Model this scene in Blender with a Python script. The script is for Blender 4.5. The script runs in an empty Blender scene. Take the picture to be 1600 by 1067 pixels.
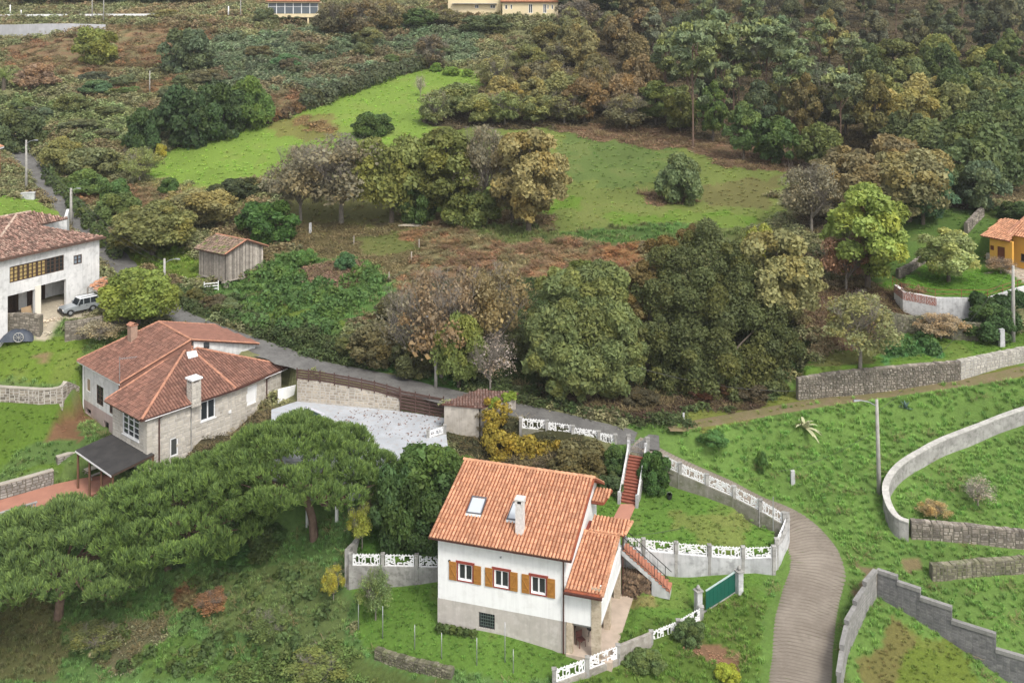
import bpy, math, random
import numpy as np
from mathutils import Vector, Matrix

R = math.radians
F, CX, YH, CH = 1520.0, 800.0, 20.0, 50.0      # focal length in photo pixels, principal column, horizon row, camera height
scene = bpy.context.scene
col = scene.collection

# ------------------------------------------------------------------ camera, sky, sun
cam_d = bpy.data.cameras.new('camera')
cam_d.sensor_width = 36.0
cam_d.lens = F / 1600 * 36.0
cam_d.shift_y = -(533.5 - YH) / 1600.0
cam_d.clip_start = 1.0
cam_d.clip_end = 3000.0
cam = bpy.data.objects.new('camera', cam_d)
cam.location = (0, 0, CH)
cam.rotation_euler = (R(90), 0, 0)
col.objects.link(cam)
scene.camera = cam

world = bpy.data.worlds.new('World')
scene.world = world
world.use_nodes = True
wn = world.node_tree
for n in list(wn.nodes): wn.nodes.remove(n)
w_out = wn.nodes.new('ShaderNodeOutputWorld')
w_bg = wn.nodes.new('ShaderNodeBackground')
w_sky = wn.nodes.new('ShaderNodeTexSky')
w_hsv = wn.nodes.new('ShaderNodeHueSaturation')
w_sky.sky_type = 'NISHITA'
w_sky.sun_disc = False
SUN_EL, SUN_AZ = 52.0, 150.0                   # degrees; azimuth clockwise from +Y
w_sky.sun_elevation = R(SUN_EL)
w_sky.sun_rotation = R(SUN_AZ)
w_sky.air_density = 1.0
w_sky.dust_density = 3.0
w_sky.ozone_density = 1.0
w_hsv.inputs['Saturation'].default_value = 0.22   # a cloud-veiled sky: nearly colourless
w_bg.inputs['Strength'].default_value = 0.15
wn.links.new(w_sky.outputs[0], w_hsv.inputs['Color'])
wn.links.new(w_hsv.outputs[0], w_bg.inputs['Color'])
wn.links.new(w_bg.outputs[0], w_out.inputs['Surface'])

sun_d = bpy.data.lights.new('sun', 'SUN')
sun_d.energy = 1.5
sun_d.angle = R(11)
sun_d.color = (1.0, 0.95, 0.87)
sun = bpy.data.objects.new('sun', sun_d)
sv = Vector((math.sin(R(SUN_AZ)) * math.cos(R(SUN_EL)), math.cos(R(SUN_AZ)) * math.cos(R(SUN_EL)), math.sin(R(SUN_EL))))
sun.rotation_euler = sv.to_track_quat('Z', 'Y').to_euler()
sun.location = (0, 0, 120)
col.objects.link(sun)

scene.view_settings.view_transform = 'Standard'
scene.view_settings.look = 'None'
scene.view_settings.gamma = 1.0
scene.view_settings.exposure = 0.72
scene.view_settings.use_curve_mapping = False
scene.cycles.max_bounces = 6
scene.cycles.diffuse_bounces = 3
scene.cycles.glossy_bounces = 2
scene.cycles.transmission_bounces = 3
scene.cycles.transparent_max_bounces = 4

# ------------------------------------------------------------------ small helpers
rng = np.random.default_rng(7)
random.seed(11)

def P(px, py, d):
    return Vector(((px - CX) * d / F, d, CH - (py - YH) * d / F))
def PD(px, py, D):                              # D metres below the camera
    return P(px, py, D * F / (py - YH))
def DD(D, py): return D * F / (py - YH)

def tag(o, label=None, cat=None, group=None, kind=None):
    if label: o['label'] = label
    if cat: o['category'] = cat
    if group: o['group'] = group
    if kind: o['kind'] = kind
    return o

def empty(name, loc, rz=0.0, label=None, cat=None, group=None):
    o = bpy.data.objects.new(name, None)
    col.objects.link(o)
    o.location = loc
    o.rotation_euler = (0, 0, rz)
    o.empty_display_size = 0.3
    return tag(o, label, cat, group)

class MB:
    def __init__(s):
        s.v = []; s.f = []; s.n = 0; s.c = []          # c: per face value (0..1)
    def add(s, vs, fs, val=0.5):
        b = s.n
        for p in vs: s.v.append((p[0], p[1], p[2]))
        for f in fs: s.f.append([i + b for i in f]); s.c.append(val)
        s.n += len(vs)
        return s
    def box(s, x0, y0, z0, x1, y1, z1, val=0.5):
        v = [(x0,y0,z0),(x1,y0,z0),(x1,y1,z0),(x0,y1,z0),(x0,y0,z1),(x1,y0,z1),(x1,y1,z1),(x0,y1,z1)]
        return s.add(v, [(0,3,2,1),(4,5,6,7),(0,1,5,4),(1,2,6,5),(2,3,7,6),(3,0,4,7)], val)
    def hexa(s, b, t, val=0.5):                         # 4 bottom points (ccw from above), 4 top points
        return s.add(list(b) + list(t), [(0,3,2,1),(4,5,6,7),(0,1,5,4),(1,2,6,5),(2,3,7,6),(3,0,4,7)], val)
    def obox(s, c, ux, uy, hx, hy, hz, val=0.5, uz=Vector((0,0,1))):   # oriented box
        c = Vector(c)
        b = [c + ux*a*hx + uy*e*hy - uz*hz for a, e in ((-1,-1),(1,-1),(1,1),(-1,1))]
        t = [p + uz*2*hz for p in b]
        return s.hexa(b, t, val)
    def bar(s, a, b, w, h=None, val=0.5):               # square bar between two points
        a = Vector(a); b = Vector(b); d = b - a
        L = d.length
        if L < 1e-6: return s
        d /= L; h = h or w
        up = Vector((0,0,1)) if abs(d.z) < 0.95 else Vector((0,1,0))
        sd = d.cross(up).normalized(); up = sd.cross(d)
        q = [sd*x*w/2 + up*y*h/2 for x, y in ((-1,-1),(1,-1),(1,1),(-1,1))]
        return s.add([a+k for k in q] + [b+k for k in q], [(0,1,2,3),(7,6,5,4),(0,4,5,1),(1,5,6,2),(2,6,7,3),(3,7,4,0)], val)
    def tube(s, pts, rads, n=6, val=0.5, cap=True):
        pts = [Vector(p) for p in pts]
        base = s.n; prev = None
        for i, p in enumerate(pts):
            d = (pts[min(i+1, len(pts)-1)] - pts[max(i-1, 0)])
            if d.length < 1e-9: d = Vector((0,0,1))
            d.normalize()
            ref = Vector((1,0,0)) if abs(d.x) < 0.9 else Vector((0,1,0))
            if prev is not None:
                u = prev - d * prev.dot(d)
                if u.length < 1e-4: u = d.cross(ref)
            else: u = d.cross(ref)
            u.normalize(); w = d.cross(u); prev = u
            r = rads[i] if hasattr(rads, '__len__') else rads
            for k in range(n):
                a = 2*math.pi*k/n
                q = p + u*math.cos(a)*r + w*math.sin(a)*r
                s.v.append((q.x, q.y, q.z))
        for i in range(len(pts)-1):
            for k in range(n):
                a = base+i*n+k; b = base+i*n+(k+1) % n
                s.f.append([a, b, b+n, a+n]); s.c.append(val)
        s.n += n*len(pts)
        if cap:
            s.f.append([base+k for k in range(n)][::-1]); s.c.append(val)
            s.f.append([s.n-n+k for k in range(n)]); s.c.append(val)
        return s
    def lathe(s, prof, c, n=12, val=0.5):
        s.tube([Vector((c[0], c[1], c[2]+z)) for r, z in prof], [r for r, z in prof], n, val)
        return s
    def prism(s, poly, z0, z1, val=0.5):               # poly of (x, y) ccw; z0/z1 scalars
        n = len(poly)
        v = [(x, y, z0) for x, y in poly] + [(x, y, z1) for x, y in poly]
        f = [list(range(n))[::-1], list(range(n, 2*n))] + [[i, (i+1) % n, n+(i+1) % n, n+i] for i in range(n)]
        return s.add(v, f, val)
    def build(s, name, m, parent=None, smooth=False, rel=None):
        me = bpy.data.meshes.new(name)
        vs = s.v
        if rel is not None: vs = [(x-rel[0], y-rel[1], z-rel[2]) for x, y, z in vs]
        me.from_pydata(vs, [], s.f)
        if True:
            at = me.attributes.new('val', 'FLOAT', 'FACE')
            at.data.foreach_set('value', s.c)
        if m: me.materials.append(m)
        if smooth: me.polygons.foreach_set('use_smooth', [True]*len(me.polygons))
        o = bpy.data.objects.new(name, me)
        col.objects.link(o)
        if parent: o.parent = parent
        return o

def np_mesh(name, V, Fq, m, parent=None, smooth=False, attrs=None, link=True):
    """fast mesh from numpy arrays; Fq is (n,3) or (n,4)."""
    me = bpy.data.meshes.new(name)
    V = np.asarray(V, dtype=np.float32); Fq = np.asarray(Fq, dtype=np.int32)
    me.vertices.add(len(V)); me.vertices.foreach_set('co', V.ravel())
    k = Fq.shape[1]
    me.loops.add(Fq.size); me.loops.foreach_set('vertex_index', Fq.ravel())
    me.polygons.add(len(Fq))
    me.polygons.foreach_set('loop_start', np.arange(0, Fq.size, k, dtype=np.int32))
    me.polygons.foreach_set('loop_total', np.full(len(Fq), k, dtype=np.int32))
    if smooth: me.polygons.foreach_set('use_smooth', np.ones(len(Fq), dtype=bool))
    for nm, (dom, arr) in (attrs or {}).items():
        arr = np.asarray(arr, dtype=np.float32)
        if arr.ndim == 1:
            at = me.attributes.new(nm, 'FLOAT', dom); at.data.foreach_set('value', arr)
        elif arr.shape[1] == 4:
            at = me.attributes.new(nm, 'FLOAT_COLOR', dom); at.data.foreach_set('color', arr.ravel())
        else:
            at = me.attributes.new(nm, 'FLOAT_VECTOR', dom); at.data.foreach_set('vector', arr.ravel())
    me.update(); me.validate()
    if m: me.materials.append(m)
    if not link: return me
    o = bpy.data.objects.new(name, me)
    col.objects.link(o)
    if parent: o.parent = parent
    return o

def inst(name, me, parent=None, loc=(0,0,0), rot=(0,0,0), scale=(1,1,1), color=None):
    o = bpy.data.objects.new(name, me)
    col.objects.link(o)
    if parent: o.parent = parent
    o.location = loc; o.rotation_euler = rot; o.scale = scale
    if color: o.color = color
    return o

# ------------------------------------------------------------------ materials
def srgb(r, g, b):
    f = lambda c: c/12.92 if c <= 0.04045 else ((c+0.055)/1.055)**2.4
    return (f(r/255), f(g/255), f(b/255))

def nodes(name):
    m = bpy.data.materials.new(name); m.use_nodes = True
    nt = m.node_tree; b = nt.nodes['Principled BSDF']
    return m, nt, b

def N(nt, t, **kw):
    n = nt.nodes.new(t)
    for k, v in kw.items():
        if k in n.inputs: n.inputs[k].default_value = v
        else: setattr(n, k, v)
    return n

def mix(nt, a, b, fac, mode='MIX'):
    n = nt.nodes.new('ShaderNodeMix'); n.data_type = 'RGBA'; n.blend_type = mode
    for s, v in ((0, fac), (6, a), (7, b)):
        if hasattr(v, 'is_linked') or hasattr(v, 'links'): nt.links.new(v, n.inputs[s])
        else: n.inputs[s].default_value = (tuple(v) + (1,))[:4] if s else v
    return n.outputs[2]

def ramp(nt, src, p0, p1, c0=(0,0,0), c1=(1,1,1)):
    r = nt.nodes.new('ShaderNodeValToRGB')
    r.color_ramp.elements[0].position = p0; r.color_ramp.elements[1].position = p1
    r.color_ramp.elements[0].color = (*c0, 1); r.color_ramp.elements[1].color = (*c1, 1)
    nt.links.new(src, r.inputs[0])
    return r.outputs[0]

def noise(nt, scale, detail=4, rough=0.55, vec=None, dist=0.0):
    n = N(nt, 'ShaderNodeTexNoise')
    n.inputs['Scale'].default_value = scale; n.inputs['Detail'].default_value = detail
    n.inputs['Roughness'].default_value = rough; n.inputs['Distortion'].default_value = dist
    if vec is not None: nt.links.new(vec, n.inputs['Vector'])
    return n.outputs['Fac']

MATS = {}
def mat(name, c, rough=0.8, c2=None, scale=1.5, c3=None, scale3=8.0, bump=0.0, bscale=20.0, metal=0.0, streak=0.0,
        val=0.0, spec=0.3, p=(0.35, 0.65), amt3=0.5, objrand=0.0):
    """colour c, patches of c2 (large noise), specks of c3 (small noise), vertical dirt streaks, per-face 'val' shade"""
    if name in MATS: return MATS[name]
    m, nt, b = nodes(name)
    geo = N(nt, 'ShaderNodeNewGeometry')
    pos = geo.outputs['Position']
    out = None
    def cc(c): return (*c, 1)
    rgb = N(nt, 'ShaderNodeRGB'); rgb.outputs[0].default_value = cc(c); out = rgb.outputs[0]
    if c2: out = mix(nt, out, c2, ramp(nt, noise(nt, scale, 5, 0.6, pos), p[0], p[1]))
    if c3:
        f = ramp(nt, noise(nt, scale3, 3, 0.6, pos), 0.5, 0.68, (0,0,0), (amt3, amt3, amt3))
        out = mix(nt, out, c3, f)
    if streak:
        mp = N(nt, 'ShaderNodeMapping'); mp.inputs['Scale'].default_value = (3.0, 3.0, 0.25)
        nt.links.new(pos, mp.inputs['Vector'])
        f = ramp(nt, noise(nt, 1.6, 5, 0.65, mp.outputs[0]), 0.45, 0.75, (0,0,0), (streak, streak, streak))
        out = mix(nt, out, tuple(x*0.35 for x in c), f)
    if val:
        a = N(nt, 'ShaderNodeAttribute'); a.attribute_name = 'val'
        mr = N(nt, 'ShaderNodeMapRange'); mr.inputs['To Min'].default_value = 1-val; mr.inputs['To Max'].default_value = 1+val
        nt.links.new(a.outputs['Fac'], mr.inputs['Value'])
        out = mix(nt, out, mr.outputs[0], 1.0, 'MULTIPLY')
    if objrand:
        oi = N(nt, 'ShaderNodeObjectInfo')
        mr = N(nt, 'ShaderNodeMapRange'); mr.inputs['To Min'].default_value = 1-objrand; mr.inputs['To Max'].default_value = 1+objrand
        nt.links.new(oi.outputs['Random'], mr.inputs['Value'])
        out = mix(nt, out, mr.outputs[0], 1.0, 'MULTIPLY')
    nt.links.new(out, b.inputs['Base Color'])
    b.inputs['Roughness'].default_value = rough
    b.inputs['Metallic'].default_value = metal
    b.inputs['Specular IOR Level'].default_value = spec
    if bump:
        bp = N(nt, 'ShaderNodeBump'); bp.inputs['Strength'].default_value = bump; bp.inputs['Distance'].default_value = 0.03
        nt.links.new(noise(nt, bscale, 4, 0.6, pos), bp.inputs['Height'])
        nt.links.new(bp.outputs[0], b.inputs['Normal'])
    MATS[name] = m
    return m

def foliage_mat(name, rough=0.6, trans=0.25, warm=(1.28, 1.06, 0.72), lo=0.62, hi=1.35):
    """object colour, varied per leaf ('lv' light/dark growth) and towards a warmer hue ('lh')"""
    if name in MATS: return MATS[name]
    m, nt, b = nodes(name)
    oi = N(nt, 'ShaderNodeObjectInfo')
    a = N(nt, 'ShaderNodeAttribute'); a.attribute_name = 'lv'
    h = N(nt, 'ShaderNodeAttribute'); h.attribute_name = 'lh'
    wc = mix(nt, oi.outputs['Color'], warm, 1.0, 'MULTIPLY')
    c = mix(nt, oi.outputs['Color'], wc, h.outputs['Fac'])
    mr = N(nt, 'ShaderNodeMapRange'); mr.inputs['To Min'].default_value = lo; mr.inputs['To Max'].default_value = hi
    nt.links.new(a.outputs['Fac'], mr.inputs['Value'])
    c = mix(nt, c, mr.outputs[0], 1.0, 'MULTIPLY')
    _leaf_out(nt, b, c, rough, trans)
    MATS[name] = m
    return m

def _leaf_out(nt, b, c, rough, trans):
    nt.links.new(c, b.inputs['Base Color'])
    b.inputs['Roughness'].default_value = rough
    b.inputs['Specular IOR Level'].default_value = 0.25
    tr = N(nt, 'ShaderNodeBsdfTranslucent'); nt.links.new(c, tr.inputs['Color'])
    ms = N(nt, 'ShaderNodeMixShader'); ms.inputs[0].default_value = trans
    nt.links.new(b.outputs[0], ms.inputs[1]); nt.links.new(tr.outputs[0], ms.inputs[2])
    nt.links.new(ms.outputs[0], nt.nodes['Material Output'].inputs['Surface'])

def cover_mat(name, rough=0.7, trans=0.3):
    """ground cover: colour travels with each tuft (instance attribute 'tint'), leaves vary by 'lv'"""
    if name in MATS: return MATS[name]
    m, nt, b = nodes(name)
    t = N(nt, 'ShaderNodeAttribute'); t.attribute_name = 'tint'; t.attribute_type = 'INSTANCER'
    a = N(nt, 'ShaderNodeAttribute'); a.attribute_name = 'lv'
    mr = N(nt, 'ShaderNodeMapRange'); mr.inputs['To Min'].default_value = 0.8; mr.inputs['To Max'].default_value = 1.5
    nt.links.new(a.outputs['Fac'], mr.inputs['Value'])
    c = mix(nt, t.outputs['Color'], mr.outputs[0], 1.0, 'MULTIPLY')
    _leaf_out(nt, b, c, rough, trans)
    MATS[name] = m
    return m

# ------------------------------------------------------------------ terrain height field
CTRL = [
 # near bottom edge and lower garden
 (560,985,64.4),(620,960,64.9),(700,1010,61.6),(780,1040,60.0),(850,1050,59.6),(684,975,63.3),(884,1020,60.8),(920,1005,61.6),
 (968,932,66.0),(1060,908,67.3),(1000,980,63.0),(950,1010,61.4),
 (620,925,67.2),(560,925,67.6),
 (1180,905,66.4),(1150,930,65.6),(1130,980,63.6),(1100,1030,60.8),(1000,1067,59.2),(920,1080,58.6),
 # lane
 (1250,1250,52.5),(1250,1100,57.1),(1253,1030,60.2),(1258,968,63.0),(1267,930,64.8),(1275,890,66.7),(1270,860,68.2),
 (1250,825,70.2),(1220,800,71.7),(1183,787,72.1),(1143,764,72.9),(1100,745,73.6),(1060,727,74.2),(1022,708,75.1),(990,692,76.0),
 (900,663,78.7),(820,645,80.5),(700,618,83.6),(620,598,86.0),(560,585,87.4),(480,568,89.3),(430,550,91.0),(340,518,94.8),
 (270,492,98.2),(215,445,104.8),(185,410,110.3),(140,365,118.0),(100,320,126.7),(60,270,138.6),(20,235,148.5),(-30,205,160),
 # grass track to the right
 (1050,668,78.1),(1150,650,79.6),(1250,632,80.7),(1350,618,81.3),(1450,605,81.8),(1550,590,82.7),(1600,575,84.1),(1700,560,86),
 # slope right of the lane
 (1200,720,75.6),(1374,770,71.8),(1300,700,76.6),(1450,700,76.6),(1350,860,68.4),(1500,760,73.2),(1600,700,77.0),(1600,760,73.6),
 (1500,870,67.2),(1450,900,65.9),(1600,900,66.4),(1368,934,64.4),(1450,1067,59.6),(1340,1067,59.4),(1600,1067,60.4),(1500,1000,62.0),
 (1600,980,63.4),(1750,900,66),(1750,1100,60),(1420,835,69.4),
 # upper garden between house and lane (joined to terraces below)
 (860,722,75.6),(760,708,78.0),(700,690,78.6),(640,720,76.4),(560,830,70.6),(520,720,77.5),(420,650,85.2),
 # left: lawns, houses
 (40,680,84.0),(60,600,88.6),(60,540,90.6),(10,560,90.0),(110,510,93.5),(120,490,96.0),(50,491,94.0),(170,450,103.6),(0,330,119.0),
 (30,250,140),(60,780,79.8),(140,745,81.0),(-60,800,79),(-80,600,90),(-80,400,112),(112,664,85.6),(250,730,80.8),(330,700,81.2),
 # lower left slope
 (500,950,67.2),(440,900,70.6),(330,900,71.6),(300,1000,67.0),(150,960,70.5),(100,1040,67.5),(0,930,73),(0,1067,68),(500,1060,62.6),
 (400,1067,64),(490,850,73.5),(350,820,76.4),(180,850,77.4),(640,1067,60.6),(-120,1000,71),(300,1200,60),(700,1200,55),(0,1250,61),(1000,1250,53),(1750,1250,55),
 # bank and gardens north of the road
 (450,520,93.6),(350,490,100.5),(560,545,91.6),(640,570,89.4),(720,590,87.2),(850,610,84.6),(950,615,83.4),(1050,620,82.6),(1180,610,83.0),
 (430,470,100.4),(560,470,98.4),(500,420,107.5),(360,440,106.0),(300,440,106.5),(500,370,117.5),(620,420,106),(700,430,103.0),(850,440,101.0),
 (1000,440,100.0),(1150,440,98.6),(1100,520,91.5),(900,520,91.8),(720,510,93.0),(640,355,118.5),(800,365,114.6),(1000,370,111.5),
 (530,345,121.5),(420,335,123.5),(240,395,115.0),(300,350,123.0),(200,330,127.0),(400,370,116.5),
 # orchard terrace side, right
 (1260,560,84.6),(1350,500,91.0),(1450,500,91.2),(1320,440,98.5),(1540,505,90.6),(1600,520,88.5),(1700,500,89),(1380,400,104.0),
 (1480,400,102.0),(1560,418,100.6),(1600,418,100.4),(1700,400,102),(1540,340,110.5),(1450,330,112.5),(1600,330,110.5),(1350,330,115.6),
 # meadow
 (600,330,124.5),(850,335,121.5),(1000,330,119.5),(1160,345,115.6),(1060,300,126.5),(900,280,131.0),(1200,270,130.0),(1040,215,150.0),
 (880,210,152.0),(700,260,141.0),(500,300,133.0),(560,220,151.0),
 # upper field
 (250,270,141.0),(330,285,136.0),(450,230,150.0),(560,180,165.0),(650,130,184.0),(740,120,188.0),(400,200,158.0),
 # hills
 (150,250,145.0),(80,200,158.0),(200,200,157.0),(0,150,170),(150,100,188.0),(300,110,186.0),(100,50,212),(0,50,214),(450,100,190.0),
 (420,40,218),(600,60,210.0),(760,60,212.0),(820,30,224),(600,20,235),(300,30,225),(200,5,250),(0,5,252),(420,-5,262),(820,-10,262),
 (700,170,168.0),(850,130,182.0),(1000,150,173.0),(1150,180,161.0),(1300,230,142.0),(1450,230,140.0),(1600,230,140.0),(1500,300,122.0),
 (950,60,212),(1100,80,202),(1300,100,190),(1500,100,188),(1650,100,188),(1000,0,245),(1300,0,240),(1600,0,236),(1300,-60,280),(1000,-60,285),
 (1650,-60,275),(700,-60,300),(300,-60,300),(0,-60,300),(-200,100,200),(-200,-50,300),(-200,300,135),(1800,300,120),(1800,100,190),(1850,-50,280),
 (-150,1250,60),
]
_c = np.array(CTRL, float)
_cx = (_c[:,0]-CX)*_c[:,2]/F; _cy = _c[:,2]; _cz = CH-(_c[:,1]-YH)*_c[:,2]/F
_S = 50.0
def _phi(r2):
    return np.where(r2 > 1e-12, 0.5*r2*np.log(np.maximum(r2, 1e-12)), 0.0)
def _tps_fit(x, y, z, lam):
    n = len(x); A = _phi(((x[:,None]-x)**2+(y[:,None]-y)**2)/_S**2)+np.eye(n)*lam
    Q = np.c_[np.ones(n), x/_S, y/_S]
    M = np.block([[A, Q], [Q.T, np.zeros((3,3))]])
    return np.linalg.solve(M, np.r_[z, 0, 0, 0])
_W = _tps_fit(_cx, _cy, _cz, 0.004)
def _tps(x, y):
    out = np.empty(len(x))
    for i in range(0, len(x), 8000):
        X = x[i:i+8000]; Y = y[i:i+8000]
        r = _phi(((X[:,None]-_cx)**2+(Y[:,None]-_cy)**2)/_S**2)
        out[i:i+8000] = r @ _W[:-3] + _W[-3] + _W[-2]*X/_S + _W[-1]*Y/_S
    return out

def inside(x, y, poly):
    poly = np.asarray(poly, float); c = np.zeros(len(x), bool)
    x0, y0 = poly[:,0], poly[:,1]; x1, y1 = np.roll(x0, -1), np.roll(y0, -1)
    for a, b, e, f in zip(x0, y0, x1, y1):
        if b == f: continue
        k = (b > y) != (f > y)
        c ^= k & (x < (e-a)*(y-b)/(f-b)+a)
    return c

def seg_near(x, y, pts):
    """distance to a polyline and the interpolated value (z, then extra columns) at the nearest point"""
    pts = np.asarray(pts, float)
    best = np.full(len(x), 1e9); val = np.zeros((len(x), pts.shape[1]-2))
    for a, b in zip(pts[:-1], pts[1:]):
        dx, dy = b[0]-a[0], b[1]-a[1]; L2 = dx*dx+dy*dy+1e-9
        t = np.clip(((x-a[0])*dx+(y-a[1])*dy)/L2, 0, 1)
        d = np.hypot(x-a[0]-t*dx, y-a[1]-t*dy); k = d < best
        best[k] = d[k]; val[k] = a[2:]+(b[2:]-a[2:])*t[k, None]
    return best, val

def smooth_path(pts, n=6):
    """Catmull-Rom through 3+ columns"""
    p = np.asarray(pts, float); p = np.vstack([2*p[0]-p[1], p, 2*p[-1]-p[-2]])
    out = []
    for i in range(1, len(p)-2):
        for t in np.linspace(0, 1, n, endpoint=False):
            out.append(0.5*((2*p[i])+(-p[i-1]+p[i+1])*t+(2*p[i-1]-5*p[i]+4*p[i+1]-p[i+2])*t*t+(-p[i-1]+3*p[i]-3*p[i+1]+p[i+2])*t**3))
    out.append(p[-2])
    return np.array(out)

def wpath(pxs):                                          # list of (px, py, d[, extra]) -> (x, y, z[, extra])
    return [tuple(P(*q[:3])) + tuple(q[3:]) for q in pxs]

LANE = smooth_path(wpath([(1250,1250,52.5,2.2),(1250,1100,57.1,2.15),(1253,1030,60.2,2.1),(1258,968,63.0,2.15),(1267,930,64.8,2.15),
    (1277,890,66.7,2.1),(1271,860,68.2,2.0),(1250,828,70.1,1.8),(1220,803,71.5,1.6),(1183,786,72.3,1.5),(1143,764,73.0,1.45),(1100,745,73.7,1.4),
    (1060,727,74.4,1.4),(1022,708,75.2,1.4),(992,692,76.0,1.45)]), 8)
ROAD = smooth_path(wpath([(1030,690,76.6,1.5),(992,685,76.9,1.6),(940,671,77.9,1.6),(900,661,78.8,1.6),(820,643,80.7,1.6),(700,618,83.6,1.6),(620,598,86.0,1.6),(560,585,87.4,1.6),
    (480,568,89.3,1.6),(430,550,91.0,1.7),(340,518,94.8,1.7),(270,490,98.4,1.8),(215,442,105.2,1.8),(185,408,110.8,1.8),(140,363,118.5,1.8),
    (100,318,127.2,1.8),(60,270,138.6,1.9),(20,235,148.5,1.9),(-30,205,160,1.9),(-120,175,172,1.9)]), 6)
TRACK = smooth_path(wpath([(1045,670,77.9,.7),(1090,662,78.3,1.15),(1150,652,78.9,1.3),(1250,634,79.7,1.3),(1350,619,81.2,1.3),(1450,605,81.8,1.3),
    (1550,590,82.7,1.3),(1610,577,83.9,1.3),(1700,560,86,1.3)]), 6)

# terraces: polygon of (px, py, d) whose best plane is the ground inside it
def _plane(poly):
    w = np.array([tuple(P(*q)) for q in poly]); A = np.c_[w[:,0], w[:,1], np.ones(len(w))]
    k = np.linalg.lstsq(A, w[:,2], rcond=None)[0]
    return w[:,:2], k
def q36(px, py, D=36.5): return (px, py, DD(D, py))
TERR_UP = [(690,872,68.2),(978,857,67.9),(1090,864,67.5),(1203,872,66.9),(1226,838,68.4),(1218,822,69.0),(1190,806,69.5),(1158,792,70.6),(1116,778,71.8),
    (1078,768,72.7),(1043,757,73.3),(1003,748,74.1),(940,742,74.6),(900,735,75.0),(700,790,73.0)]
TERR_HEDGE = [(548,880,67.8),(600,882,67.5),(690,887,66.9),(706,780,73.5),(600,775,74.3),(556,830,70.8)]
TERR_POOL = [(424,640,83.9),(464,628,85.7),(625,643,83.6),(694,654,82.2),(700,700,76.5),(600,722,74.1),(424,722,74.2)]
TERR_YEL = [(1396,444,95.0),(1410,456,92.7),(1463,466,90.7),(1545,467,90.5),(1592,452,93.6),(1640,440,96),(1700,400,105),(1520,400,105.5),(1440,400,105.5)]
TERR_ORCH = [(1246,587,80.9),(1300,578,81.4),(1400,568,82.0),(1500,560,82.8),(1560,548,84.6),(1600,540,85.6),(1700,525,88),(1700,500,93),(1540,515,90),(1400,518,89.5),(1260,548,86.6)]
TERR_YARD = [(px, py, DD(D, py)) for px, py, D in ((225,765,39.5),(300,718,38.0),(424,662,35.3),(466,636,34.5),(464,627,34.4),(446,603,34.5),(395,622,35.4),(300,668,37.6),(230,712,39.3))]
TERR_BRICK = [(px, py, DD(39.4, py)) for px, py in ((-60,850),(0,818),(60,800),(150,772),(236,748),(215,735),(128,748),(86,757),(0,782),(-60,800))]
TERRS = []
for nm, pl, sink in (('up', TERR_UP, 0), ('hedge', TERR_HEDGE, 0), ('pool', TERR_POOL, 0), ('yel', TERR_YEL, 0), ('orch', TERR_ORCH, 0)):
    TERRS.append((nm,) + _plane(pl))

TERRS.append(('court',) + _plane([(138,643,90.0),(207,679,84.4),(232,735,80.6),(205,752,78.0),(140,712,80.8),(98,672,85.8)]))
TERRS.append(('brick',) + _plane(TERR_BRICK))
TERRS.append(('yard',) + _plane(TERR_YARD))
_w0 = P(884, 1020, 60.8); _th = R(17)
_wp = lambda x, y: (_w0.x+x*math.cos(_th)+y*math.sin(_th), _w0.y-x*math.sin(_th)+y*math.cos(_th))
TERRS.append(('patio', np.array([_wp(-0.3,-0.3), _wp(3.1,-0.4), _wp(3.1,7.2), _wp(-0.3,7.2)]), (0, 0, _w0.z-0.05)))

def vnoise(x, y, s, seed=0):
    """cheap smooth value noise"""
    x = np.asarray(x)/s+seed*17.3; y = np.asarray(y)/s-seed*9.1
    xi = np.floor(x).astype(np.int64); yi = np.floor(y).astype(np.int64); fx = x-xi; fy = y-yi
    fx = fx*fx*(3-2*fx); fy = fy*fy*(3-2*fy)
    def h(a, b):
        n = (a*374761393+b*668265263+seed*1442695041) & 0x7fffffff
        n = (n ^ (n >> 13))*1274126177 & 0x7fffffff
        return ((n ^ (n >> 16)) & 0xffff)/65535.0
    return (h(xi,yi)*(1-fx)+h(xi+1,yi)*fx)*(1-fy)+(h(xi,yi+1)*(1-fx)+h(xi+1,yi+1)*fx)*fy

def to_px(x, y, z):
    return CX+F*x/y, YH+F*(CH-z)/y

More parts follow.
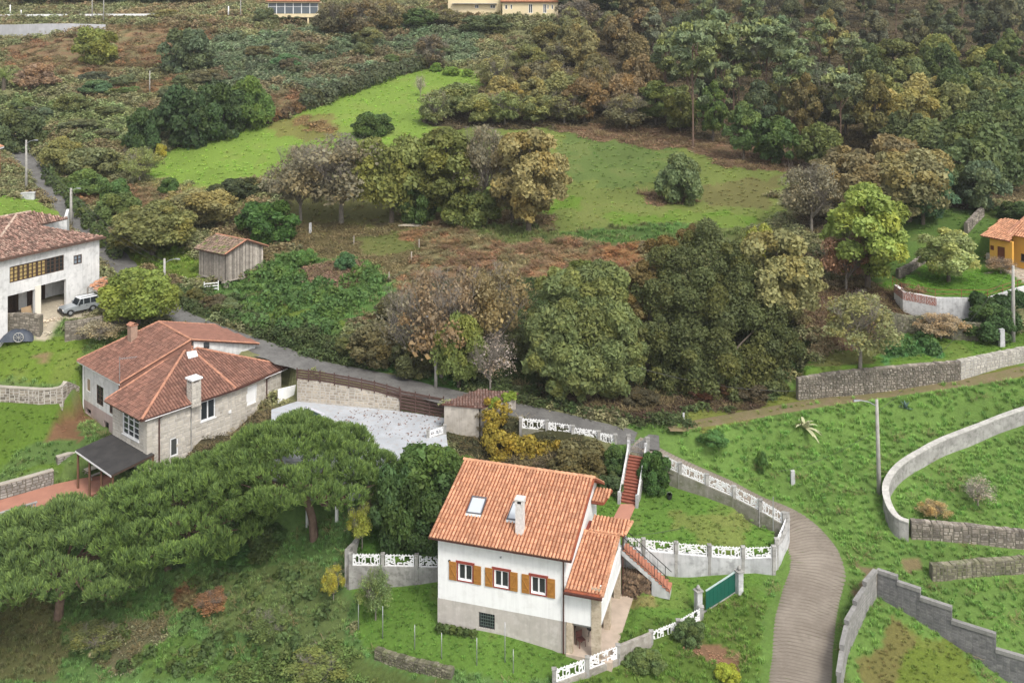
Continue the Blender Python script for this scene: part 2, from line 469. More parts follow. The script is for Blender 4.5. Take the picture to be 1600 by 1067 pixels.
# scrub mounds: image-space polygons are only an authoring aid, the mounds live at their world places
SCRUB_MOUND = [[(0,60),(180,40),(420,20),(760,40),(740,95),(640,112),(430,175),(230,240),(160,290),(60,230),(0,200)],
               [(560,480),(700,380),(1000,390),(1240,450),(1240,600),(800,600),(640,560)]]
def ground_raw(x, y):
    x = np.atleast_1d(np.asarray(x, float)); y = np.atleast_1d(np.asarray(y, float))
    z = _tps(x, y)
    px, py = to_px(x, y, z)
    z = z + (vnoise(x, y, 3.1, 1)-0.5)*0.18 + (vnoise(x, y, 1.1, 2)-0.5)*0.05
    for pl in SCRUB_MOUND:
        k = inside(px, py, pl)
        z[k] += (vnoise(x[k], y[k], 5.5, 3)-0.35)*1.2 + (vnoise(x[k], y[k], 2.3, 4)-0.5)*0.6
    for path, fall in ((TRACK, 1.5), (ROAD, 0.8), (LANE, 1.5)):
        d, v = seg_near(x, y, path)
        w = np.clip((d-v[:,1]-0.35)/fall, 0, 1); w = w*w*(3-2*w)
        z = v[:,0]*(1-w)+z*w
    for nm, pl, k in TERRS:
        lo, hi = pl.min(axis=0)-0.6, pl.max(axis=0)+0.6
        near = np.where((x > lo[0]) & (x < hi[0]) & (y > lo[1]) & (y < hi[1]))[0]
        if len(near):
            xn, yn = x[near], y[near]
            ins = inside(xn, yn, pl)
            d, _ = seg_near(xn, yn, np.c_[np.vstack([pl, pl[:1]]), np.zeros(len(pl)+1)])
            zz = k[0]*xn+k[1]*yn+k[2]+(vnoise(xn, yn, 2.7, 5)-0.5)*(0.0 if nm in ('pool', 'patio', 'brick') else 0.10)
            zn = z[near]; core = ins & (d > 0.38); rim = ~core & (d <= 0.38)
            zn[core] = zz[core]; zn[rim] = np.minimum(zz[rim], zn[rim]); z[near] = zn
    return z
def gz(x, y): return float(ground_raw([x], [y])[0])

_RD = np.arange(46, 330, 1.0)
def at(px, py):
    """where the sight line through photo pixel (px, py) meets the ground"""
    rd = _RD
    for step in (1.0, 0.1):
        g = ground_raw((px-CX)*rd/F, rd); z = CH-(py-YH)*rd/F
        k = np.where(z <= g)[0]
        if len(k) == 0: return P(px, py, rd[-1])
        i = max(1, k[0])
        if step == 1.0: rd = np.arange(rd[i-1]-0.2, rd[i]+0.21, 0.1)
    d = rd[i-1]+0.1*(z[i-1]-g[i-1])/(z[i-1]-g[i-1]+g[i]-z[i]+1e-9)
    X = (px-CX)*d/F
    return Vector((X, d, gz(X, d)))
def col_at(px, d):                                       # a point in photo column px at distance d, on the ground
    X = (px-CX)*d/F
    return Vector((X, d, gz(X, d)))
# ------------------------------------------------------------------ what grows where (polygons in photo pixels -> stored at world places)
LAWN, LONG, BRAM, FERN, LITT, BARE = 0, 1, 2, 3, 4, 5
C_LUSH=(0.165,0.250,0.045); C_LAWN=(0.100,0.185,0.034); C_MEAD=(0.145,0.180,0.048); C_MEADB=(0.14,0.135,0.05)
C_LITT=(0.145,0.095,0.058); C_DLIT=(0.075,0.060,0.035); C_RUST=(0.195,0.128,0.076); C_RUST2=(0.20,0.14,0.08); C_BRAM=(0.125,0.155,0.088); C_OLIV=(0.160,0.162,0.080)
C_DARK=(0.038,0.055,0.020); C_HERB=(0.080,0.145,0.040); C_LONG=(0.112,0.190,0.046); C_DRY=(0.24,0.20,0.09); C_SOIL=(0.14,0.095,0.06)
ZONES = [
 ([(-900,-400),(2500,-400),(2500,2500),(-900,2500)], BRAM, C_OLIV),
 ([(960,640),(1900,520),(1900,1600),(560,1600),(700,1067),(860,1075),(1000,690)], LONG, C_LONG),
 ([(500,940),(560,860),(700,860),(700,1080),(560,1040)], LAWN, C_LAWN),
 ([(-300,500),(120,500),(150,540),(260,500),(260,770),(-300,800)], LONG, (0.11,0.165,0.05)),
 # far hill
 ([(-300,-100),(420,-100),(420,30),(-300,36)], BRAM, C_OLIV),
 ([(0,70),(110,55),(180,60),(160,100),(110,105),(60,118),(0,112)], FERN, C_RUST),
 ([(165,42),(260,40),(340,55),(330,80),(250,112),(195,105)], FERN, C_RUST),
 ([(80,105),(160,95),(240,105),(160,125),(90,122)], FERN, C_RUST2),
 ([(340,60),(520,40),(760,45),(745,95),(640,112),(470,150),(330,150),(300,110)], BRAM, C_BRAM),
 ([(0,150),(90,160),(190,165),(230,230),(170,280),(90,250),(40,210),(0,190)], BRAM, (0.15,0.175,0.075)),
 ([(150,138),(250,125),(330,110),(300,135),(230,150),(160,150)], FERN, C_RUST2),
 ([(395,165),(480,140),(560,112),(630,98),(640,110),(560,135),(500,160),(440,180),(400,190)], FERN, C_RUST),
 ([(480,140),(560,118),(650,95),(655,108),(560,140),(500,158)], BRAM, C_BRAM),
 ([(250,215),(330,195),(420,175),(425,190),(330,212),(262,240)], LITT, C_LITT),
 # upper field
 ([(232,255),(262,238),(330,212),(430,190),(520,158),(600,122),(660,106),(760,114),(735,150),(700,190),(640,230),(560,240),(470,262),(400,285),(330,292),(232,284)], LAWN, C_LUSH),
 ([(440,190),(520,175),(530,210),(470,222),(430,212)], LAWN, (0.17,0.17,0.05)),
 ([(470,188),(512,182),(515,205),(480,208)], LITT, (0.17,0.115,0.05)),
 ([(225,285),(330,292),(400,288),(400,310),(300,310),(230,300)], LONG, (0.17,0.16,0.06)),
 ([(100,290),(200,290),(290,300),(300,330),(220,340),(130,325)], FERN, C_RUST2),
 # meadow
 ([(430,290),(480,262),(560,240),(640,230),(700,190),(870,205),(1000,208),(1060,215),(1160,240),(1290,262),(1230,300),(1190,350),(1160,362),(1000,357),(850,352),(620,345),(520,348),(440,350)], LAWN, C_MEAD),
 ([(870,215),(1040,222),(1060,250),(1000,290),(870,285),(860,250)], LAWN, (0.105,0.150,0.042)),
 ([(960,335),(1180,335),(1170,362),(960,352)], LAWN, (0.115,0.19,0.03)),
 ([(600,305),(900,312),(900,332),(600,330)], LAWN, (0.115,0.19,0.028)),
 ([(430,300),(620,310),(620,345),(440,350)], LAWN, C_MEADB),
 ([(620,330),(860,335),(860,352),(620,348)], LITT, (0.13,0.095,0.045)),
 ([(1000,295),(1060,288),(1090,315),(1050,325),(1010,315)], LITT, C_LITT),
 ([(1080,285),(1230,275),(1200,320),(1100,325)], LAWN, C_MEADB),
 # wood floor and its leaf fringe
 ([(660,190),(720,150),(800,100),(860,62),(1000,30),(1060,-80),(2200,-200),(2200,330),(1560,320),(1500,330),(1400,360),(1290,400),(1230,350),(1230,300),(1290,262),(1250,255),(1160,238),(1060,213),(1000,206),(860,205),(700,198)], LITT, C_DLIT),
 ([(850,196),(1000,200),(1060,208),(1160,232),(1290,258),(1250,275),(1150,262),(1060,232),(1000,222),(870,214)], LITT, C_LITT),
 # garden behind the shed and the bracken slope
 ([(440,345),(620,345),(700,352),(640,420),(600,440),(560,470),(480,400),(430,380)], LITT, (0.115,0.095,0.045)),
 ([(560,360),(650,360),(640,395),(560,400)], LAWN, (0.11,0.125,0.04)),
 ([(340,450),(420,405),(480,392),(590,420),(600,450),(570,490),(520,525),(400,500),(340,475)], LONG, C_HERB),
 ([(340,475),(400,470),(560,505),(530,525),(400,512),(330,490)], LAWN, (0.12,0.17,0.035)),
 ([(465,418),(540,412),(555,435),(490,445)], LITT, (0.16,0.105,0.075)),
 ([(640,365),(720,352),(860,372),(1000,385),(1010,440),(900,440),(780,440),(700,450),(600,470),(560,510),(540,530),(590,450),(640,420)], FERN, C_RUST),
 ([(700,350),(1010,355),(1180,362),(1180,385),(1000,392),(860,376),(740,372)], LONG, (0.10,0.12,0.04)),
 ([(870,360),(1100,358),(1090,378),(900,380)], LONG, (0.075,0.13,0.035)),
 ([(920,390),(1010,385),(1020,450),(960,460)], FERN, (0.25,0.13,0.06)),
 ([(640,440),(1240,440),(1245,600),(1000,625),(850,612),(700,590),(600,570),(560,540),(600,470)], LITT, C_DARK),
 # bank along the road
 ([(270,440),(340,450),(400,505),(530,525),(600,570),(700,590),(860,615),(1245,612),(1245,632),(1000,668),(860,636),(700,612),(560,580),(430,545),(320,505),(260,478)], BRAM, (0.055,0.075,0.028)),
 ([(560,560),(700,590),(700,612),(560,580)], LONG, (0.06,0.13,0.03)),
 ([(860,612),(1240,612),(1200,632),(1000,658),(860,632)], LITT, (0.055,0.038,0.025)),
 ([(300,300),(380,300),(400,320),(330,340),(290,330)], LONG, (0.12,0.13,0.05)),
 ([(180,380),(270,390),(330,400),(330,440),(260,435),(200,410)], LONG, (0.12,0.17,0.03)),
 # left lawns
 ([(-300,300),(0,310),(50,305),(95,335),(60,360),(-300,360)], LAWN, C_LUSH),
 ([(-300,525),(40,530),(100,530),(150,535),(128,602),(60,608),(-300,600)], LAWN, (0.115,0.175,0.028)),
 ([(-300,628),(60,632),(128,625),(140,655),(115,695),(80,735),(0,752),(-300,790)], LAWN, (0.092,0.155,0.024)),
 ([(60,690),(140,660),(150,700),(110,720),(0,752),(0,730)], LONG, (0.085,0.14,0.04)),
 ([(98,655),(128,648),(150,672),(120,690),(70,692)], BARE, (0.17,0.095,0.055)),
 ([(55,560),(100,558),(98,572),(60,574)], BARE, (0.20,0.15,0.08)),
 ([(-60,500),(0,478),(60,462),(110,440),(150,470),(170,485),(160,502),(102,505),(99,533),(58,533),(60,505),(-60,520)], BARE, (0.40,0.35,0.28)),
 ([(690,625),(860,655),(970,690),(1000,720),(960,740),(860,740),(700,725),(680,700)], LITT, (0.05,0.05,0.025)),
 # right terraces
 ([(1240,590),(1290,540),(1400,510),(1540,515),(1700,520),(1700,560),(1500,572),(1300,590)], LAWN, (0.095,0.17,0.028)),
 ([(1260,585),(1300,545),(1390,535),(1390,562),(1300,578)], LAWN, (0.13,0.14,0.045)),
 ([(1380,530),(1460,535),(1470,560),(1400,566)], LONG, (0.07,0.16,0.05)),
 ([(1280,440),(1400,440),(1470,500),(1540,525),(1400,530),(1290,545),(1260,500)], LITT, (0.10,0.065,0.04)),
 ([(1396,445),(1440,412),(1500,400),(1580,402),(1592,440),(1592,455),(1545,470),(1463,470),(1410,460)], LAWN, (0.09,0.185,0.025)),
 ([(1400,345),(1470,330),(1540,325),(1600,330),(1700,330),(1700,400),(1540,410),(1450,405),(1400,440),(1370,430)], LAWN, (0.075,0.13,0.03)),
 ([(1555,415),(1700,415),(1700,448),(1592,446),(1580,428)], BARE, (0.50,0.44,0.38)),
 # grassy slope right of the lane and the track
 ([(1000,668),(1060,672),(1150,658),(1250,640),(1350,625),(1450,610),(1600,582),(1900,560),(1900,1500),(1290,1500),(1308,1067),(1330,950),(1325,870),(1280,805),(1190,770),(1100,730),(1020,690)], LONG, C_LONG),
 ([(1060,655),(1250,622),(1400,600),(1600,570),(1600,590),(1400,618),(1250,640),(1060,672)], LAWN, (0.14,0.165,0.035)),
 ([(1370,960),(1450,1010),(1560,1080),(1300,1200),(1320,1060)], LAWN, (0.115,0.155,0.028)),
 ([(1330,1010),(1370,960),(1400,990),(1370,1067),(1318,1067)], LAWN, (0.14,0.13,0.045)),
 ([(1385,868),(1430,862),(1436,882),(1395,886)], BARE, (0.20,0.16,0.085)),
 ([(1322,880),(1348,885),(1352,905),(1325,950),(1322,920)], BARE, (0.17,0.13,0.08)),
 # gardens of the white house
 ([(500,930),(560,860),(1000,730),(1230,800),(1215,900),(1200,1000),(1200,1200),(800,1400),(540,1020)], LAWN, C_LAWN),
 ([(1060,800),(1140,790),(1190,820),(1160,850),(1080,845)], LAWN, (0.15,0.19,0.05)),
 ([(970,935),(1050,930),(1065,955),(980,965)], LAWN, (0.20,0.185,0.07)),
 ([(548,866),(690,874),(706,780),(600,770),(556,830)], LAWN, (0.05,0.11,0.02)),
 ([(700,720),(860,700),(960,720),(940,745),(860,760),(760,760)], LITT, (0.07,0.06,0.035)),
 ([(1100,960),(1210,905),(1200,1067),(1200,1300),(850,1300),(860,1075)], LONG, (0.092,0.150,0.030)),
 ([(1128,1020),(1160,1018),(1168,1050),(1140,1060)], BARE, (0.22,0.13,0.08)),
 # rough slope lower left
 ([(-400,830),(200,800),(420,700),(560,700),(552,870),(548,930),(520,1000),(600,1040),(860,1075),(860,1400),(-400,1400)], LONG, (0.095,0.165,0.050)),
 ([(330,900),(480,880),(520,940),(490,1020),(380,1010),(330,960)], LONG, (0.110,0.150,0.052)),
 ([(100,985),(230,960),(260,1000),(200,1050),(90,1050)], LITT, (0.12,0.115,0.065)),
 ([(0,930),(80,960),(60,1067),(0,1067)], LONG, (0.115,0.12,0.05)),
 ([(420,1020),(540,1030),(700,1067),(700,1200),(300,1200),(330,1067)], BRAM, (0.085,0.12,0.035)),
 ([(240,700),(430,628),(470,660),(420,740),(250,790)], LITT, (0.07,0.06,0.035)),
 ([(205,1010),(330,1000),(370,1067),(220,1067)], LONG, (0.085,0.145,0.035)),
 ([(250,920),(330,905),(335,950),(270,965)], FERN, (0.21,0.095,0.045)),
]
def zone_of(x, y, z):
    px, py = to_px(x, y, z)
    k = F/y
    px = px + (vnoise(x, y, 6.0, 15)-0.5)*4.0*k + (vnoise(x, y, 2.2, 11)-0.5)*2.2*k*1.1 + (vnoise(x, y, 0.7, 12)-0.5)*0.8*k
    py = py + (vnoise(x, y, 6.0, 16)-0.5)*1.6*k*np.clip((py-60)/300, .3, 1)*np.where(y < 86, .4, 1) + (vnoise(x, y, 2.2, 13)-0.5)*2.2*k*0.5 + (vnoise(x, y, 0.7, 14)-0.5)*0.5*k*0.5
    cls = np.zeros(len(x), int); c = np.zeros((len(x), 3))
    for pl, cl, cc in ZONES:
        m = inside(px, py, pl)
        cls[m] = cl; c[m] = cc
    # patches inside a zone
    n1 = vnoise(x, y, 6.0, 21); n2 = vnoise(x, y, 2.0, 22)
    sh = 0.78+0.44*(0.6*n1+0.4*n2)
    k = (cls == BRAM) & (vnoise(x, y, 8.0, 24)*0.6+vnoise(x, y, 2.6, 25)*0.4 > 0.62); c[k] = c[k]*0.4+np.array(C_RUST2)*0.55
    k = (cls == FERN) & (n2*.6+vnoise(x, y, .9, 26)*.4 > 0.52); c[k] = c[k]*0.35+np.array(C_OLIV)*0.65
    k = (cls == FERN) & (vnoise(x, y, 1.3, 27) > 0.72); c[k] = np.array((0.235,0.145,0.08))
    k = (cls == LAWN) & (n1*0.5+n2*0.5 > 0.66); c[k] = c[k]*0.75+np.array(C_MEADB)*0.28
    return cls, c*sh[:,None]

# ------------------------------------------------------------------ ground sheet
def axis(segs):
    out = [segs[0][0]]
    for a, b, s0, s1 in segs:
        p = a
        while True:
            t = (p-a)/(b-a); st = s0+(s1-s0)*t
            p += st
            if p >= b-1e-6: out.append(b); break
            out.append(p)
    return np.array(out)
gx = axis([(-420,-160,20,6),(-160,-38,3.0,0.6),(-38,42,0.33,0.33),(42,165,0.6,3.0),(165,420,6,20)])
gy = axis([(30,56,1.2,0.5),(56,98,0.28,0.28),(98,170,0.33,0.8),(170,290,0.8,2.2),(290,420,3,12)])
GX, GY = np.meshgrid(gx, gy)
fx, fy = GX.ravel(), GY.ravel()
fz = ground_raw(fx, fy)
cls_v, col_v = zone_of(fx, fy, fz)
ny, nx = GX.shape
ii = (np.arange(ny-1)[:,None]*nx+np.arange(nx-1)[None,:]).ravel()
quads = np.c_[ii, ii+1, ii+nx+1, ii+nx]
gm, nt, bs = nodes('ground_mix')
ca = N(nt, 'ShaderNodeAttribute'); ca.attribute_name = 'gcol'
gp = N(nt, 'ShaderNodeNewGeometry').outputs['Position']
c1 = ramp(nt, noise(nt, 3.5, 8, 0.72, gp), 0.3, 0.72, (0.7,0.7,0.7), (1.2,1.2,1.1))
c0 = mix(nt, ca.outputs['Color'], c1, 1.0, 'MULTIPLY')
c2 = ramp(nt, noise(nt, 14.0, 5, 0.7, gp), 0.52, 0.75, (0,0,0), (0.4,0.4,0.4))
c0 = mix(nt, c0, (0.10,0.085,0.045), c2)
nt.links.new(c0, bs.inputs['Base Color'])
bs.inputs['Roughness'].default_value = 0.95; bs.inputs['Specular IOR Level'].default_value = 0.1
bp = N(nt, 'ShaderNodeBump'); bp.inputs['Strength'].default_value = 0.6; bp.inputs['Distance'].default_value = 0.12
nt.links.new(noise(nt, 6.0, 6, 0.7, gp), bp.inputs['Height']); nt.links.new(bp.outputs[0], bs.inputs['Normal'])
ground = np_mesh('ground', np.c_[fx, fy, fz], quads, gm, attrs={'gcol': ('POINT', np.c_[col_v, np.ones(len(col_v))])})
tag(ground, 'hillside ground of lawns, meadows, scrub and leaf litter', kind='structure')

# ------------------------------------------------------------------ lane, road, track
def strip(name, path, w_off, step, prof, m, label, across=8, groove=0.0, lift=0.03, seed=0):
    p = np.asarray(path); seg = np.hypot(*np.diff(p[:,:2], axis=0).T); s = np.r_[0, np.cumsum(seg)]
    n = int(s[-1]/step); t = np.linspace(0, s[-1], n)
    q = np.array([np.interp(t, s, p[:,k]) for k in range(4)]).T
    tg = np.gradient(q[:,:2], axis=0); tg /= np.linalg.norm(tg, axis=1)[:,None]
    nm = np.c_[-tg[:,1], tg[:,0]]
    V = []; G = []; RM_ = []
    u = np.linspace(-1, 1, across+1)
    for j, uu in enumerate(u):
        edge = 1 if abs(uu) == 1 else 0
        w = q[:,3]+w_off+(vnoise(t, np.full(n, uu*3.0), 1.3, 40+seed)-0.5)*0.5*edge
        xy = q[:,:2]+nm*(w*uu)[:,None]
        z = q[:,2]+lift-edge*0.10
        g = np.zeros(n)
        if groove:
            tt = t+0.35*np.abs(uu)**1.5*0.9+(vnoise(t, np.full(n, uu*4.0), 1.7, 50)-0.5)*0.14
            period = 0.26
            ph = (tt/period) % 1.0
            g = np.clip(1-np.abs(ph-0.5)/0.17, 0, 1)*(0.35+0.9*vnoise(t, np.full(n, uu*2.0), 0.8, 51))
            z = z-g*groove
        V.append(np.c_[xy, z]); G.append(g); RM_.append(np.clip(abs(uu)**5*(.5+1.1*vnoise(t, np.full(n, uu*2.0), 1.4, 60)), 0, 1))
    V = np.array(V).transpose(1,0,2).reshape(-1,3); G = np.array(G).T.ravel()
    k = across+1
    ii = (np.arange(n-1)[:,None]*k+np.arange(across)[None,:]).ravel()
    o = np_mesh(name, V, np.c_[ii, ii+1, ii+k+1, ii+k][:, ::-1], m, attrs={'groove': ('POINT', G), 'rim': ('POINT', np.array(RM_).T.ravel())})
    return tag(o, label, kind='structure')

lane_m, nt, bs = nodes('lane_concrete')
gpos = N(nt, 'ShaderNodeNewGeometry').outputs['Position']
c = mix(nt, (0.255,0.22,0.18), (0.18,0.15,0.12), ramp(nt, noise(nt, 0.5, 5, 0.6, gpos), 0.35, 0.65))
c = mix(nt, c, (0.29,0.255,0.21), ramp(nt, noise(nt, 5.0, 4, 0.7, gpos), 0.5, 0.8, (0,0,0), (0.6,)*3))
c = mix(nt, c, (0.10,0.085,0.06), ramp(nt, noise(nt, 1.6, 5, 0.7, gpos), 0.58, 0.78, (0,0,0), (0.7,)*3))
ga = N(nt, 'ShaderNodeAttribute'); ga.attribute_name = 'groove'
c = mix(nt, c, (0.10,0.08,0.06), ramp(nt, ga.outputs['Fac'], 0.05, 0.8, (0,0,0), (0.9,)*3))
ra_ = N(nt, 'ShaderNodeAttribute'); ra_.attribute_name = 'rim'
c = mix(nt, c, (0.075,0.085,0.03), ramp(nt, ra_.outputs['Fac'], 0.25, 1.0, (0,0,0), (0.75,)*3))
nt.links.new(c, bs.inputs['Base Color']); bs.inputs['Roughness'].default_value = 0.9
bp = N(nt, 'ShaderNodeBump'); bp.inputs['Strength'].default_value = 0.5; bp.inputs['Distance'].default_value = 0.03
nt.links.new(noise(nt, 22.0, 4, 0.6, gpos), bp.inputs['Height']); nt.links.new(bp.outputs[0], bs.inputs['Normal'])
strip('lane', LANE, 0.0, 0.035, None, lane_m, 'ribbed concrete lane curving uphill past the white house', 10, groove=0.035)
asph = mat('asphalt_grey', (0.115,0.11,0.105), 0.85, c2=(0.17,0.165,0.155), scale=0.8, c3=(0.06,0.055,0.05), scale3=5, bump=0.3)
strip('road', ROAD, 0.0, 0.5, None, asph, 'narrow grey asphalt road winding down the left side', 6, lift=0.045)
trk = mat('track_dirt', (0.16,0.14,0.06), 0.95, c2=(0.20,0.15,0.09), scale=0.9, c3=(0.08,0.11,0.025), scale3=6, bump=0.6)
strip('track', TRACK, -0.2, 0.4, None, trk, 'mossy grass track below the orchard wall', 6, lift=0.02)

# ------------------------------------------------------------------ ground cover (stuff): tuft meshes spread by geometry nodes
def tuft_mesh(name, kind, seed, m):
    r = np.random.default_rng(seed); V = []; Q = []; lv = []
    def quad(c, a, b, v):
        i = len(V); V.extend([c-a-b, c+a-b, c+a+b, c-a+b]); Q.append((i, i+1, i+2, i+3)); lv.append(v)
    if kind == 'grass':
        for i in range(34):
            p = np.r_[r.normal(0, 0.16, 2), 0]; h = r.uniform(0.5, 1.0); a = r.uniform(0, 6.28); w = r.uniform(0.02, 0.045)
            lean = np.array([math.cos(a), math.sin(a), 0])*r.uniform(0.1, 0.6)*h; sd = np.array([-math.sin(a), math.cos(a), 0])*w
            i0 = len(V); V.extend([p-sd, p+sd, p+lean*0.5+sd*0.8+[0,0,h*0.65], p+lean*0.5-sd*0.8+[0,0,h*0.65]]); Q.append((i0,i0+1,i0+2,i0+3))
            V.extend([p+lean*1.2+sd*0.1+[0,0,h], p+lean*1.2-sd*0.1+[0,0,h]]); Q.append((i0+3,i0+2,i0+4,i0+5))
            v = r.uniform(0, 1); lv.extend([v*0.8, v])
    elif kind == 'leafy':
        for i in range(60):
            d = r.normal(0, 1, 3); d[2] = abs(d[2])*0.8; d /= np.linalg.norm(d)
            c = d*r.uniform(0.3, 0.55)*np.array([1,1,0.75]); n = d+r.normal(0, 0.5, 3); n /= np.linalg.norm(n)
            a = np.cross(n, r.normal(0, 1, 3)); a /= np.linalg.norm(a); b = np.cross(n, a); s = r.uniform(0.035, 0.08)
            quad(c, a*s*1.5, b*s*0.7, r.uniform(0, 1)*0.7+0.3*max(0, d[2]))
    elif kind == 'bramble':
        for i in range(11):
            a = r.uniform(0, 6.28); L = r.uniform(0.45, 0.95); h = r.uniform(0.25, 0.6); dr = np.array([math.cos(a), math.sin(a), 0]); o = np.r_[r.normal(0, 0.2, 2), 0]
            for t in np.linspace(0.1, 1, 12):
                c = o+dr*L*t+np.array([0, 0, h*math.sin(math.pi*min(1, t*0.85+0.1))])+r.normal(0, 0.04, 3)
                n = np.array([0,0,1])+r.normal(0, 0.55, 3); n /= np.linalg.norm(n)
                e = np.cross(n, dr+r.normal(0, 0.3, 3)); e /= np.linalg.norm(e); b = np.cross(n, e); s = r.uniform(0.035, 0.065)
                quad(c, e*s*1.3, b*s, r.uniform(0, 1))
    elif kind == 'fern':
        for i in range(9):
            a = r.uniform(0, 6.28); L = r.uniform(0.5, 0.9); dr = np.array([math.cos(a), math.sin(a), 0]); sd = np.array([-math.sin(a), math.cos(a), 0]); v = r.uniform(0, 1)
            for t in np.linspace(0.15, 1, 9):
                c = dr*L*t+np.array([0, 0, 0.55*math.sin(t*2.3)]); w = 0.20*(1-t)+0.03
                for sg in (-1, 1):
                    i0 = len(V); tip = c+sd*sg*w+dr*0.05+[0,0,r.uniform(-0.06, 0.02)]
                    V.extend([c-dr*0.02, c+dr*0.03, tip+dr*0.012, tip-dr*0.012]); Q.append((i0,i0+1,i0+2,i0+3)); lv.append(min(1, max(0, v+r.normal(0, 0.2))))
    elif kind == 'leaves':
        for i in range(26):
            c = np.r_[r.uniform(-0.5, 0.5, 2), r.uniform(0.0, 0.05)]; n = np.array([0,0,1])+r.normal(0, 0.4, 3); n /= np.linalg.norm(n)
            a = np.cross(n, r.normal(0, 1, 3)); a /= np.linalg.norm(a); b = np.cross(n, a); s = r.uniform(0.03, 0.07)
            quad(c, a*s*1.2, b*s*0.8, r.uniform(0, 1))
    elif kind == 'twigs':
        for i in range(22):
            a = r.uniform(0, 6.28); L = r.uniform(0.4, 1.0); dr = np.array([math.cos(a), math.sin(a), r.uniform(0, 0.9)]); dr /= np.linalg.norm(dr)
            o = np.r_[r.normal(0, 0.25, 2), 0]; sd = np.cross(dr, [0, 0.1, 1]); sd /= np.linalg.norm(sd)
            quad(o+dr*L/2, dr*L/2, sd*0.012, r.uniform(0.2, 1))
            for t in (0.4, 0.7):
                d2 = dr+r.normal(0, 0.5, 3); d2 /= np.linalg.norm(d2); quad(o+dr*L*t+d2*0.15, d2*0.16, np.cross(d2, [0.1, 0, 1])*0.009, r.uniform(0.2, 1))
    return np_mesh(name, np.array(V), np.array(Q), m, attrs={'lv': ('FACE', np.array(lv))}, link=False)

COV = cover_mat('cover_leaf')
PROTO = {}
for kd in ('grass', 'leafy', 'bramble', 'fern', 'leaves', 'twigs'):
    PROTO[kd] = [bpy.data.objects.new(kd+'_source', tuft_mesh(kd+'_source', kd, 100+i*7+len(kd), COV)) for i in range(2)]

def scatter(name, label, kind, X, Y, S, T, zoff=0.0, squash=1.0):
    """one 'stuff' object: tufts of one kind instanced on ground points; S sizes (m), T colours"""
    n = len(X)
    if n == 0: return
    Z = ground_raw(X, Y)+zoff
    me = bpy.data.meshes.new(name)
    me.vertices.add(n); me.vertices.foreach_set('co', np.c_[X, Y, Z].astype(np.float32).ravel())
    r = np.random.default_rng(n)
    for nm, tp, arr, key in (('size', 'FLOAT', S, 'value'), ('turn', 'FLOAT', r.uniform(0, 6.28, n), 'value'),
                             ('pick', 'FLOAT', r.uniform(0, 1, n), 'value')):
        a = me.attributes.new(nm, tp, 'POINT'); a.data.foreach_set(key, np.asarray(arr, np.float32))
    a = me.attributes.new('tint', 'FLOAT_COLOR', 'POINT'); a.data.foreach_set('color', np.c_[T, np.ones(n)].astype(np.float32).ravel())
    me.materials.append(COV)
    o = bpy.data.objects.new(name, me); col.objects.link(o)
    ng = bpy.data.node_groups.new(name+'_nodes', 'GeometryNodeTree')
    ng.interface.new_socket('Geometry', in_out='INPUT', socket_type='NodeSocketGeometry')
    ng.interface.new_socket('Geometry', in_out='OUTPUT', socket_type='NodeSocketGeometry')
    gi = ng.nodes.new('NodeGroupInput'); go = ng.nodes.new('NodeGroupOutput'); jn = ng.nodes.new('GeometryNodeJoinGeometry')
    def named(nm, tp):
        q = ng.nodes.new('GeometryNodeInputNamedAttribute'); q.data_type = tp; q.inputs['Name'].default_value = nm
        return q.outputs['Attribute']
    for k, src in enumerate(PROTO[kind]):
        oi = ng.nodes.new('GeometryNodeObjectInfo'); oi.inputs['Object'].default_value = src
        ip = ng.nodes.new('GeometryNodeInstanceOnPoints')
        cmp_ = ng.nodes.new('FunctionNodeCompare'); cmp_.data_type = 'FLOAT'; cmp_.operation = 'GREATER_THAN' if k else 'LESS_EQUAL'
        ng.links.new(named('pick', 'FLOAT'), cmp_.inputs[0]); cmp_.inputs[1].default_value = 0.5
        cb = ng.nodes.new('ShaderNodeCombineXYZ'); ng.links.new(named('turn', 'FLOAT'), cb.inputs[2])
        cs = ng.nodes.new('ShaderNodeCombineXYZ'); sz = named('size', 'FLOAT')
        mu = ng.nodes.new('ShaderNodeMath'); mu.operation = 'MULTIPLY'; mu.inputs[1].default_value = squash; ng.links.new(sz, mu.inputs[0])
        ng.links.new(sz, cs.inputs[0]); ng.links.new(sz, cs.inputs[1]); ng.links.new(mu.outputs[0], cs.inputs[2])
        e2r = ng.nodes.new('FunctionNodeEulerToRotation'); ng.links.new(cb.outputs[0], e2r.inputs[0])
        ng.links.new(gi.outputs[0], ip.inputs['Points']); ng.links.new(cmp_.outputs[0], ip.inputs['Selection'])
        ng.links.new(oi.outputs['Geometry'], ip.inputs['Instance']); ng.links.new(e2r.outputs[0], ip.inputs['Rotation']); ng.links.new(cs.outputs[0], ip.inputs['Scale'])
        ng.links.new(ip.outputs[0], jn.inputs[0])
    ng.links.new(jn.outputs[0], go.inputs[0])
    md = o.modifiers.new('spread', 'NODES'); md.node_group = ng
    tag(o, label, kind='stuff')
    return o

BANDS = []
KEEP_OUT = []                                            # world polygons free of plants (house footprints, decks)
def cover_points():
    """candidate points, denser near the camera"""
    X = []; Y = []
    for y0, y1, dens in ((52,60,9),(60,70,9),(70,82,8),(82,98,4.0),(98,120,2.4),(120,150,1.5),(150,190,0.9),(190,260,0.45)):
        hw = (y0+y1)/2*960/F
        n = int((y1-y0)*2*hw*dens); X.append(rng.uniform(-hw, hw, n)); Y.append(rng.uniform(y0, y1, n))
    return np.concatenate(X), np.concatenate(Y)

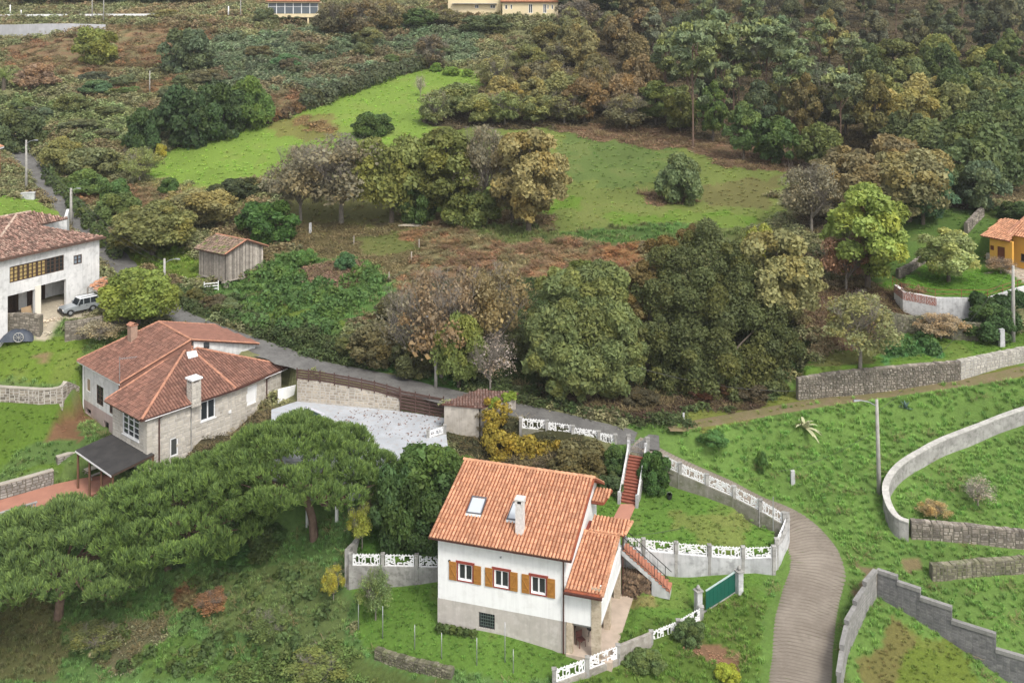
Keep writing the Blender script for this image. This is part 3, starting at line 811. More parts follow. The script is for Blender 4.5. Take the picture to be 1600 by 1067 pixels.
def make_covers():
    X, Y = cover_points()
    keep = np.ones(len(X), bool)
    for path, w in ((ROAD, 0.1), (LANE, 0.12)):
        d, v = seg_near(X, Y, path); keep &= d > v[:,1]+w
    d, v = seg_near(X, Y, TRACK); keep &= (d > v[:,1]-0.1) | ((d < 0.3) & (rng.uniform(0, 1, len(X)) < 0.3))
    for pl in KEEP_OUT: keep &= ~inside(X, Y, pl)
    X = X[keep]; Y = Y[keep]; Z = ground_raw(X, Y)
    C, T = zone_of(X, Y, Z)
    tall = (C == BRAM) | (C == FERN) | (C == LONG)
    if BANDS:
        bd = np.full(len(X), 9.0)
        for a in BANDS:
            d, _ = seg_near(X, Y, a); bd = np.minimum(bd, d)
        q = (bd > 0.3) & ((bd > 1.1) | ~((C == BRAM) | (C == FERN)))
        X, Y, Z, C, T = X[q], Y[q], Z[q], C[q], T[q]
    T = np.clip(T*1.25*rng.uniform(0.75, 1.3, (len(X), 1))*rng.uniform(0.92, 1.08, (len(X), 3)), 0, 0.7)
    f = np.clip(Y/80, 0.8, 3.2)
    u = rng.uniform(0, 1, len(X))
    S = rng.uniform(0.7, 1.3, len(X))
    dryT = np.array([0.30,0.24,0.12])
    k = (C == LAWN) & ((Y < 100) | (u < .6))
    scatter('lawn_grass', 'short mown green grass of the lawns and fields', 'grass', X[k], Y[k], 0.34*S[k]*np.minimum(f[k], 1.8), T[k]*(1.18+.38*np.clip((Y[k]-90)/60, 0, 1))[:,None], squash=0.34)
    k = (C == LONG)
    scatter('long_grass', 'rank long green grass on the slopes', 'grass', X[k], Y[k], 0.50*S[k]*f[k], T[k]*1.45, squash=0.62)
    k = (C == LONG) & (u < 0.32)
    scatter('weeds', 'leafy green weeds mixed in the long grass', 'leafy', X[k]+0.1, Y[k]+0.1, 0.36*S[k]*np.minimum(f[k], 1.8), T[k]*np.array([1.35,1.45,1.6]), squash=0.7)
    k = (C == BRAM)
    scatter('bramble', 'sprawling grey green bramble thicket on the hill', 'bramble', X[k], Y[k], 0.95*S[k]*f[k]**0.8, T[k]*1.2, squash=0.85)
    k = ((C == BRAM) & (u < 0.3)) | ((C == FERN) & (u > .75))
    scatter('scrub_leaves', 'low leafy scrub growing through the brambles', 'leafy', X[k]+0.1, Y[k], 0.9*S[k]*f[k]**0.8, T[k]*np.array([1.1,1.0,0.9]), squash=0.9)
    k = (C == FERN)
    scatter('bracken', 'rust brown dying bracken on the slopes', 'fern', X[k], Y[k], 0.62*S[k]*f[k]**0.8, T[k]*1.15, squash=1.0)
    k = ((C == LITT) | (C == BARE) & (u < 0.12))
    scatter('leaf_litter', 'fallen brown leaves under the trees', 'leaves', X[k], Y[k], 0.9*S[k]*f[k], T[k]*1.3, zoff=0.02)
    k = ((C == LITT) & (u < 0.25)) | ((C == FERN) & (u < 0.45)) | ((C == BRAM) & (u > 0.9)) | ((C == LONG) & (u > 0.965))
    scatter('dead_twigs', 'dry bare twigs and stalks among the scrub', 'twigs', X[k]+0.1, Y[k]+0.1, 0.85*S[k]*f[k]**0.8, np.tile(dryT*0.75, (k.sum(), 1))*S[k][:,None], squash=0.8)
# ------------------------------------------------------------------ building helpers (world coordinates; every part is stored relative to its root)
def ray_plane(px, py, p0, n):
    o = Vector((0, 0, CH)); d = Vector(((px-CX)/F, 1.0, -(py-YH)/F))
    return o + d*((Vector(p0)-o).dot(n)/d.dot(n))

def part(name, mb, m, root, parent=None, kind=None, label=None, smooth=False):
    loc = root.location
    o = mb.build(name, m, parent or root, smooth, rel=loc)
    if kind: o['kind'] = kind
    if label: o['label'] = label
    return o

def piece(name, me, root, M, parent=None):
    """a shared-mesh piece placed by a world matrix"""
    o = bpy.data.objects.new(name, me); col.objects.link(o)
    o.parent = parent or root
    T = M.copy(); T.translation = T.translation-root.location
    o.matrix_local = T
    return o

class WMap:
    """a wall plane from A to B; w grows inward (side=+1: to the left of A->B)"""
    def __init__(s, A, B, side=1):
        s.A = Vector((A[0], A[1], 0)); s.B = Vector((B[0], B[1], 0)); d = s.B-s.A
        s.L = d.length; s.u = d/s.L; s.n = Vector((-s.u.y, s.u.x, 0))*side
    def p(s, u, w, z): return s.A+s.u*u+s.n*w+Vector((0, 0, z))
    def hit(s, px, py, w=0.0):
        q = ray_plane(px, py, s.A+s.n*w, s.n); return (q-s.A).dot(s.u), q.z
    def box(s, mb, u0, u1, w0, w1, z0, z1, val=0.5):
        b = [s.p(u0,w0,z0), s.p(u1,w0,z0), s.p(u1,w1,z0), s.p(u0,w1,z0)]
        t = [s.p(u0,w0,z1), s.p(u1,w0,z1), s.p(u1,w1,z1), s.p(u0,w1,z1)]
        if (b[1]-b[0]).cross(b[3]-b[0]).z < 0: b.reverse(); t.reverse()
        return mb.hexa(b, t, val)
    def rect(s, pa, pb, w=0.0):
        """two photo corners (upper left, lower right) -> u0, u1, z0, z1"""
        u0, z1 = s.hit(pa[0], pa[1], w); u1, z0 = s.hit(pb[0], pb[1], w)
        return min(u0, u1), max(u0, u1), min(z0, z1), max(z0, z1)

def wall_cells(mb, M, u0, u1, z0, z1, t, ops=(), val=0.5):
    us = sorted({u0, u1, *[max(u0, min(u1, o[k])) for o in ops for k in (0, 1)]})
    zs = sorted({z0, z1, *[max(z0, min(z1, o[k])) for o in ops for k in (2, 3)]})
    for a, b in zip(us[:-1], us[1:]):
        run = None
        for c, d in zip(zs[:-1], zs[1:]):
            um, zm = (a+b)/2, (c+d)/2
            solid = not any(o[0] < um < o[1] and o[2] < zm < o[3] for o in ops)
            if solid: run = (run[0], d) if run else (c, d)
            if run and (not solid or d == zs[-1]):
                M.box(mb, a, b, 0, t, run[0], run[1], val); run = None
    return mb

def stonework(mb, M, u0, u1, z0, z1, ops=(), seed=0, w=(0.28, 0.6), h=(0.17, 0.32), proud=0.05, ztop=None, gap=0.02):
    r = random.Random(seed); z = z0
    while z < z1-0.03:
        hh = min(r.uniform(*h), z1-z)
        u = u0
        while u < u1-0.03:
            ww = min(r.uniform(*w), u1-u)
            uc = u+ww/2; zc = z+hh/2
            top = ztop(uc) if ztop else z1
            if zc < top-0.02 and not any(o[0]-0.05 < uc < o[1]+0.05 and o[2]-0.05 < zc < o[3]+0.05 for o in ops):
                p = proud*r.uniform(0.4, 1.0); g = gap; a = [r.uniform(0, 0.03) for _ in range(8)]
                zt = min(z+hh-g, top)
                q = [(u+g+a[0], z+g+a[1]*.6), (u+ww-g-a[2], z+g+a[3]*.6), (u+ww-g-a[4], zt-a[5]*.6), (u+g+a[6], zt-a[7]*.6)]
                back = [M.p(x, 0.01, zz) for x, zz in q]; fr = [M.p(x+(uc-x)*0.12, -p, zz+(zc-zz)*0.12) for x, zz in q]
                mb.add(back+fr, [(4,5,6,7),(0,1,5,4),(1,2,6,5),(2,3,7,6),(3,0,4,7)], r.random())
            u += ww
        z += hh
    return mb

M_WHITE = mat('white_render', (0.84,0.84,0.83), 0.85, c2=(0.81,0.81,0.80), scale=0.7, c3=(0.60,0.58,0.55), scale3=2.2, amt3=0.25, streak=0.16, bump=0.12)
M_WHITE_OLD = mat('old_white_render', (0.74,0.73,0.71), 0.9, c2=(0.62,0.62,0.61), scale=0.6, c3=(0.35,0.35,0.34), scale3=2.2, amt3=0.45, streak=0.35, bump=0.2)
M_PLINTH = mat('grey_cement_render', (0.50,0.46,0.42), 0.9, c2=(0.40,0.37,0.33), scale=0.9, c3=(0.62,0.59,0.55), scale3=2.5, streak=0.25, bump=0.25)
M_CONC = mat('weathered_concrete', (0.42,0.41,0.385), 0.92, c2=(0.26,0.25,0.235), scale=0.9, c3=(0.13,0.13,0.115), scale3=3.0, amt3=0.6, streak=0.35, bump=0.4)
M_CONCW = mat('whitewashed_concrete', (0.60,0.60,0.595), 0.9, c2=(0.40,0.405,0.41), scale=0.55, c3=(0.22,0.22,0.22), scale3=1.8, amt3=0.65, streak=0.45, bump=0.3)
M_LATT = mat('white_painted_concrete', (0.80,0.80,0.80), 0.7, c3=(0.55,0.55,0.52), scale3=6, amt3=0.4)
M_STONE = mat('field_stone', (0.27,0.235,0.195), 0.92, c2=(0.15,0.13,0.105), scale=0.8, c3=(0.46,0.43,0.39), scale3=4, val=0.45, bump=0.4)
M_STONEL = mat('pale_house_stone', (0.50,0.46,0.40), 0.9, c2=(0.42,0.385,0.33), scale=1.0, c3=(0.60,0.56,0.50), scale3=4, val=0.22, bump=0.3)
M_MORTAR = mat('pale_mortar', (0.52,0.49,0.45), 0.95, c2=(0.43,0.40,0.36), scale=2, bump=0.3)
M_MORTARD = mat('dark_mortar', (0.17,0.15,0.12), 0.95, c2=(0.12,0.115,0.085), scale=2, bump=0.3)
M_QUOIN = mat('quoin_stone', (0.55,0.47,0.36), 0.9, c2=(0.40,0.33,0.24), scale=3, c3=(0.25,0.20,0.14), scale3=7, bump=0.4)
M_TILE = mat('orange_roof_tile', (0.52,0.265,0.155), 0.8, c2=(0.46,0.225,0.125), scale=1.0, c3=(0.56,0.33,0.22), scale3=6, val=0.24, bump=0.15)
M_TILEC = mat('orange_tile_channel', (0.30,0.085,0.04), 0.9, c2=(0.20,0.06,0.035), scale=2.5, bump=0.2)
M_TILEB = mat('brown_red_roof_tile', (0.235,0.115,0.083), 0.85, c2=(0.17,0.088,0.066), scale=0.8, c3=(0.30,0.17,0.12), scale3=4, val=0.28, bump=0.2)
M_TILEBC = mat('brown_tile_channel', (0.12,0.055,0.04), 0.9, c2=(0.12,0.06,0.045), scale=2.0)
M_TILEO = mat('old_barrel_tile', (0.27,0.15,0.115), 0.9, c2=(0.21,0.135,0.105), scale=1.2, c3=(0.50,0.38,0.30), scale3=5, amt3=0.7, val=0.55, bump=0.3)
M_TILEOC = mat('old_tile_channel', (0.13,0.075,0.055), 0.95, c2=(0.08,0.05,0.04), scale=2.0)
M_WOODL = mat('honey_wood', (0.42,0.20,0.045), 0.6, c2=(0.34,0.15,0.035), scale=5, bump=0.2)
M_REDW = mat('dark_red_paint', (0.30,0.065,0.045), 0.7, c2=(0.24,0.05,0.04), scale=3)
M_BROWNM = mat('brown_metal', (0.075,0.03,0.024), 0.45, spec=0.5)
M_FRAME = mat('white_window_frame', (0.80,0.80,0.80), 0.4, spec=0.5)
M_DARKW = mat('dark_brown_wood', (0.055,0.035,0.025), 0.7, c2=(0.08,0.05,0.035), scale=4)
M_GREYW = mat('weathered_grey_wood', (0.36,0.32,0.275), 0.9, c2=(0.24,0.21,0.18), scale=2.5, c3=(0.46,0.42,0.37), scale3=7, val=0.35, objrand=0.38, bump=0.3)
M_DARK = mat('dark_interior', (0.02,0.018,0.016), 0.9)
M_FLOOR = mat('beige_paving', (0.52,0.42,0.34), 0.8, c2=(0.42,0.34,0.27), scale=1.5, bump=0.15)
M_BRICKR = mat('terracotta_paving', (0.42,0.20,0.14), 0.8, c2=(0.36,0.17,0.12), scale=1.2, val=0.15, bump=0.2)
M_STEP = mat('red_brick_step', (0.24,0.075,0.045), 0.8, c2=(0.17,0.055,0.035), scale=4, val=0.25, bump=0.2)
M_BLACK = mat('black_metal', (0.02,0.02,0.022), 0.4, spec=0.5)
M_GALV = mat('galvanised_metal', (0.42,0.43,0.44), 0.45, metal=0.6)
M_POLE = mat('concrete_pole', (0.40,0.385,0.355), 0.9, c2=(0.30,0.285,0.26), scale=2.0, bump=0.2)
M_GREEN = mat('dark_green_gate_paint', (0.008,0.10,0.068), 0.45, c2=(0.010,0.085,0.06), scale=1.0, spec=0.5)
M_YELLOW = mat('ochre_yellow_render', (0.72,0.40,0.075), 0.85, c2=(0.66,0.36,0.07), scale=0.8, streak=0.1, bump=0.1)
M_CREAM = mat('pale_yellow_render', (0.72,0.60,0.38), 0.85, c2=(0.64,0.54,0.35), scale=0.4)
M_BITUMEN = mat('dark_felt_roof', (0.035,0.033,0.033), 0.75, c2=(0.055,0.052,0.05), scale=1.2, bump=0.2)
M_RUBBER = mat('black_rubber', (0.02,0.02,0.02), 0.8)
M_SILVER = mat('grey_green_car_paint', (0.40,0.43,0.45), 0.3, metal=0.4, spec=0.6)
M_CABLE = mat('black_cable', (0.05,0.05,0.05), 0.6)
def glass_mat(name, c, rough=0.06):
    m, nt, b = nodes(name); b.inputs['Base Color'].default_value = (*c, 1); b.inputs['Roughness'].default_value = rough
    b.inputs['Specular IOR Level'].default_value = 0.8
    MATS[name] = m; return m
M_GLASS = glass_mat('window_glass', (0.025,0.03,0.035))
M_SKYGL = glass_mat('skylight_glass', (0.50,0.53,0.56), 0.03)
M_CURT = glass_mat('curtained_glass', (0.45,0.33,0.14), 0.25)

def window(root, M, u0, u1, z0, z1, parent=None, fm=None, gl=None, nx=2, nz=1, rec=0.10, fw=0.06, sill=None, name='window'):
    """frame (part) with its glass as a sub-part"""
    fm = fm or M_FRAME; gl = gl or M_GLASS
    f = MB()
    for a, b, c, d in ((u0,u0+fw,z0,z1),(u1-fw,u1,z0,z1),(u0+fw,u1-fw,z0,z0+fw),(u0+fw,u1-fw,z1-fw,z1)):
        M.box(f, a, b, rec-0.03, rec+0.04, c, d)
    for i in range(1, nx):
        c = u0+(u1-u0)*i/nx; M.box(f, c-fw*0.6, c+fw*0.6, rec-0.025, rec+0.035, z0+fw, z1-fw)
    for j in range(1, nz):
        c = z0+(z1-z0)*j/nz; M.box(f, u0+fw, u1-fw, rec-0.02, rec+0.03, c-fw*0.3, c+fw*0.3)
    fo = part(name, f, fm, root, parent)
    g = MB(); M.box(g, u0+0.005, u1-0.005, rec+0.045, rec+0.06, z0+0.005, z1-0.005)
    part('pane', g, gl, root, fo)
    if sill:
        s = MB(); M.box(s, u0-0.08, u1+0.08, -0.06, 0.08, z0-0.08, z0-0.003)
        part('sill', s, sill, root, fo)
    return fo

def arc_tile_mesh(name, w, L, h, m, seg=4, thick=0.012):
    """half-round tile along +y (downslope), base plane z=0, lower end lifted"""
    V = []; Fc = []
    for y, lift, sc in ((0, 0.0, 0.92), (L, 0.032, 1.0)):
        for k in range(seg+1):
            a = math.pi*k/seg
            V.append((-math.cos(a)*w*0.5*sc, y, math.sin(a)*h*sc+lift))
    n = seg+1
    for k in range(seg): Fc.append((k, k+n, k+n+1, k+1))
    Fc.append(tuple(range(n, 2*n)))
    me = bpy.data.meshes.new(name); me.from_pydata(V, [], Fc); me.materials.append(m)
    at = me.attributes.new('val', 'FLOAT', 'FACE'); at.data.foreach_set('value', [0.5]*len(Fc))
    return me

def facet_frame(poly):
    n = (poly[1]-poly[0]).cross(poly[2]-poly[0]).normalized()
    if n.z < 0: n = -n
    down = (Vector((0,0,-1))-n*Vector((0,0,-1)).dot(n)).normalized()
    return n, down, n.cross(down).normalized()   # normal, down, across

def tile_spots(poly, w, r, holes=(), start=0.0):
    n, dn, ac = facet_frame(poly); o = poly[0]
    uv = [((p-o).dot(ac), (p-o).dot(dn)) for p in poly]
    us = [a for a, b in uv]; vs = [b for a, b in uv]
    U = np.arange(min(us)+w/2, max(us), w); V = np.arange(min(vs)+start, max(vs), r)
    gu, gv = np.meshgrid(U, V); gu = gu.ravel(); gv = gv.ravel()
    k = inside(gu, gv+r*0.5, uv)
    for h in holes:
        huv = [((p-o).dot(ac), (p-o).dot(dn)) for p in h]; k &= ~inside(gu, gv+r*0.5, huv)
    return o, n, dn, ac, list(zip(gu[k], gv[k]))

def tiles_stuff(mb, poly, w=0.24, r=0.38, h=0.055, jit=0.0, seed=0, holes=(), lift=0.0, seg=4, skip=None):
    o, n, dn, ac, sp = tile_spots(poly, w, r, holes); rr = random.Random(seed)
    for i, (u, v) in enumerate(sp):
        if skip and i in skip: continue
        ju = rr.uniform(-jit, jit)*w; jn = rr.uniform(0, jit)*0.05; tw = rr.uniform(-jit, jit)*0.12; val = rr.random()
        base = mb.n; ww = w*0.76
        for yy, lf, sc in ((v, 0.0, 0.92), (v+r*1.1, 0.032, 1.0)):
            for k in range(seg+1):
                a = math.pi*k/seg
                p = o+ac*(u+ju+tw*(yy-v)-math.cos(a)*ww*0.5*sc)+dn*yy+n*(math.sin(a)*h*sc+lf+jn+lift+0.01)
                mb.v.append((p.x, p.y, p.z))
        m = seg+1
        for k in range(seg): mb.f.append([base+k, base+k+m, base+k+m+1, base+k+1]); mb.c.append(val)
        mb.f.append([base+m+k for k in range(m)]); mb.c.append(val)
        mb.n += 2*m
    return mb

def slab(mb, poly, t=0.12, val=0.5):
    """polygon with thickness t downwards"""
    n = len(poly); vs = list(poly)+[p-Vector((0,0,t)) for p in poly]
    nn = (poly[1]-poly[0]).cross(poly[2]-poly[0])
    up = list(range(n)) if nn.z > 0 else list(range(n))[::-1]
    f = [up, [i+n for i in up[::-1]]]
    for a, b in zip(up, up[1:]+up[:1]): f.append([b, a, a+n, b+n])
    return mb.add(vs, f, val)

def caps(mb, a, b, r=0.13, step=0.4, seed=0, lift=0.03):
    """a line of half-round cap tiles"""
    a = Vector(a); b = Vector(b); d = b-a; L = d.length; d = d/L; rr = random.Random(seed)
    sd = d.cross(Vector((0,0,1))).normalized(); up = sd.cross(d)
    k = int(L/step)+1
    for i in range(k):
        p = a+d*(i*step); q = a+d*min(L, (i+1)*step+0.04)
        for j, (c, s, lf) in enumerate(((p, 1.0, 0.02), (q, 0.86, 0.0))):
            for t in range(6):
                an = math.pi*t/5
                v = c+sd*math.cos(an)*r*s+up*(math.sin(an)*r*0.8*s+lift+lf-0.05); mb.v.append((v.x, v.y, v.z))
        val = rr.random(); b0 = mb.n
        for t in range(5): mb.f.append([b0+t, b0+t+1, b0+6+t+1, b0+6+t]); mb.c.append(val)
        mb.f.append([b0+t for t in range(6)][::-1]); mb.c.append(val); mb.n += 12
    return mb

def roof(root, poly_list, mt, mc, w, r, h, jit=0.0, seed=0, t=0.14, holes=(), as_parts=None, seg=4):
    """deck slab (part) with its tiles; facets given as world polygons"""
    deck = MB()
    for pl in poly_list: slab(deck, pl, t)
    rf = part('roof', deck, mc, root)
    tb = MB()
    for i, pl in enumerate(poly_list):
        skip = None
        if as_parts and i == 0:
            o, n, dn, ac, sp = tile_spots(pl, w, r, holes)
            order = sorted(range(len(sp)), key=lambda j: (o+ac*sp[j][0]+dn*sp[j][1]).y)[:290]
            skip = set(order)
            vars_ = []
            for q in range(5):
                me = arc_tile_mesh('roof_tile', w*0.76, r*1.1, h, mt); me.attributes['val'].data.foreach_set('value', [0.1+0.2*q]*len(me.polygons)); vars_.append(me)
            for j in order:
                u, v = sp[j]; M = Matrix((( ac.x, dn.x, n.x, 0), (ac.y, dn.y, n.y, 0), (ac.z, dn.z, n.z, 0), (0,0,0,1)))
                if M.to_3x3().determinant() < 0: M = Matrix(((-ac.x, dn.x, n.x, 0), (-ac.y, dn.y, n.y, 0), (-ac.z, dn.z, n.z, 0), (0,0,0,1)))
                M.translation = o+ac*u+dn*v+n*0.01
                piece('roof_tile', vars_[random.randrange(5)], root, M, rf)
        tiles_stuff(tb, pl, w, r, h, jit, seed+i, holes, seg=seg, skip=skip)
    part('tile_rows', tb, mt, root, rf, kind='stuff')
    return rf

def foot(poly, grow=0.0):
    """keep plants out of a world polygon"""
    c = np.mean(np.array([(p[0], p[1]) for p in poly]), axis=0)
    KEEP_OUT.append([tuple(c+(np.array((p[0], p[1]))-c)*(1+grow)) for p in poly])

# ================================================================== WHITE HOUSE
TH = R(17.0)
WC = P(884, 1020, 60.8)
wex = Vector((math.cos(TH), -math.sin(TH), 0)); wey = Vector((math.sin(TH), math.cos(TH), 0))
def W(x, y, z): return WC+wex*x+wey*y+Vector((0, 0, z))
wh = empty('white_house', W(-4.3, 4.6, 0), 0, 'white house with bright orange tile roof and three brown-shuttered front windows', 'house')
HW, HDp = 8.55, 9.2
FM = WMap(W(-HW,0,0), W(0,0,0), 1)                      # front
RM = WMap(W(0,0,0), W(0,HDp,0), 1)                       # right side
LM = WMap(W(-HW,HDp,0), W(-HW,0,0), 1); BM = WMap(W(0,HDp,0), W(-HW,HDp,0), 1)
Z0 = WC.z
wins = [((715.5,885.5),(738.5,913.5)), ((772.3,894),(795,922)), ((829.8,902.5),(853,931))]
wr = []
for a, b in wins:
    u0, _ = FM.hit(a[0], a[1]); u1, _ = FM.hit(b[0], b[1]); um = (u0+u1)/2
    wr.append((um-0.48, um+0.48, Z0+3.38, Z0+4.45))
bu0, _ = FM.hit(748, 960); bu1, _ = FM.hit(773, 960)
base_w = (bu0, bu1, Z0+0.55, Z0+1.55)
body = MB()
wall_cells(body, FM, 0, HW, Z0+1.95, Z0+6.1, 0.3, wr)
wall_cells(body, RM, 0.3, HDp, Z0+1.95, Z0+6.1, 0.3, [(5.6,6.6,Z0+2.6,Z0+4.7),(1.4,2.5,Z0+2.2,Z0+4.3)])
wall_cells(body, LM, 0, HDp-0.3, Z0+1.95, Z0+6.1, 0.3)
wall_cells(body, BM, 0.3, HW-0.3, Z0+1.95, Z0+6.1, 0.3)
for xx in (-HW, -0.3):                                   # gables
    a, b, c, d = W(xx,0.02,Z0-WC.z+6.1), W(xx,6.3,7.98), W(xx,HDp-0.02,6.4), W(xx,HDp-0.02,6.1)
    a = W(xx,0.02,6.1)
    vs = [a,b,c,d]+[p+wex*0.3 for p in (a,b,c,d)]
    body.add(vs, [(0,1,2,3),(7,6,5,4),(0,4,5,1),(1,5,6,2),(2,6,7,3),(3,7,4,0)])
wall_o = part('wall', body, M_WHITE, wh)
pl = MB()
wall_cells(pl, FM, -0.03, HW, Z0-1.2, Z0+1.945, 0.34, [base_w])
wall_cells(pl, LM, 0, HDp-0.33, Z0-1.2, Z0+1.945, 0.34); wall_cells(pl, BM, 0.3, HW-0.3, Z0-1.2, Z0+1.945, 0.3)
wall_cells(pl, RM, 0.35, HDp, Z0-1.2, Z0+1.945, 0.3, [(2.0,3.0,Z0,Z0+1.8)])
part('plinth', pl, M_PLINTH, wh)
inn = MB(); inn.hexa([W(-HW+.35,.5,-.5),W(-.35,.5,-.5),W(-.35,HDp-.4,-.5),W(-HW+.35,HDp-.4,-.5)], [W(-HW+.35,.5,5.9),W(-.35,.5,5.9),W(-.35,HDp-.4,5.9),W(-HW+.35,HDp-.4,5.9)])
part('interior', inn, M_DARK, wh)
for q in wr:
    fo = window(wh, FM, *q, nx=2, fw=0.075, rec=0.08)
    s = MB(); FM.box(s, q[0]-0.09, q[1]+0.09, -0.05, 0.075, q[2]-0.07, q[2]-0.003); part('sill', s, M_REDW, wh, fo)
    l = MB(); FM.box(l, q[0]-0.16, q[1]+0.16, -0.035, 0.07, q[3]+0.003, q[3]+0.17)
    FM.box(l, q[0]-0.09, q[0]-0.004, -0.03, 0.07, q[2]-0.003, q[3]); FM.box(l, q[1]+0.004, q[1]+0.09, -0.03, 0.07, q[2]-0.003, q[3])
    part('surround', l, M_REDW, wh, fo)
    for sg in (-1, 1):
        s = MB(); c = q[0]-0.36 if sg < 0 else q[1]+0.36
        FM.box(s, c-0.25, c+0.25, -0.07, -0.035, q[2]-0.06, q[3]+0.06)
        for k in range(4): FM.box(s, c-0.24+k*0.122, c-0.24+k*0.122+0.108, -0.082, -0.071, q[2]-0.05, q[3]+0.05)
        FM.box(s, c-0.23, c+0.23, -0.10, -0.083, q[2]+0.12, q[2]+0.20); FM.box(s, c-0.23, c+0.23, -0.10, -0.083, q[3]-0.20, q[3]-0.12)
        s.bar(FM.p(c-0.2*sg, -0.092, q[2]+0.2), FM.p(c+0.2*sg, -0.092, q[3]-0.2), 0.07, 0.014)
        part('shutter', s, M_WOODL, wh)
fo = window(wh, FM, *base_w, fm=M_BLACK, nx=2, nz=2, rec=0.14)
g = MB()
for i in range(1, 7): u = base_w[0]+(base_w[1]-base_w[0])*i/7; g.bar(FM.p(u, 0.03, base_w[2]), FM.p(u, 0.03, base_w[3]), 0.025)
for i in range(1, 5): z = base_w[2]+(base_w[3]-base_w[2])*i/5; g.bar(FM.p(base_w[0], 0.045, z), FM.p(base_w[1], 0.045, z), 0.025)
part('window_grille', g, mat('grille_grey_green', (0.10,0.13,0.12), 0.6), wh, fo)
# roof
SL = (8.12-6.15)/(6.3+0.45)
def rz(y): return 6.15+(y+0.45)*SL if y <= 6.3 else 8.12-(y-6.3)*0.56
fr = [W(-HW-0.45,-0.45,rz(-.45)), W(0.5,-0.45,rz(-.45)), W(0.5,6.3,8.12), W(-HW-0.45,6.3,8.12)]
bk = [W(-HW-0.45,6.32,8.12), W(0.5,6.32,8.12), W(0.5,9.7,rz(9.7)), W(-HW-0.45,9.7,rz(9.7))]
sn, sdn, sac = facet_frame(fr)
def onroof(px, py, lift=0.0): return ray_plane(px, py, fr[0]+sn*lift, sn)
sk1 = [onroof(*q) for q in ((728,803),(752,806),(761,779),(738,776))]
sk2 = [onroof(*q) for q in ((791,813),(813.5,816),(821,788),(802,785))]
rf = roof(wh, [fr, bk], M_TILE, M_TILEC, 0.235, 0.42, 0.075, 0.05, 3, holes=(sk1, sk2), as_parts=True)
cb = MB(); caps(cb, W(-HW-0.5,6.3,8.16), W(0.55,6.3,8.16), 0.15, 0.42)
part('ridge_tiles', cb, M_TILE, wh, rf)
vb = MB()
for xx in (-HW-0.43, 0.48): caps(vb, W(xx,-0.48,rz(-.45)+0.02), W(xx,6.25,8.12+0.02), 0.12, 0.42, 5)

for sk in (sk1, sk2):
    f = MB(); c = sum(sk, Vector())/4
    ring = [c+(p-c)*1.0 for p in sk]; inner = [c+(p-c)*0.86 for p in sk]
    for i in range(4):
        j = (i+1) % 4; a, b, e, d = ring[i], ring[j], inner[j], inner[i]
        f.hexa([a, b, e, d] if (b-a).cross(d-a).dot(sn) > 0 else [a, d, e, b], [p+sn*0.13 for p in ([a, b, e, d] if (b-a).cross(d-a).dot(sn) > 0 else [a, d, e, b])])
    so = part('skylight', f, mat('skylight_frame', (0.10,0.10,0.11), 0.5), wh, rf)
    g = MB(); q = [p+sn*0.09 for p in inner]
    g.add(q+[p-sn*0.04 for p in q], [(0,1,2,3),(7,6,5,4),(0,4,5,1),(1,5,6,2),(2,6,7,3),(3,7,4,0)]); part('pane', g, M_SKYGL, wh, so)
    ap = MB(); lo = [sk[0], sk[1]]
    ap.add([lo[0]+sn*0.10, lo[1]+sn*0.10, lo[1]+sdn*0.2+sn*0.09, lo[0]+sdn*0.2+sn*0.09], [(0,3,2,1),(0,1,2,3)][:1]); part('flashing', ap, mat('lead_flashing', (0.55,0.55,0.54), 0.6), wh, so)
# chimney on the front slope
cb0 = onroof(811, 836); ch = MB()
cx, cy = (cb0-WC).dot(wex), (cb0-WC).dot(wey)
def wbox(mb, x0, y0, z0, x1, y1, z1, val=0.5):
    return mb.hexa([W(x0,y0,z0),W(x1,y0,z0),W(x1,y1,z0),W(x0,y1,z0)], [W(x0,y0,z1),W(x1,y0,z1),W(x1,y1,z1),W(x0,y1,z1)], val)
czb = rz(cy)-0.3; wbox(ch, cx-.25, cy, czb, cx+.25, cy+.5, czb+2.25)
cho = part('chimney', ch, mat('whitewashed_brick', (0.74,0.72,0.69), 0.9, c2=(0.60,0.58,0.55), scale=5, c3=(0.45,0.42,0.38), scale3=12, bump=0.5), wh, rf)
cc_ = MB()
for a, b in ((-.28,-.03),(.14,-.03),(-.28,.39),(.14,.39)): wbox(cc_, cx+a, cy+b, czb+2.253, cx+a+.14, cy+b+.14, czb+2.5)
wbox(cc_, cx-.31, cy-.06, czb+2.5, cx+.31, cy+.56, czb+2.60); part('chimney_cap', cc_, MATS['whitewashed_brick'], wh, cho)
fl = MB(); wbox(fl, cx-.18, cy+.1, czb+2.255, cx+.18, cy+.46, czb+2.45); part('flue', fl, M_BLACK, wh, cho)
gt = MB(); a, b = W(-HW-.45,-.52,6.07), W(.5,-.52,6.07); gt.bar(a, b, 0.13, 0.12); part('gutter', gt, M_BROWNM, wh)
dp = MB(); dp.tube([W(-.12,-.5,6.0), W(-.12,-.12,5.75), W(-.12,-.10,0.0)], 0.05, 6); part('downpipe', dp, M_BROWNM, wh)
vt = MB(); q = FM.hit(702.3,876); vt.tube([FM.p(q[0], -.02, q[1]), FM.p(q[0], 0.06, q[1])], 0.09, 10); part('vent', vt, M_BLACK, wh)
vt = MB(); q = FM.hit(782.8,869.5); vt.tube([FM.p(q[0], -.10, q[1]), FM.p(q[0], 0.0, q[1])], 0.06, 8); part('wall_lamp', vt, M_GALV, wh)
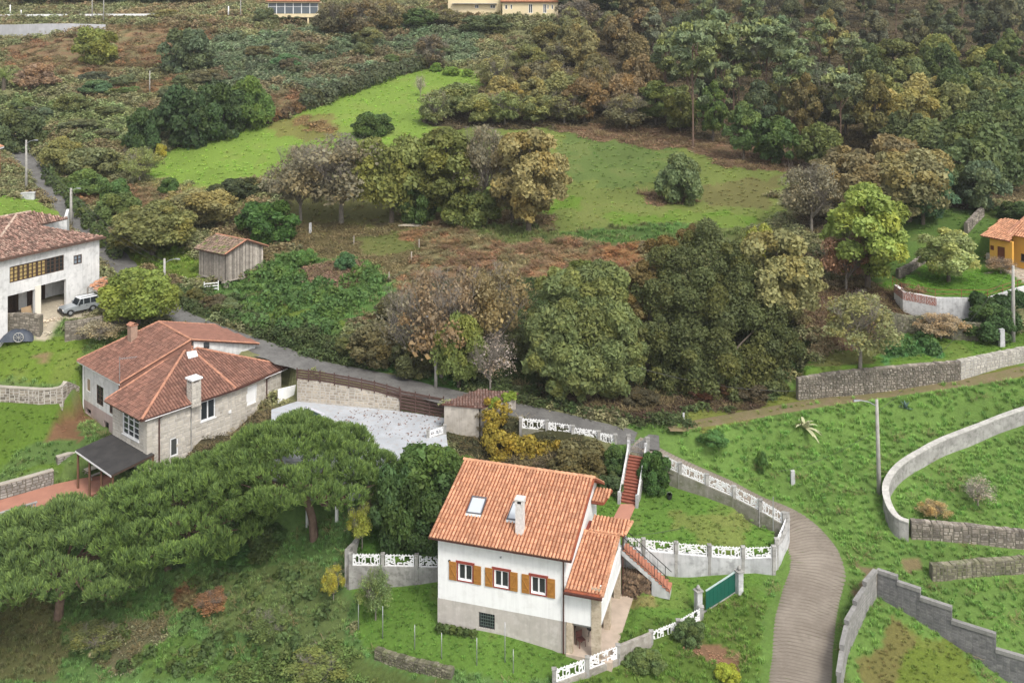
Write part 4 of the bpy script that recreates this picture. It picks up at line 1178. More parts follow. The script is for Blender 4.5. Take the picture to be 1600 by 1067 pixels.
# porch wing on the right
PX = 2.2
FR2 = WMap(W(0,0,0), W(PX,0,0), 1)
pb = MB()
wbox(pb, 0.003, 0.0, 1.95, PX-.55, 0.22, 4.25); wbox(pb, PX-.18, .25, 1.95, PX, 6.9, 2.2)
part('porch_wall', pb, M_WHITE, wh)
pp = MB(); wbox(pp, PX-.14, .25, 2.203, PX-.02, 6.9, 3.25); part('balcony_parapet', pp, M_WHITE, wh)
pr = MB(); wbox(pr, PX-.17, .25, 3.253, PX+.02, 6.9, 3.34); part('balcony_rail', pr, M_WHITE, wh)
rr_ = MB(); wbox(rr_, .004, 0.6, 2.25, .05, 5.4, 3.4); wbox(rr_, PX-.32, .3, 2.25, PX-.145, 5.6, 3.22); part('red_dado', rr_, M_REDW, wh)
fs = MB(); wbox(fs, .003, .225, 1.7, PX-.183, 6.9, 1.945); part('balcony_floor', fs, M_CONC, wh)
for (x0, x1, y0, y1, za, zb) in ((PX-.547, PX, -.04, .24, -.6, 4.32), (0.05, .42, -.02, .3, -.6, 1.94), (PX-.4, PX-.01, 3.0, 3.4, -.6, 1.94), (PX-.4, PX-.01, 6.45, 6.88, -.6, 1.94)):
    s = MB(); wbox(s, x0, y0, za, x1, y1, zb)
    o = part('stone_pillar', s, M_QUOIN, wh)
    b = MB(); z = za+.6; i = 0
    while z < zb-.2:
        k = .05 if i % 2 else 0.0
        wbox(b, x0-.015+k*0, y0-.02, z+.015, x1+.015-k, y0-.003, z+.34, random.random()); wbox(b, x1+.003, y0+k, z+.015, x1+.02, y1, z+.34, random.random()); z += .37; i += 1
    part('quoin', b, M_QUOIN, wh, o)
for y in (0.35, 3.2, 6.6):
    s = MB(); wbox(s, PX-.16, y, 3.343, PX-.02, y+.14, 4.3+y*.13); part('balcony_post', s, M_WHITE, wh)
prf = [W(-.0,-.5,4.17), W(PX+.2,-.5,4.17), W(PX+.2,5.1,5.05), W(-.0,5.1,5.05)]
pr_o = roof(wh, [[p+wex*0.02 if i in (0,3) else p for i, p in enumerate(prf)]], M_TILE, M_TILEC, 0.235, 0.42, 0.075, 0.05, 9)
c_ = MB(); caps(c_, prf[1]+Vector((0,0,.02)), prf[2]+Vector((0,0,.02)), 0.12, .42, 4); caps(c_, prf[3]+Vector((0,0,.02)), prf[2]+Vector((0,0,.02)), 0.12, .42, 6)
part('verge_tiles', c_, M_TILE, wh, pr_o)
gt = MB(); gt.bar(W(-.02,-.57,4.08), W(PX+.22,-.57,4.08), 0.12); part('gutter', gt, M_BROWNM, wh)
cn = [W(.35,5.15,5.15), W(PX+.55,5.15,5.15), W(PX+.85,6.55,5.45), W(.45,6.55,5.45)]
c2o = roof(wh, [cn], M_TILE, M_TILEC, 0.235, 0.5, 0.085, 0.05, 12)
c_ = MB(); caps(c_, cn[1], cn[2], .13, .42); caps(c_, cn[0], cn[1], .12, .3); part('verge_tiles', c_, M_TILE, wh, c2o)
un = MB(); wbox(un, .02, 5.2, 4.7, PX-.02, 6.7, 4.95); part('canopy_beam', un, M_REDW, wh)
sn2 = [W(.03,7.3,6.0), W(.95,7.3,6.0), W(1.25,8.8,6.25), W(.03,8.8,6.25)]
c3o = roof(wh, [sn2], M_TILE, M_TILEC, 0.235, 0.5, 0.085, 0.05, 13)
b_ = MB(); wbox(b_, .02, 7.4, 5.75, .85, 8.6, 5.9); part('canopy_beam', b_, M_REDW, wh)
dp = MB(); dp.tube([W(PX+.12,6.9,4.9), W(PX+.12,6.92,0)], 0.05, 6); part('downpipe', dp, M_BROWNM, wh)
dr = MB(); wbox(dr, -.1, 2.0, 0, .02, 3.0, 1.8); part('door', dr, M_DARKW, wh)
for a, b, z0_, z1_ in ((5.6,6.6,2.6,4.7),(1.4,2.5,2.2,4.3)):
    d_ = MB(); RM.box(d_, a, b, .1, .15, Z0+z0_, Z0+z1_); part('door', d_, M_DARKW, wh)
# ground slab beside the house
sl = MB(); sl.hexa([W(.03,-.15,-.7),W(PX+.75,-.15,-.7),W(PX+.85,7.1,-.7),W(.03,7.1,-.7)], [W(.03,-.15,.05),W(PX+.75,-.15,.05),W(PX+.85,7.1,.05),W(.03,7.1,.05)])
part('patio', sl, M_FLOOR, wh)
foot([W(-HW-.1,-.1,0),W(PX+.8,-.2,0),W(PX+.8,7.1,0),W(0,HDp,0),W(-HW-.1,HDp,0)])

# things kept under the porch
M_CHAIR = mat('dull_brown_plastic', (0.13,0.055,0.045), 0.6)
ch_ = empty('plastic_chair', W(.75, .9, .05), R(30), 'reddish chair standing under the front of the white house porch', 'chair')
rl = lambda mb, nm, m: mb.build(nm, m, ch_)
b = MB(); b.box(-.23,-.22,.40,.23,.22,.44); rl(b, 'seat', M_CHAIR)
b = MB(); b.box(-.23,.20,.46,.23,.235,.85); rl(b, 'backrest', M_CHAIR)
for sx, sy in ((-1,-1),(1,-1),(1,1),(-1,1)):
    b = MB(); b.bar((sx*.2,sy*.19,.4),(sx*.22,sy*.21,0),.04); rl(b, 'leg', M_CHAIR)
bq = empty('barbecue', W(1.2, 1.7, .05), 0, 'dark barbecue trolley standing in the shade of the porch', 'barbecue')
b = MB(); b.lathe([(.02,.62),(.22,.66),(.27,.78),(.26,.8),(.2,.92),(.05,.99)], (0,0,0), 12); b.build('bowl', M_BLACK, bq)
for k in range(3):
    b = MB(); a = k*2.094; b.bar((.12*math.cos(a),.12*math.sin(a),.7),(.28*math.cos(a),.28*math.sin(a),0),.03); b.build('leg', M_BLACK, bq)
# ================================================================== walls
def wall_xy(name, label, pts, thick, m, h=None, cop=None, cop_h=0.08, cop_over=0.05, depth=0.7, stones=None, sm=None, cat='wall', group=None, step=None, root=None, side=1, stone_kw=None, cap_under=0.0):
    """pts: (x, y, ztop). A continuous masonry wall; side=+1 puts the thickness to the left of travel; the stone face looks right.
    stones: 'part' piles real stones on the outer face as one stuff part."""
    pts = [Vector(p) for p in pts]
    BANDS.append([(p.x, p.y, 0) for p in pts])
    top = root or empty(name, (sum(p.x for p in pts)/len(pts), sum(p.y for p in pts)/len(pts), min(gz(p.x, p.y) for p in pts)), 0, label, cat, group)
    n = len(pts); nrm = []
    for i in range(n):
        d = (pts[min(i+1, n-1)]-pts[max(i-1, 0)]); d.z = 0; d.normalize(); nrm.append(Vector((-d.y, d.x, 0))*side)
    b = MB(); c = MB(); S = MB(); rs = 0
    gzs = ground_raw([p.x for p in pts]+[p.x-q.x*0.5 for p, q in zip(pts, nrm)], [p.y for p in pts]+[p.y-q.y*0.5 for p, q in zip(pts, nrm)])
    low = [min(gzs[i], gzs[i+n]) for i in range(n)]
    o0 = [p for p in pts]; o1 = [p+q*thick for p, q in zip(pts, nrm)]
    vs = []
    for i in range(n):
        zb = low[i]-depth
        vs += [(o0[i].x, o0[i].y, zb), (o1[i].x, o1[i].y, zb), (o1[i].x, o1[i].y, pts[i].z), (o0[i].x, o0[i].y, pts[i].z)]
    fs = [(0,1,2,3), tuple(4*(n-1)+k for k in (3,2,1,0))]
    for i in range(n-1):
        for k in range(4): j = (k+1) % 4; fs.append((4*i+k, 4*(i+1)+k, 4*(i+1)+j, 4*i+j))
    b.add(vs, [f[::-1] if side > 0 else f for f in fs])
    wo = part('wall_body', b, m, top)
    if cop:
        vs = []
        for i in range(n):
            a = o0[i]-nrm[i]*cop_over; e = o1[i]+nrm[i]*cop_over; z = pts[i].z+0.003
            vs += [(a.x, a.y, z), (e.x, e.y, z), (e.x, e.y, z+cop_h), (a.x, a.y, z+cop_h)]
        c.add(vs, [f[::-1] if side > 0 else f for f in fs]); part('coping', c, cop, top)
    if stones:
        kw = stone_kw or {}
        for i in range(n-1):
            M = WMap(o0[i], o0[i+1], side); z0 = min(low[i], low[i+1])-0.15
            za, zb = pts[i].z, pts[i+1].z
            stonework(S, M, 0, M.L, z0, max(za, zb), seed=i*13+int(abs(pts[0].x)*7), ztop=lambda u, za=za, zb=zb, L=M.L: za+(zb-za)*u/L-cap_under, **kw)
            if stones == 'both':
                M2 = WMap(o1[i+1], o1[i], side)
                stonework(S, M2, 0, M2.L, z0, max(za, zb), seed=i*17+5, ztop=lambda u, za=zb, zb=za, L=M2.L: za+(zb-za)*u/L-cap_under, **kw)
        if not cop:                                      # rough stones along the top
            r = random.Random(n)
            for i in range(n-1):
                L = (o0[i+1]-o0[i]).length; u = 0; dd = (o0[i+1]-o0[i])/L
                while u < L-0.1:
                    w = min(r.uniform(.25,.5), L-u); q = o0[i]+dd*(u+w/2)+nrm[i]*thick/2; z = pts[i].z+(pts[i+1].z-pts[i].z)*(u+w/2)/L
                    S.obox((q.x, q.y, z+0.02), dd.normalized(), nrm[i], w*.46, thick*r.uniform(.42,.55), r.uniform(.04,.10), r.random()); u += w
        part('stones', S, sm or M_STONE, top, kind='stuff')
    return top

def base_pts(pl, h, dens=4):
    """photo pixels of a wall's foot -> (x, y, ground z + h), smoothed along the run"""
    q = [at(*p[:2]) if len(p) == 2 else P(*p) for p in pl]
    out = []
    for i in range(len(q)-1):
        for t in range(dens): out.append(q[i].lerp(q[i+1], t/dens))
    out.append(q[-1])
    z = ground_raw([p.x for p in out], [p.y for p in out])
    k = np.convolve(np.r_[[z[0]]*2, z, [z[-1]]*2], np.ones(5)/5, 'valid')
    return [(p.x, p.y, zz+h) for p, zz in zip(out, k)]

# ---- decorative lattice panels (white cast concrete), two shared meshes one metre wide
def lattice_mesh(seed, w=1.0, h=0.66):
    r = random.Random(seed); mb = MB()
    nx, nz = 9, 4; g = {}
    for i in range(nx+1):
        for j in range(nz+1):
            x = -w/2+w*i/nx; z = h*j/nz
            if 0 < i < nx: x += r.uniform(-.035, .035)
            if 0 < j < nz: z += r.uniform(-.05, .05)
            g[i, j] = Vector((x, 0, z))
    t = 0.042
    for i in range(nx+1):
        for j in range(nz+1):
            for a, b, pr in ((1,0,.42),(0,1,.62),(1,1,.22),(1,-1,.22)):
                if (i+a, j+b) in g and (r.random() < pr) and not (a == 0 and i in (0, nx)) and not (b == 0 and j in (0, nz)):
                    mb.bar(g[i, j], g[i+a, j+b], t*r.uniform(.7, 1.2), 0.05)
    mb.box(-w/2, -.03, -.02, w/2, .03, .035); mb.box(-w/2, -.027, .036, -w/2+.035, .027, h); mb.box(w/2-.035, -.027, .036, w/2, .027, h)
    for i in range(nx):                                   # spiky top edge
        x = -w/2+w*(i+.5)/nx; mb.bar((x-.05, 0, h-.02), (x+.05, 0, h-.02), .04); mb.bar((x, 0, h-.02), (x+r.uniform(-.03,.03), 0, h+.06), .035)
    me = bpy.data.meshes.new('lattice_panel'); me.from_pydata(mb.v, [], mb.f); me.materials.append(M_LATT)
    return me
LATT = [lattice_mesh(3), lattice_mesh(8), lattice_mesh(21)]

def lattice_fence(label, spans, ph=0.66, wall_m=None, post_h=None, base_h=0.25, thick=0.22, cat='fence', group=None, low=0.9, solid=()):
    """spans: list of ((xa, ya, za), (xb, yb, zb)) world ends of each panel at its lower edge; posts between; low wall beneath"""
    c = sum((Vector(a)+Vector(b) for a, b in spans), Vector())/(2*len(spans))
    root = empty('lattice_fence', (c.x, c.y, gz(c.x, c.y)), 0, label, cat, group)
    posts = []
    BANDS.append([(q.x, q.y, 0) for a, b in spans for q in (Vector(a), Vector(b))])
    for i, (a, b) in enumerate(spans):
        a = Vector(a); b = Vector(b); d = b-a; L = math.hypot(d.x, d.y); u = Vector((d.x, d.y, 0))/L
        if i not in solid:
            # shear the panel to follow the slope
            M = Matrix(((u.x*L, -u.y, 0, (a.x+b.x)/2), (u.y*L, u.x, 0, (a.y+b.y)/2), (d.z, 0, ph/0.66, (a.z+b.z)/2), (0,0,0,1)))
            me = LATT[i % 3].copy(); me.transform(Matrix.Translation(-root.location) @ M)
            o = bpy.data.objects.new('lattice_panel', me); col.objects.link(o); o.parent = root
        posts += [a-u*0.13, b+u*0.13]
    mer = [posts[0]]
    for k in range(1, len(posts)-1, 2):
        mer.append((posts[k]+posts[k+1])/2)
    mer.append(posts[-1])
    for p in mer:
        mb = MB(); g = gz(p.x, p.y)
        mb.box(p.x-.12, p.y-.12, min(g, p.z)-low, p.x+.12, p.y+.12, p.z+ph+.06); mb.box(p.x-.15, p.y-.15, p.z+ph+.063, p.x+.15, p.y+.15, p.z+ph+.12)
        part('post', mb, M_CONC, root)
    pts = []
    for a, b in spans: pts += [Vector(a), Vector(b)]
    mb = MB()
    for i, (a, b) in enumerate(zip(pts[:-1], pts[1:])):
        d = (b-a); d.z = 0
        if d.length < 0.02: continue
        d.normalize(); n_ = Vector((-d.y, d.x, 0))*thick/2
        up = (ph+0.02) if (i % 2 == 0 and i//2 in solid) else -0.025
        ga, gb = min(gz(a.x, a.y), a.z)-low, min(gz(b.x, b.y), b.z)-low
        q = [a-n_, b-n_, b+n_, a+n_]
        lo = [Vector((p.x, p.y, z)) for p, z in zip(q, (ga, gb, gb, ga))]; hi = [p+Vector((0,0,up)) for p in q]
        mb.hexa(lo, hi)
    part('base_wall', mb, wall_m or M_CONC, root, kind='stuff')
    return root

def spans_px(lst):
    """[(px0, py0, d0, px1, py1, d1)] of panel lower edges"""
    return [(P(a, b, c), P(d, e, f)) for a, b, c, d, e, f in lst]

# upper garden: front balustrade on the retaining wall
def DDz(py, D): return D*F/(py-YH)
def sp(x0, y0, x1, y1, D0, D1): return (x0, y0, DDz(y0, D0), x1, y1, DDz(y1, D1))
runA = [(978,855,1002,858),(1009,859,1053,863.5),(1060,864.5,1105,868),(1112,868.5,1158,871),(1164,871.5,1206,870)]
dA = lambda x: 67.9-(x-978)/228.0
spA = spans_px([(a, b, dA(a), c, e_, dA(c)) for a, b, c, e_ in runA])
lattice_fence('white lattice fence along the upper lawn edge above the whitewashed retaining wall', spA, 0.68, M_CONCW, low=0.3)
ra = [spA[0][0]]+[s[1] for s in spA]
pts = [(p.x, p.y-0.02, p.z-0.06) for p in ra]
wall_xy('retaining_wall', 'tall stained whitewashed retaining wall below the upper lawn, beside the outside stairs', [(pts[0][0]-0.5, pts[0][1]+.05, pts[0][2])]+pts, 0.4, M_CONCW, depth=0.8)
e = spA[-1][1]
cv = [(e.x, e.y-.05, e.z-.05)]+[tuple(P(px, py, d)) for px, py, d in ((1215,862,67.2),(1224,851,67.7),(1231,836,68.3),(1234,820,68.9),(1233,808,69.5))]
wall_xy('curved_wall', 'curved whitewashed wall rounding the upper garden corner beside the lane', [(x, y, z+.35) for x, y, z in cv], 0.22, M_CONCW, depth=0.9, cop=M_CONC, cop_h=.05, cop_over=.02)
lattice_fence('short white lattice fence inside the rounded corner of the upper lawn', spans_px([(1214,857,67.4,1228,825,69.0)]), 0.68, M_CONCW, low=0.2)
runC = [(1222,817,69.1,1190,798,69.7),(1186,796,69.8,1149,777,70.9),(1145,775,71.0,1107,758,72.0),(1102,756,72.1,1065,740,72.9),(1060,738,73.0,1044,730,73.4)]
lattice_fence('white lattice fence between the curving lane and the upper lawn', spans_px(runC), 0.70, mat('mossy_concrete', (0.24,0.225,0.19), 0.95, c2=(0.14,0.145,0.09), scale=1.5, c3=(0.34,0.32,0.29), scale3=4, bump=0.5), low=0.9, thick=.3)
runD = [(816,668,78.2,852,671,77.8),(857,674,77.6,893,679,77.1),(897.6,683,76.9,934,688,76.4),(938,691,76.2,959,694.5,75.9)]
lattice_fence('white lattice fence along the road between the small shed and the upper gate', spans_px(runD), 0.72, MATS['mossy_concrete'], low=1.4, thick=.3)
runE = [(551,882,67.8,594,882.5,67.6),(602,883,67.5,647,884,67.2),(655,884.5,67.1,684,885,66.9)]
spE = spans_px(runE)
lattice_fence('white lattice fence left of the white house on a grey wall', spE, 0.72, M_CONC, low=0.3)
re_ = [spE[0][0]]+[s[1] for s in spE]
wall_xy('retaining_wall', 'dark grey retaining wall under the lattice fence left of the white house', [(p.x-(.4 if i == 0 else 0), p.y-.03, p.z-.05) for i, p in enumerate(re_)], 0.4, mat('dark_stained_concrete', (0.22,0.205,0.185), 0.95, c2=(0.12,0.115,0.10), scale=1.2, c3=(0.34,0.32,0.29), scale3=3, streak=.4, bump=.5), depth=0.8)
a = P(545,872,67.9)
wall_xy('garden_wall', 'old concrete wall running back from the fence corner past the yellow-green shrub', [(a.x, a.y, a.z+.6)]+[tuple(P(*q)) for q in ((556,848,69.4),(575,820,71.2),(590,796,72.9))], 0.3, M_CONC, side=1, depth=1.0)
# lower fence: three kinds of bay
runF = [(869,1064,58.9,914,1048,59.4),(921,1044,59.5,964,1027.5,60.3),(967,1026,60.5,1016,1006,61.7),(1019,1004,62.2,1056,989,63.0),(1063,985,63.2,1094,967,64.2)]
lattice_fence('white lattice fence with one solid bay at the front edge of the lower lawn', spans_px(runF), 0.70, mat('stained_concrete', (0.36,0.33,0.29), 0.95, c2=(0.22,0.20,0.17), scale=1.5, c3=(0.50,0.47,0.43), scale3=4, streak=.3, bump=.5), low=0.5, solid=(2,))

# ---- green sliding gate with its white pillars
ga, gb = at(1103,956), at(1150,925)
gate = empty('metal_gate', ga.lerp(gb, .5), 0, 'solid dark green metal gate at the driveway entrance', 'gate')
GM = WMap(ga, gb, 1); z0 = min(ga.z, gb.z)
mb = MB(); zt = max(ga.z, gb.z)
def slope_box(mb, M, u0, u1, w0, w1, za0, za1, zb0, zb1, val=.5):
    b = [M.p(u0,w0,za0), M.p(u1,w0,zb0), M.p(u1,w1,zb0), M.p(u0,w1,za0)]; t = [M.p(u0,w0,za1), M.p(u1,w0,zb1), M.p(u1,w1,zb1), M.p(u0,w1,za1)]
    return mb.hexa(b, t, val)
for k in range(8):
    u0 = GM.L*k/8; u1 = GM.L*(k+1)/8-.01; f = lambda u: ga.z+(gb.z-ga.z)*u/GM.L
    mb = MB(); slope_box(mb, GM, u0, u1, 0, .04, f(u0)+.08, f(u0)+1.36, f(u1)+.08, f(u1)+1.36); part('gate_panel', mb, M_GREEN, gate)
mb = MB(); mb.bar(GM.p(0,.02,ga.z+1.40), GM.p(GM.L,.02,gb.z+1.40), .09, .07); part('top_rail', mb, mat('pale_green_rail', (0.42,0.52,0.50), .6), gate)
mb = MB(); mb.bar(GM.p(-.2,.02,ga.z+.03), GM.p(GM.L,.02,gb.z+.03), .12, .06); part('bottom_track', mb, M_CONC, gate)
for p, lb, nm in ((at(1091,957), 'white gate pillar with a ball finial at the near end of the green gate', 1), (at(1155,926), 'white gate pillar at the far end of the green gate', 0)):
    g = empty('gate_pillar', p, R(25), lb, 'pillar')
    b = MB(); b.box(-.2,-.2,-.4,.2,.2,1.45); b.build('shaft', M_CONCW, g)
    b = MB(); b.box(-.26,-.26,1.453,.26,.26,1.53); b.build('cap', M_CONC, g)
    b = MB(); b.lathe([(.05,1.533),(.12,1.6),(.14,1.7),(.08,1.82),(.02,1.88)], (0,0,0), 10); b.build('finial', M_CONC, g, True)

# ---- outside stairs beside the porch
s_top = P(973,858,DDz(858,36.75)); s_bot = P(1046,925,DDz(925,39.1))
st = empty('outside_stairs', s_bot, 0, 'terracotta outside stairs with thin black rail right of the porch', 'stairs')
d = s_bot-s_top; SM = WMap(s_top, s_bot, 1); ns = 13
for k in range(ns):
    u0 = SM.L*k/ns; z1 = s_top.z+(s_bot.z-s_top.z)*(k+.4)/ns
    mb = MB(); SM.box(mb, u0, u0+SM.L/ns+.03, 0, 1.0, z1-.05, z1); part('tread', mb, mat('terracotta_tread', (0.46,0.20,0.13), .75, c2=(0.38,0.16,0.10), scale=4, bump=.2), st)
    mb = MB(); SM.box(mb, u0+SM.L/ns+.002, u0+SM.L/ns+.028, .01, .99, z1-.19, z1-.053); part('riser', mb, MATS['terracotta_tread'], st)
mb = MB(); f = lambda u: s_top.z+(s_bot.z-s_top.z)*u/SM.L
slope_box(mb, SM, -.1, SM.L*.62, .02, .98, f(0)-.42, f(0)-.08, f(SM.L*.62)-.42, f(SM.L*.62)-.08)
slope_box(mb, SM, SM.L*.62+.002, SM.L, .02, .98, s_bot.z-.5, f(SM.L*.62)-.08, s_bot.z-.5, f(SM.L)-.1); part('stair_support', mb, M_CONCW, st)
for w in (.04, .96):
    mb = MB(); mb.bar(SM.p(0,w,f(0)+.85), SM.p(SM.L,w,f(SM.L)+.85), .04)
    if w < .5: mb.bar(SM.p(0,w,f(0)+.1), SM.p(SM.L,w,f(SM.L)+.1), .03)
    for k in range(15 if w < .5 else 6): u = SM.L*(k+.2)/(15 if w < .5 else 6); mb.bar(SM.p(u,w,f(u)-.02), SM.p(u,w,f(u)+.85), .02 if k % 5 else .04)
    part('railing', mb, M_BLACK, st)
# firewood under it
wp = empty('firewood_stack', s_top.lerp(s_bot, .3)+Vector((0,0,-1.9)), 0, 'stacked firewood logs under the outside stairs', 'woodpile')
logm = mat('log_wood', (0.20,0.13,0.08), .9, c2=(0.10,0.07,0.05), scale=6, c3=(0.36,0.26,0.16), scale3=9, objrand=.5, bump=.4)
me_l = []
for k in range(3):
    mb = MB(); mb.tube([(0,-.32,0),(0,.32,0)], [.085+.015*k,.08+.012*k], 7); me = bpy.data.meshes.new('log'); me.from_pydata(mb.v, [], mb.f); me.materials.append(logm); me_l.append(me)
r = random.Random(4)
gb_ = gz(*SM.p(.8,.3,0)[:2])
for row in range(11):
    zc = gb_+.05+row*.16
    for k in range(14):
        u = .02+k*.18+(row % 2)*.09
        if zc > f(u)-.52 or u > SM.L*.6-.05: continue
        M = Matrix.Translation(SM.p(u, .35+r.uniform(-.1,.1), zc)) @ Matrix.Rotation(math.atan2(SM.u.y, SM.u.x)+r.uniform(-.08,.08), 4, 'Z')
        piece('log', me_l[r.randrange(3)], wp, M)

# ---- brick steps up to the upper gate
b0 = at(982,787); t0 = P(995,712,74.2)
us = empty('garden_steps', b0, 0, 'dark red brick steps with white lattice sides climbing to the upper gate', 'stairs')
UM = WMap(b0-Vector((0,0,0)), t0, 1); ns = 15; hw = .58
fU = lambda u: b0.z+(t0.z-b0.z)*u/UM.L
for k in range(ns):
    u0 = UM.L*k/ns; z1 = fU(u0)+.17
    mb = MB(); UM.box(mb, u0, u0+UM.L/ns-.003, -hw, hw, z1-.6, z1-.035, r.random()); part('riser', mb, M_STEP, us)
    mb = MB(); UM.box(mb, u0-.03, u0+UM.L/ns-.003, -hw-.01, hw+.01, z1-.032, z1, r.random()); part('tread', mb, mat('step_tread', (0.34,0.12,0.08), .8, c2=(0.26,0.09,0.06), scale=4, bump=.2), us)
for sg in (-1, 1):
    w = sg*(hw+.09)
    mb = MB(); slope_box(mb, UM, -.15, UM.L+.1, w-.07, w+.07, fU(-.15)-.5, fU(-.15)+.3, fU(UM.L+.1)-.5, fU(UM.L+.1)+.3); part('side_wall', mb, M_CONC, us)
    for k in range(3):
        a = UM.p(UM.L*(k/3)+.03, w, fU(UM.L*k/3)+.34); b = UM.p(UM.L*((k+1)/3)-.03, w, fU(UM.L*(k+1)/3)+.34); dd_ = b-a; L = math.hypot(dd_.x, dd_.y); uu = Vector((dd_.x, dd_.y, 0))/L
        M = Matrix(((uu.x*L, -uu.y, 0, (a.x+b.x)/2), (uu.y*L, uu.x, 0, (a.y+b.y)/2), (dd_.z, 0, .72, (a.z+b.z)/2), (0,0,0,1)))
        me = LATT[k % 3].copy(); me.transform(Matrix.Translation(-us.location) @ M); o = bpy.data.objects.new('lattice_panel', me); col.objects.link(o); o.parent = us
    for u in (-.12, UM.L+.08):
        mb = MB(); UM.box(mb, u-.1, u+.1, w-.1, w+.1, fU(u)-.5, fU(u)+.95); part('post', mb, M_CONCW, us)
tg = empty('garden_gate', t0+Vector((0,.3,0)), 0, 'small grey barred gate at the top of the brick steps', 'gate')
G2 = WMap(UM.p(UM.L+.35,-.55,0) , UM.p(UM.L+.35,.55,0), 1)
mb = MB()
for z in (.12, .55, 1.0): mb.bar(G2.p(0,0,t0.z+z), G2.p(G2.L,0,t0.z+z), .035)
mb.bar(G2.p(0,0,t0.z+.1), G2.p(0,0,t0.z+1.05), .05); mb.bar(G2.p(G2.L,0,t0.z+.1), G2.p(G2.L,0,t0.z+1.05), .05); part('gate_frame', mb, M_GALV, tg)
for k in range(1, 8): mb = MB(); mb.bar(G2.p(G2.L*k/8,0,t0.z+.14), G2.p(G2.L*k/8,0,t0.z+1.0), .02); part('bar', mb, M_GALV, tg)
for sg in (-.75, .75):
    p = UM.p(UM.L+.35, sg, 0); g = empty('gate_post', (p.x, p.y, t0.z-.3), 0, 'concrete post at the %s side of the small upper gate' % ('left' if sg > 0 else 'right'), 'post')
    b = MB(); b.box(-.14,-.14,-.4,.14,.14,1.6); b.box(-.17,-.17,1.603,.17,.17,1.68); b.build('shaft', M_CONC, g)
# garden path
pa = [at(970,788), at(994,788), at(984,812), at(957,812)]
pz = [p+Vector((0,0,.05)) for p in pa]; mb = MB(); slab(mb, pz, .15)
cc = sum(pa, Vector())/4
o = mb.build('garden_path', M_BRICKR, None); tag(o, 'salmon paved garden path from the brick steps to the house', kind='structure'); foot(pa)

# ================================================================== right side walls
ow = [P(*q) for q in TERR_ORCH[:7]]
pk = lambda q: float(TERRS[4][2][0]*q.x+TERRS[4][2][1]*q.y+TERRS[4][2][2])
opts = []
for i in range(len(ow)-1):
    for t in range(3): opts.append(ow[i].lerp(ow[i+1], t/3))
opts.append(ow[-1])
o1 = [(p.x, p.y-.15, p.z-.28) for p in opts]
wall_xy('stone_wall', 'long dry stone retaining wall of rough mixed stones above the grass track', o1[:10], .38, M_MORTARD, stones='part', depth=.6, stone_kw=dict(w=(.16,.42), h=(.11,.24), proud=.09, gap=.03))
wall_xy('stone_wall', 'smoother whitish stretch of retaining wall further along the grass track', o1[9:], .5, M_CONC, stones='part', sm=mat('limewashed_stone', (0.46,0.43,0.38), .95, c2=(0.30,0.28,0.24), scale=1.0, c3=(0.60,0.57,0.52), scale3=3, val=.2, bump=.4), depth=.6, stone_kw=dict(proud=.03))
cw = [(1640,652),(1600,664),(1548,683),(1479,711),(1440,732),(1412,750),(1396,768),(1388,788),(1392,812),(1404,833),(1420,840)]
cp = smooth_path([tuple(at(*q)) for q in cw], 4); cp[:,2] = ground_raw(cp[:,0], cp[:,1])
k = np.convolve(np.r_[[cp[0,2]]*2, cp[:,2], [cp[-1,2]]*2], np.ones(5)/5, 'valid')
wall_xy('curved_wall', 'curved old concrete wall with pale weathered coping round the grassy plot', [(x, y, z+1.2) for x, y, z in zip(cp[:,0], cp[:,1], k)], .38, M_CONC, cop=mat('pale_coping', (0.56,0.54,0.50), .9, c2=(0.40,0.385,0.36), scale=1.5, c3=(0.24,0.23,0.20), scale3=5, bump=.4), side=-1, depth=.7)
wall_xy('stone_wall', 'moss-topped rubble stone wall closing the near side of the grassy plot', base_pts([(1424,842),(1490,847),(1545,852),(1600,858),(1680,866)], 1.15), .45, M_MORTARD, stones='part', side=1)
wall_xy('stone_wall', 'low broken stub of wall in the weeds near the right edge', base_pts([(1457,908),(1480,907),(1540,900),(1600,896),(1680,892)], .95), .45, M_MORTARD, stones='part', sm=mat('mossy_stone', (0.20,0.18,0.13), .95, c2=(0.10,0.11,0.05), scale=1.2, c3=(0.34,0.31,0.26), scale3=4, val=.4, bump=.5))
wall_xy('stone_wall', 'sloping ruined stone wall covered in dry creepers above the orchard', base_pts([(1392,512),(1420,516),(1450,522),(1488,531),(1536,533)], 1.5, 3), .5, M_MORTARD, stones='part', sm=MATS['mossy_stone'])
wall_xy('stone_wall', 'crumbling low rubble wall along the bottom edge left of the lower lawn', base_pts([(585,1030),(620,1042),(660,1052),(705,1062)], .55, 3), .4, M_MORTARD, stones='part', sm=MATS['mossy_stone'], stone_kw=dict(w=(.15,.4), h=(.1,.2), proud=.09))
wall_xy('stone_wall', 'narrow stone wall climbing the bank behind the yellow house', base_pts([(1512,366),(1524,352),(1538,338)], 1.0, 3), .4, M_MORTARD, stones='part')
wall_xy('stone_wall', 'old stone wall edge at the left of the plane tree lawn', base_pts([(1404,436),(1425,424),(1448,410)], .8, 3), .4, M_MORTARD, stones='part')
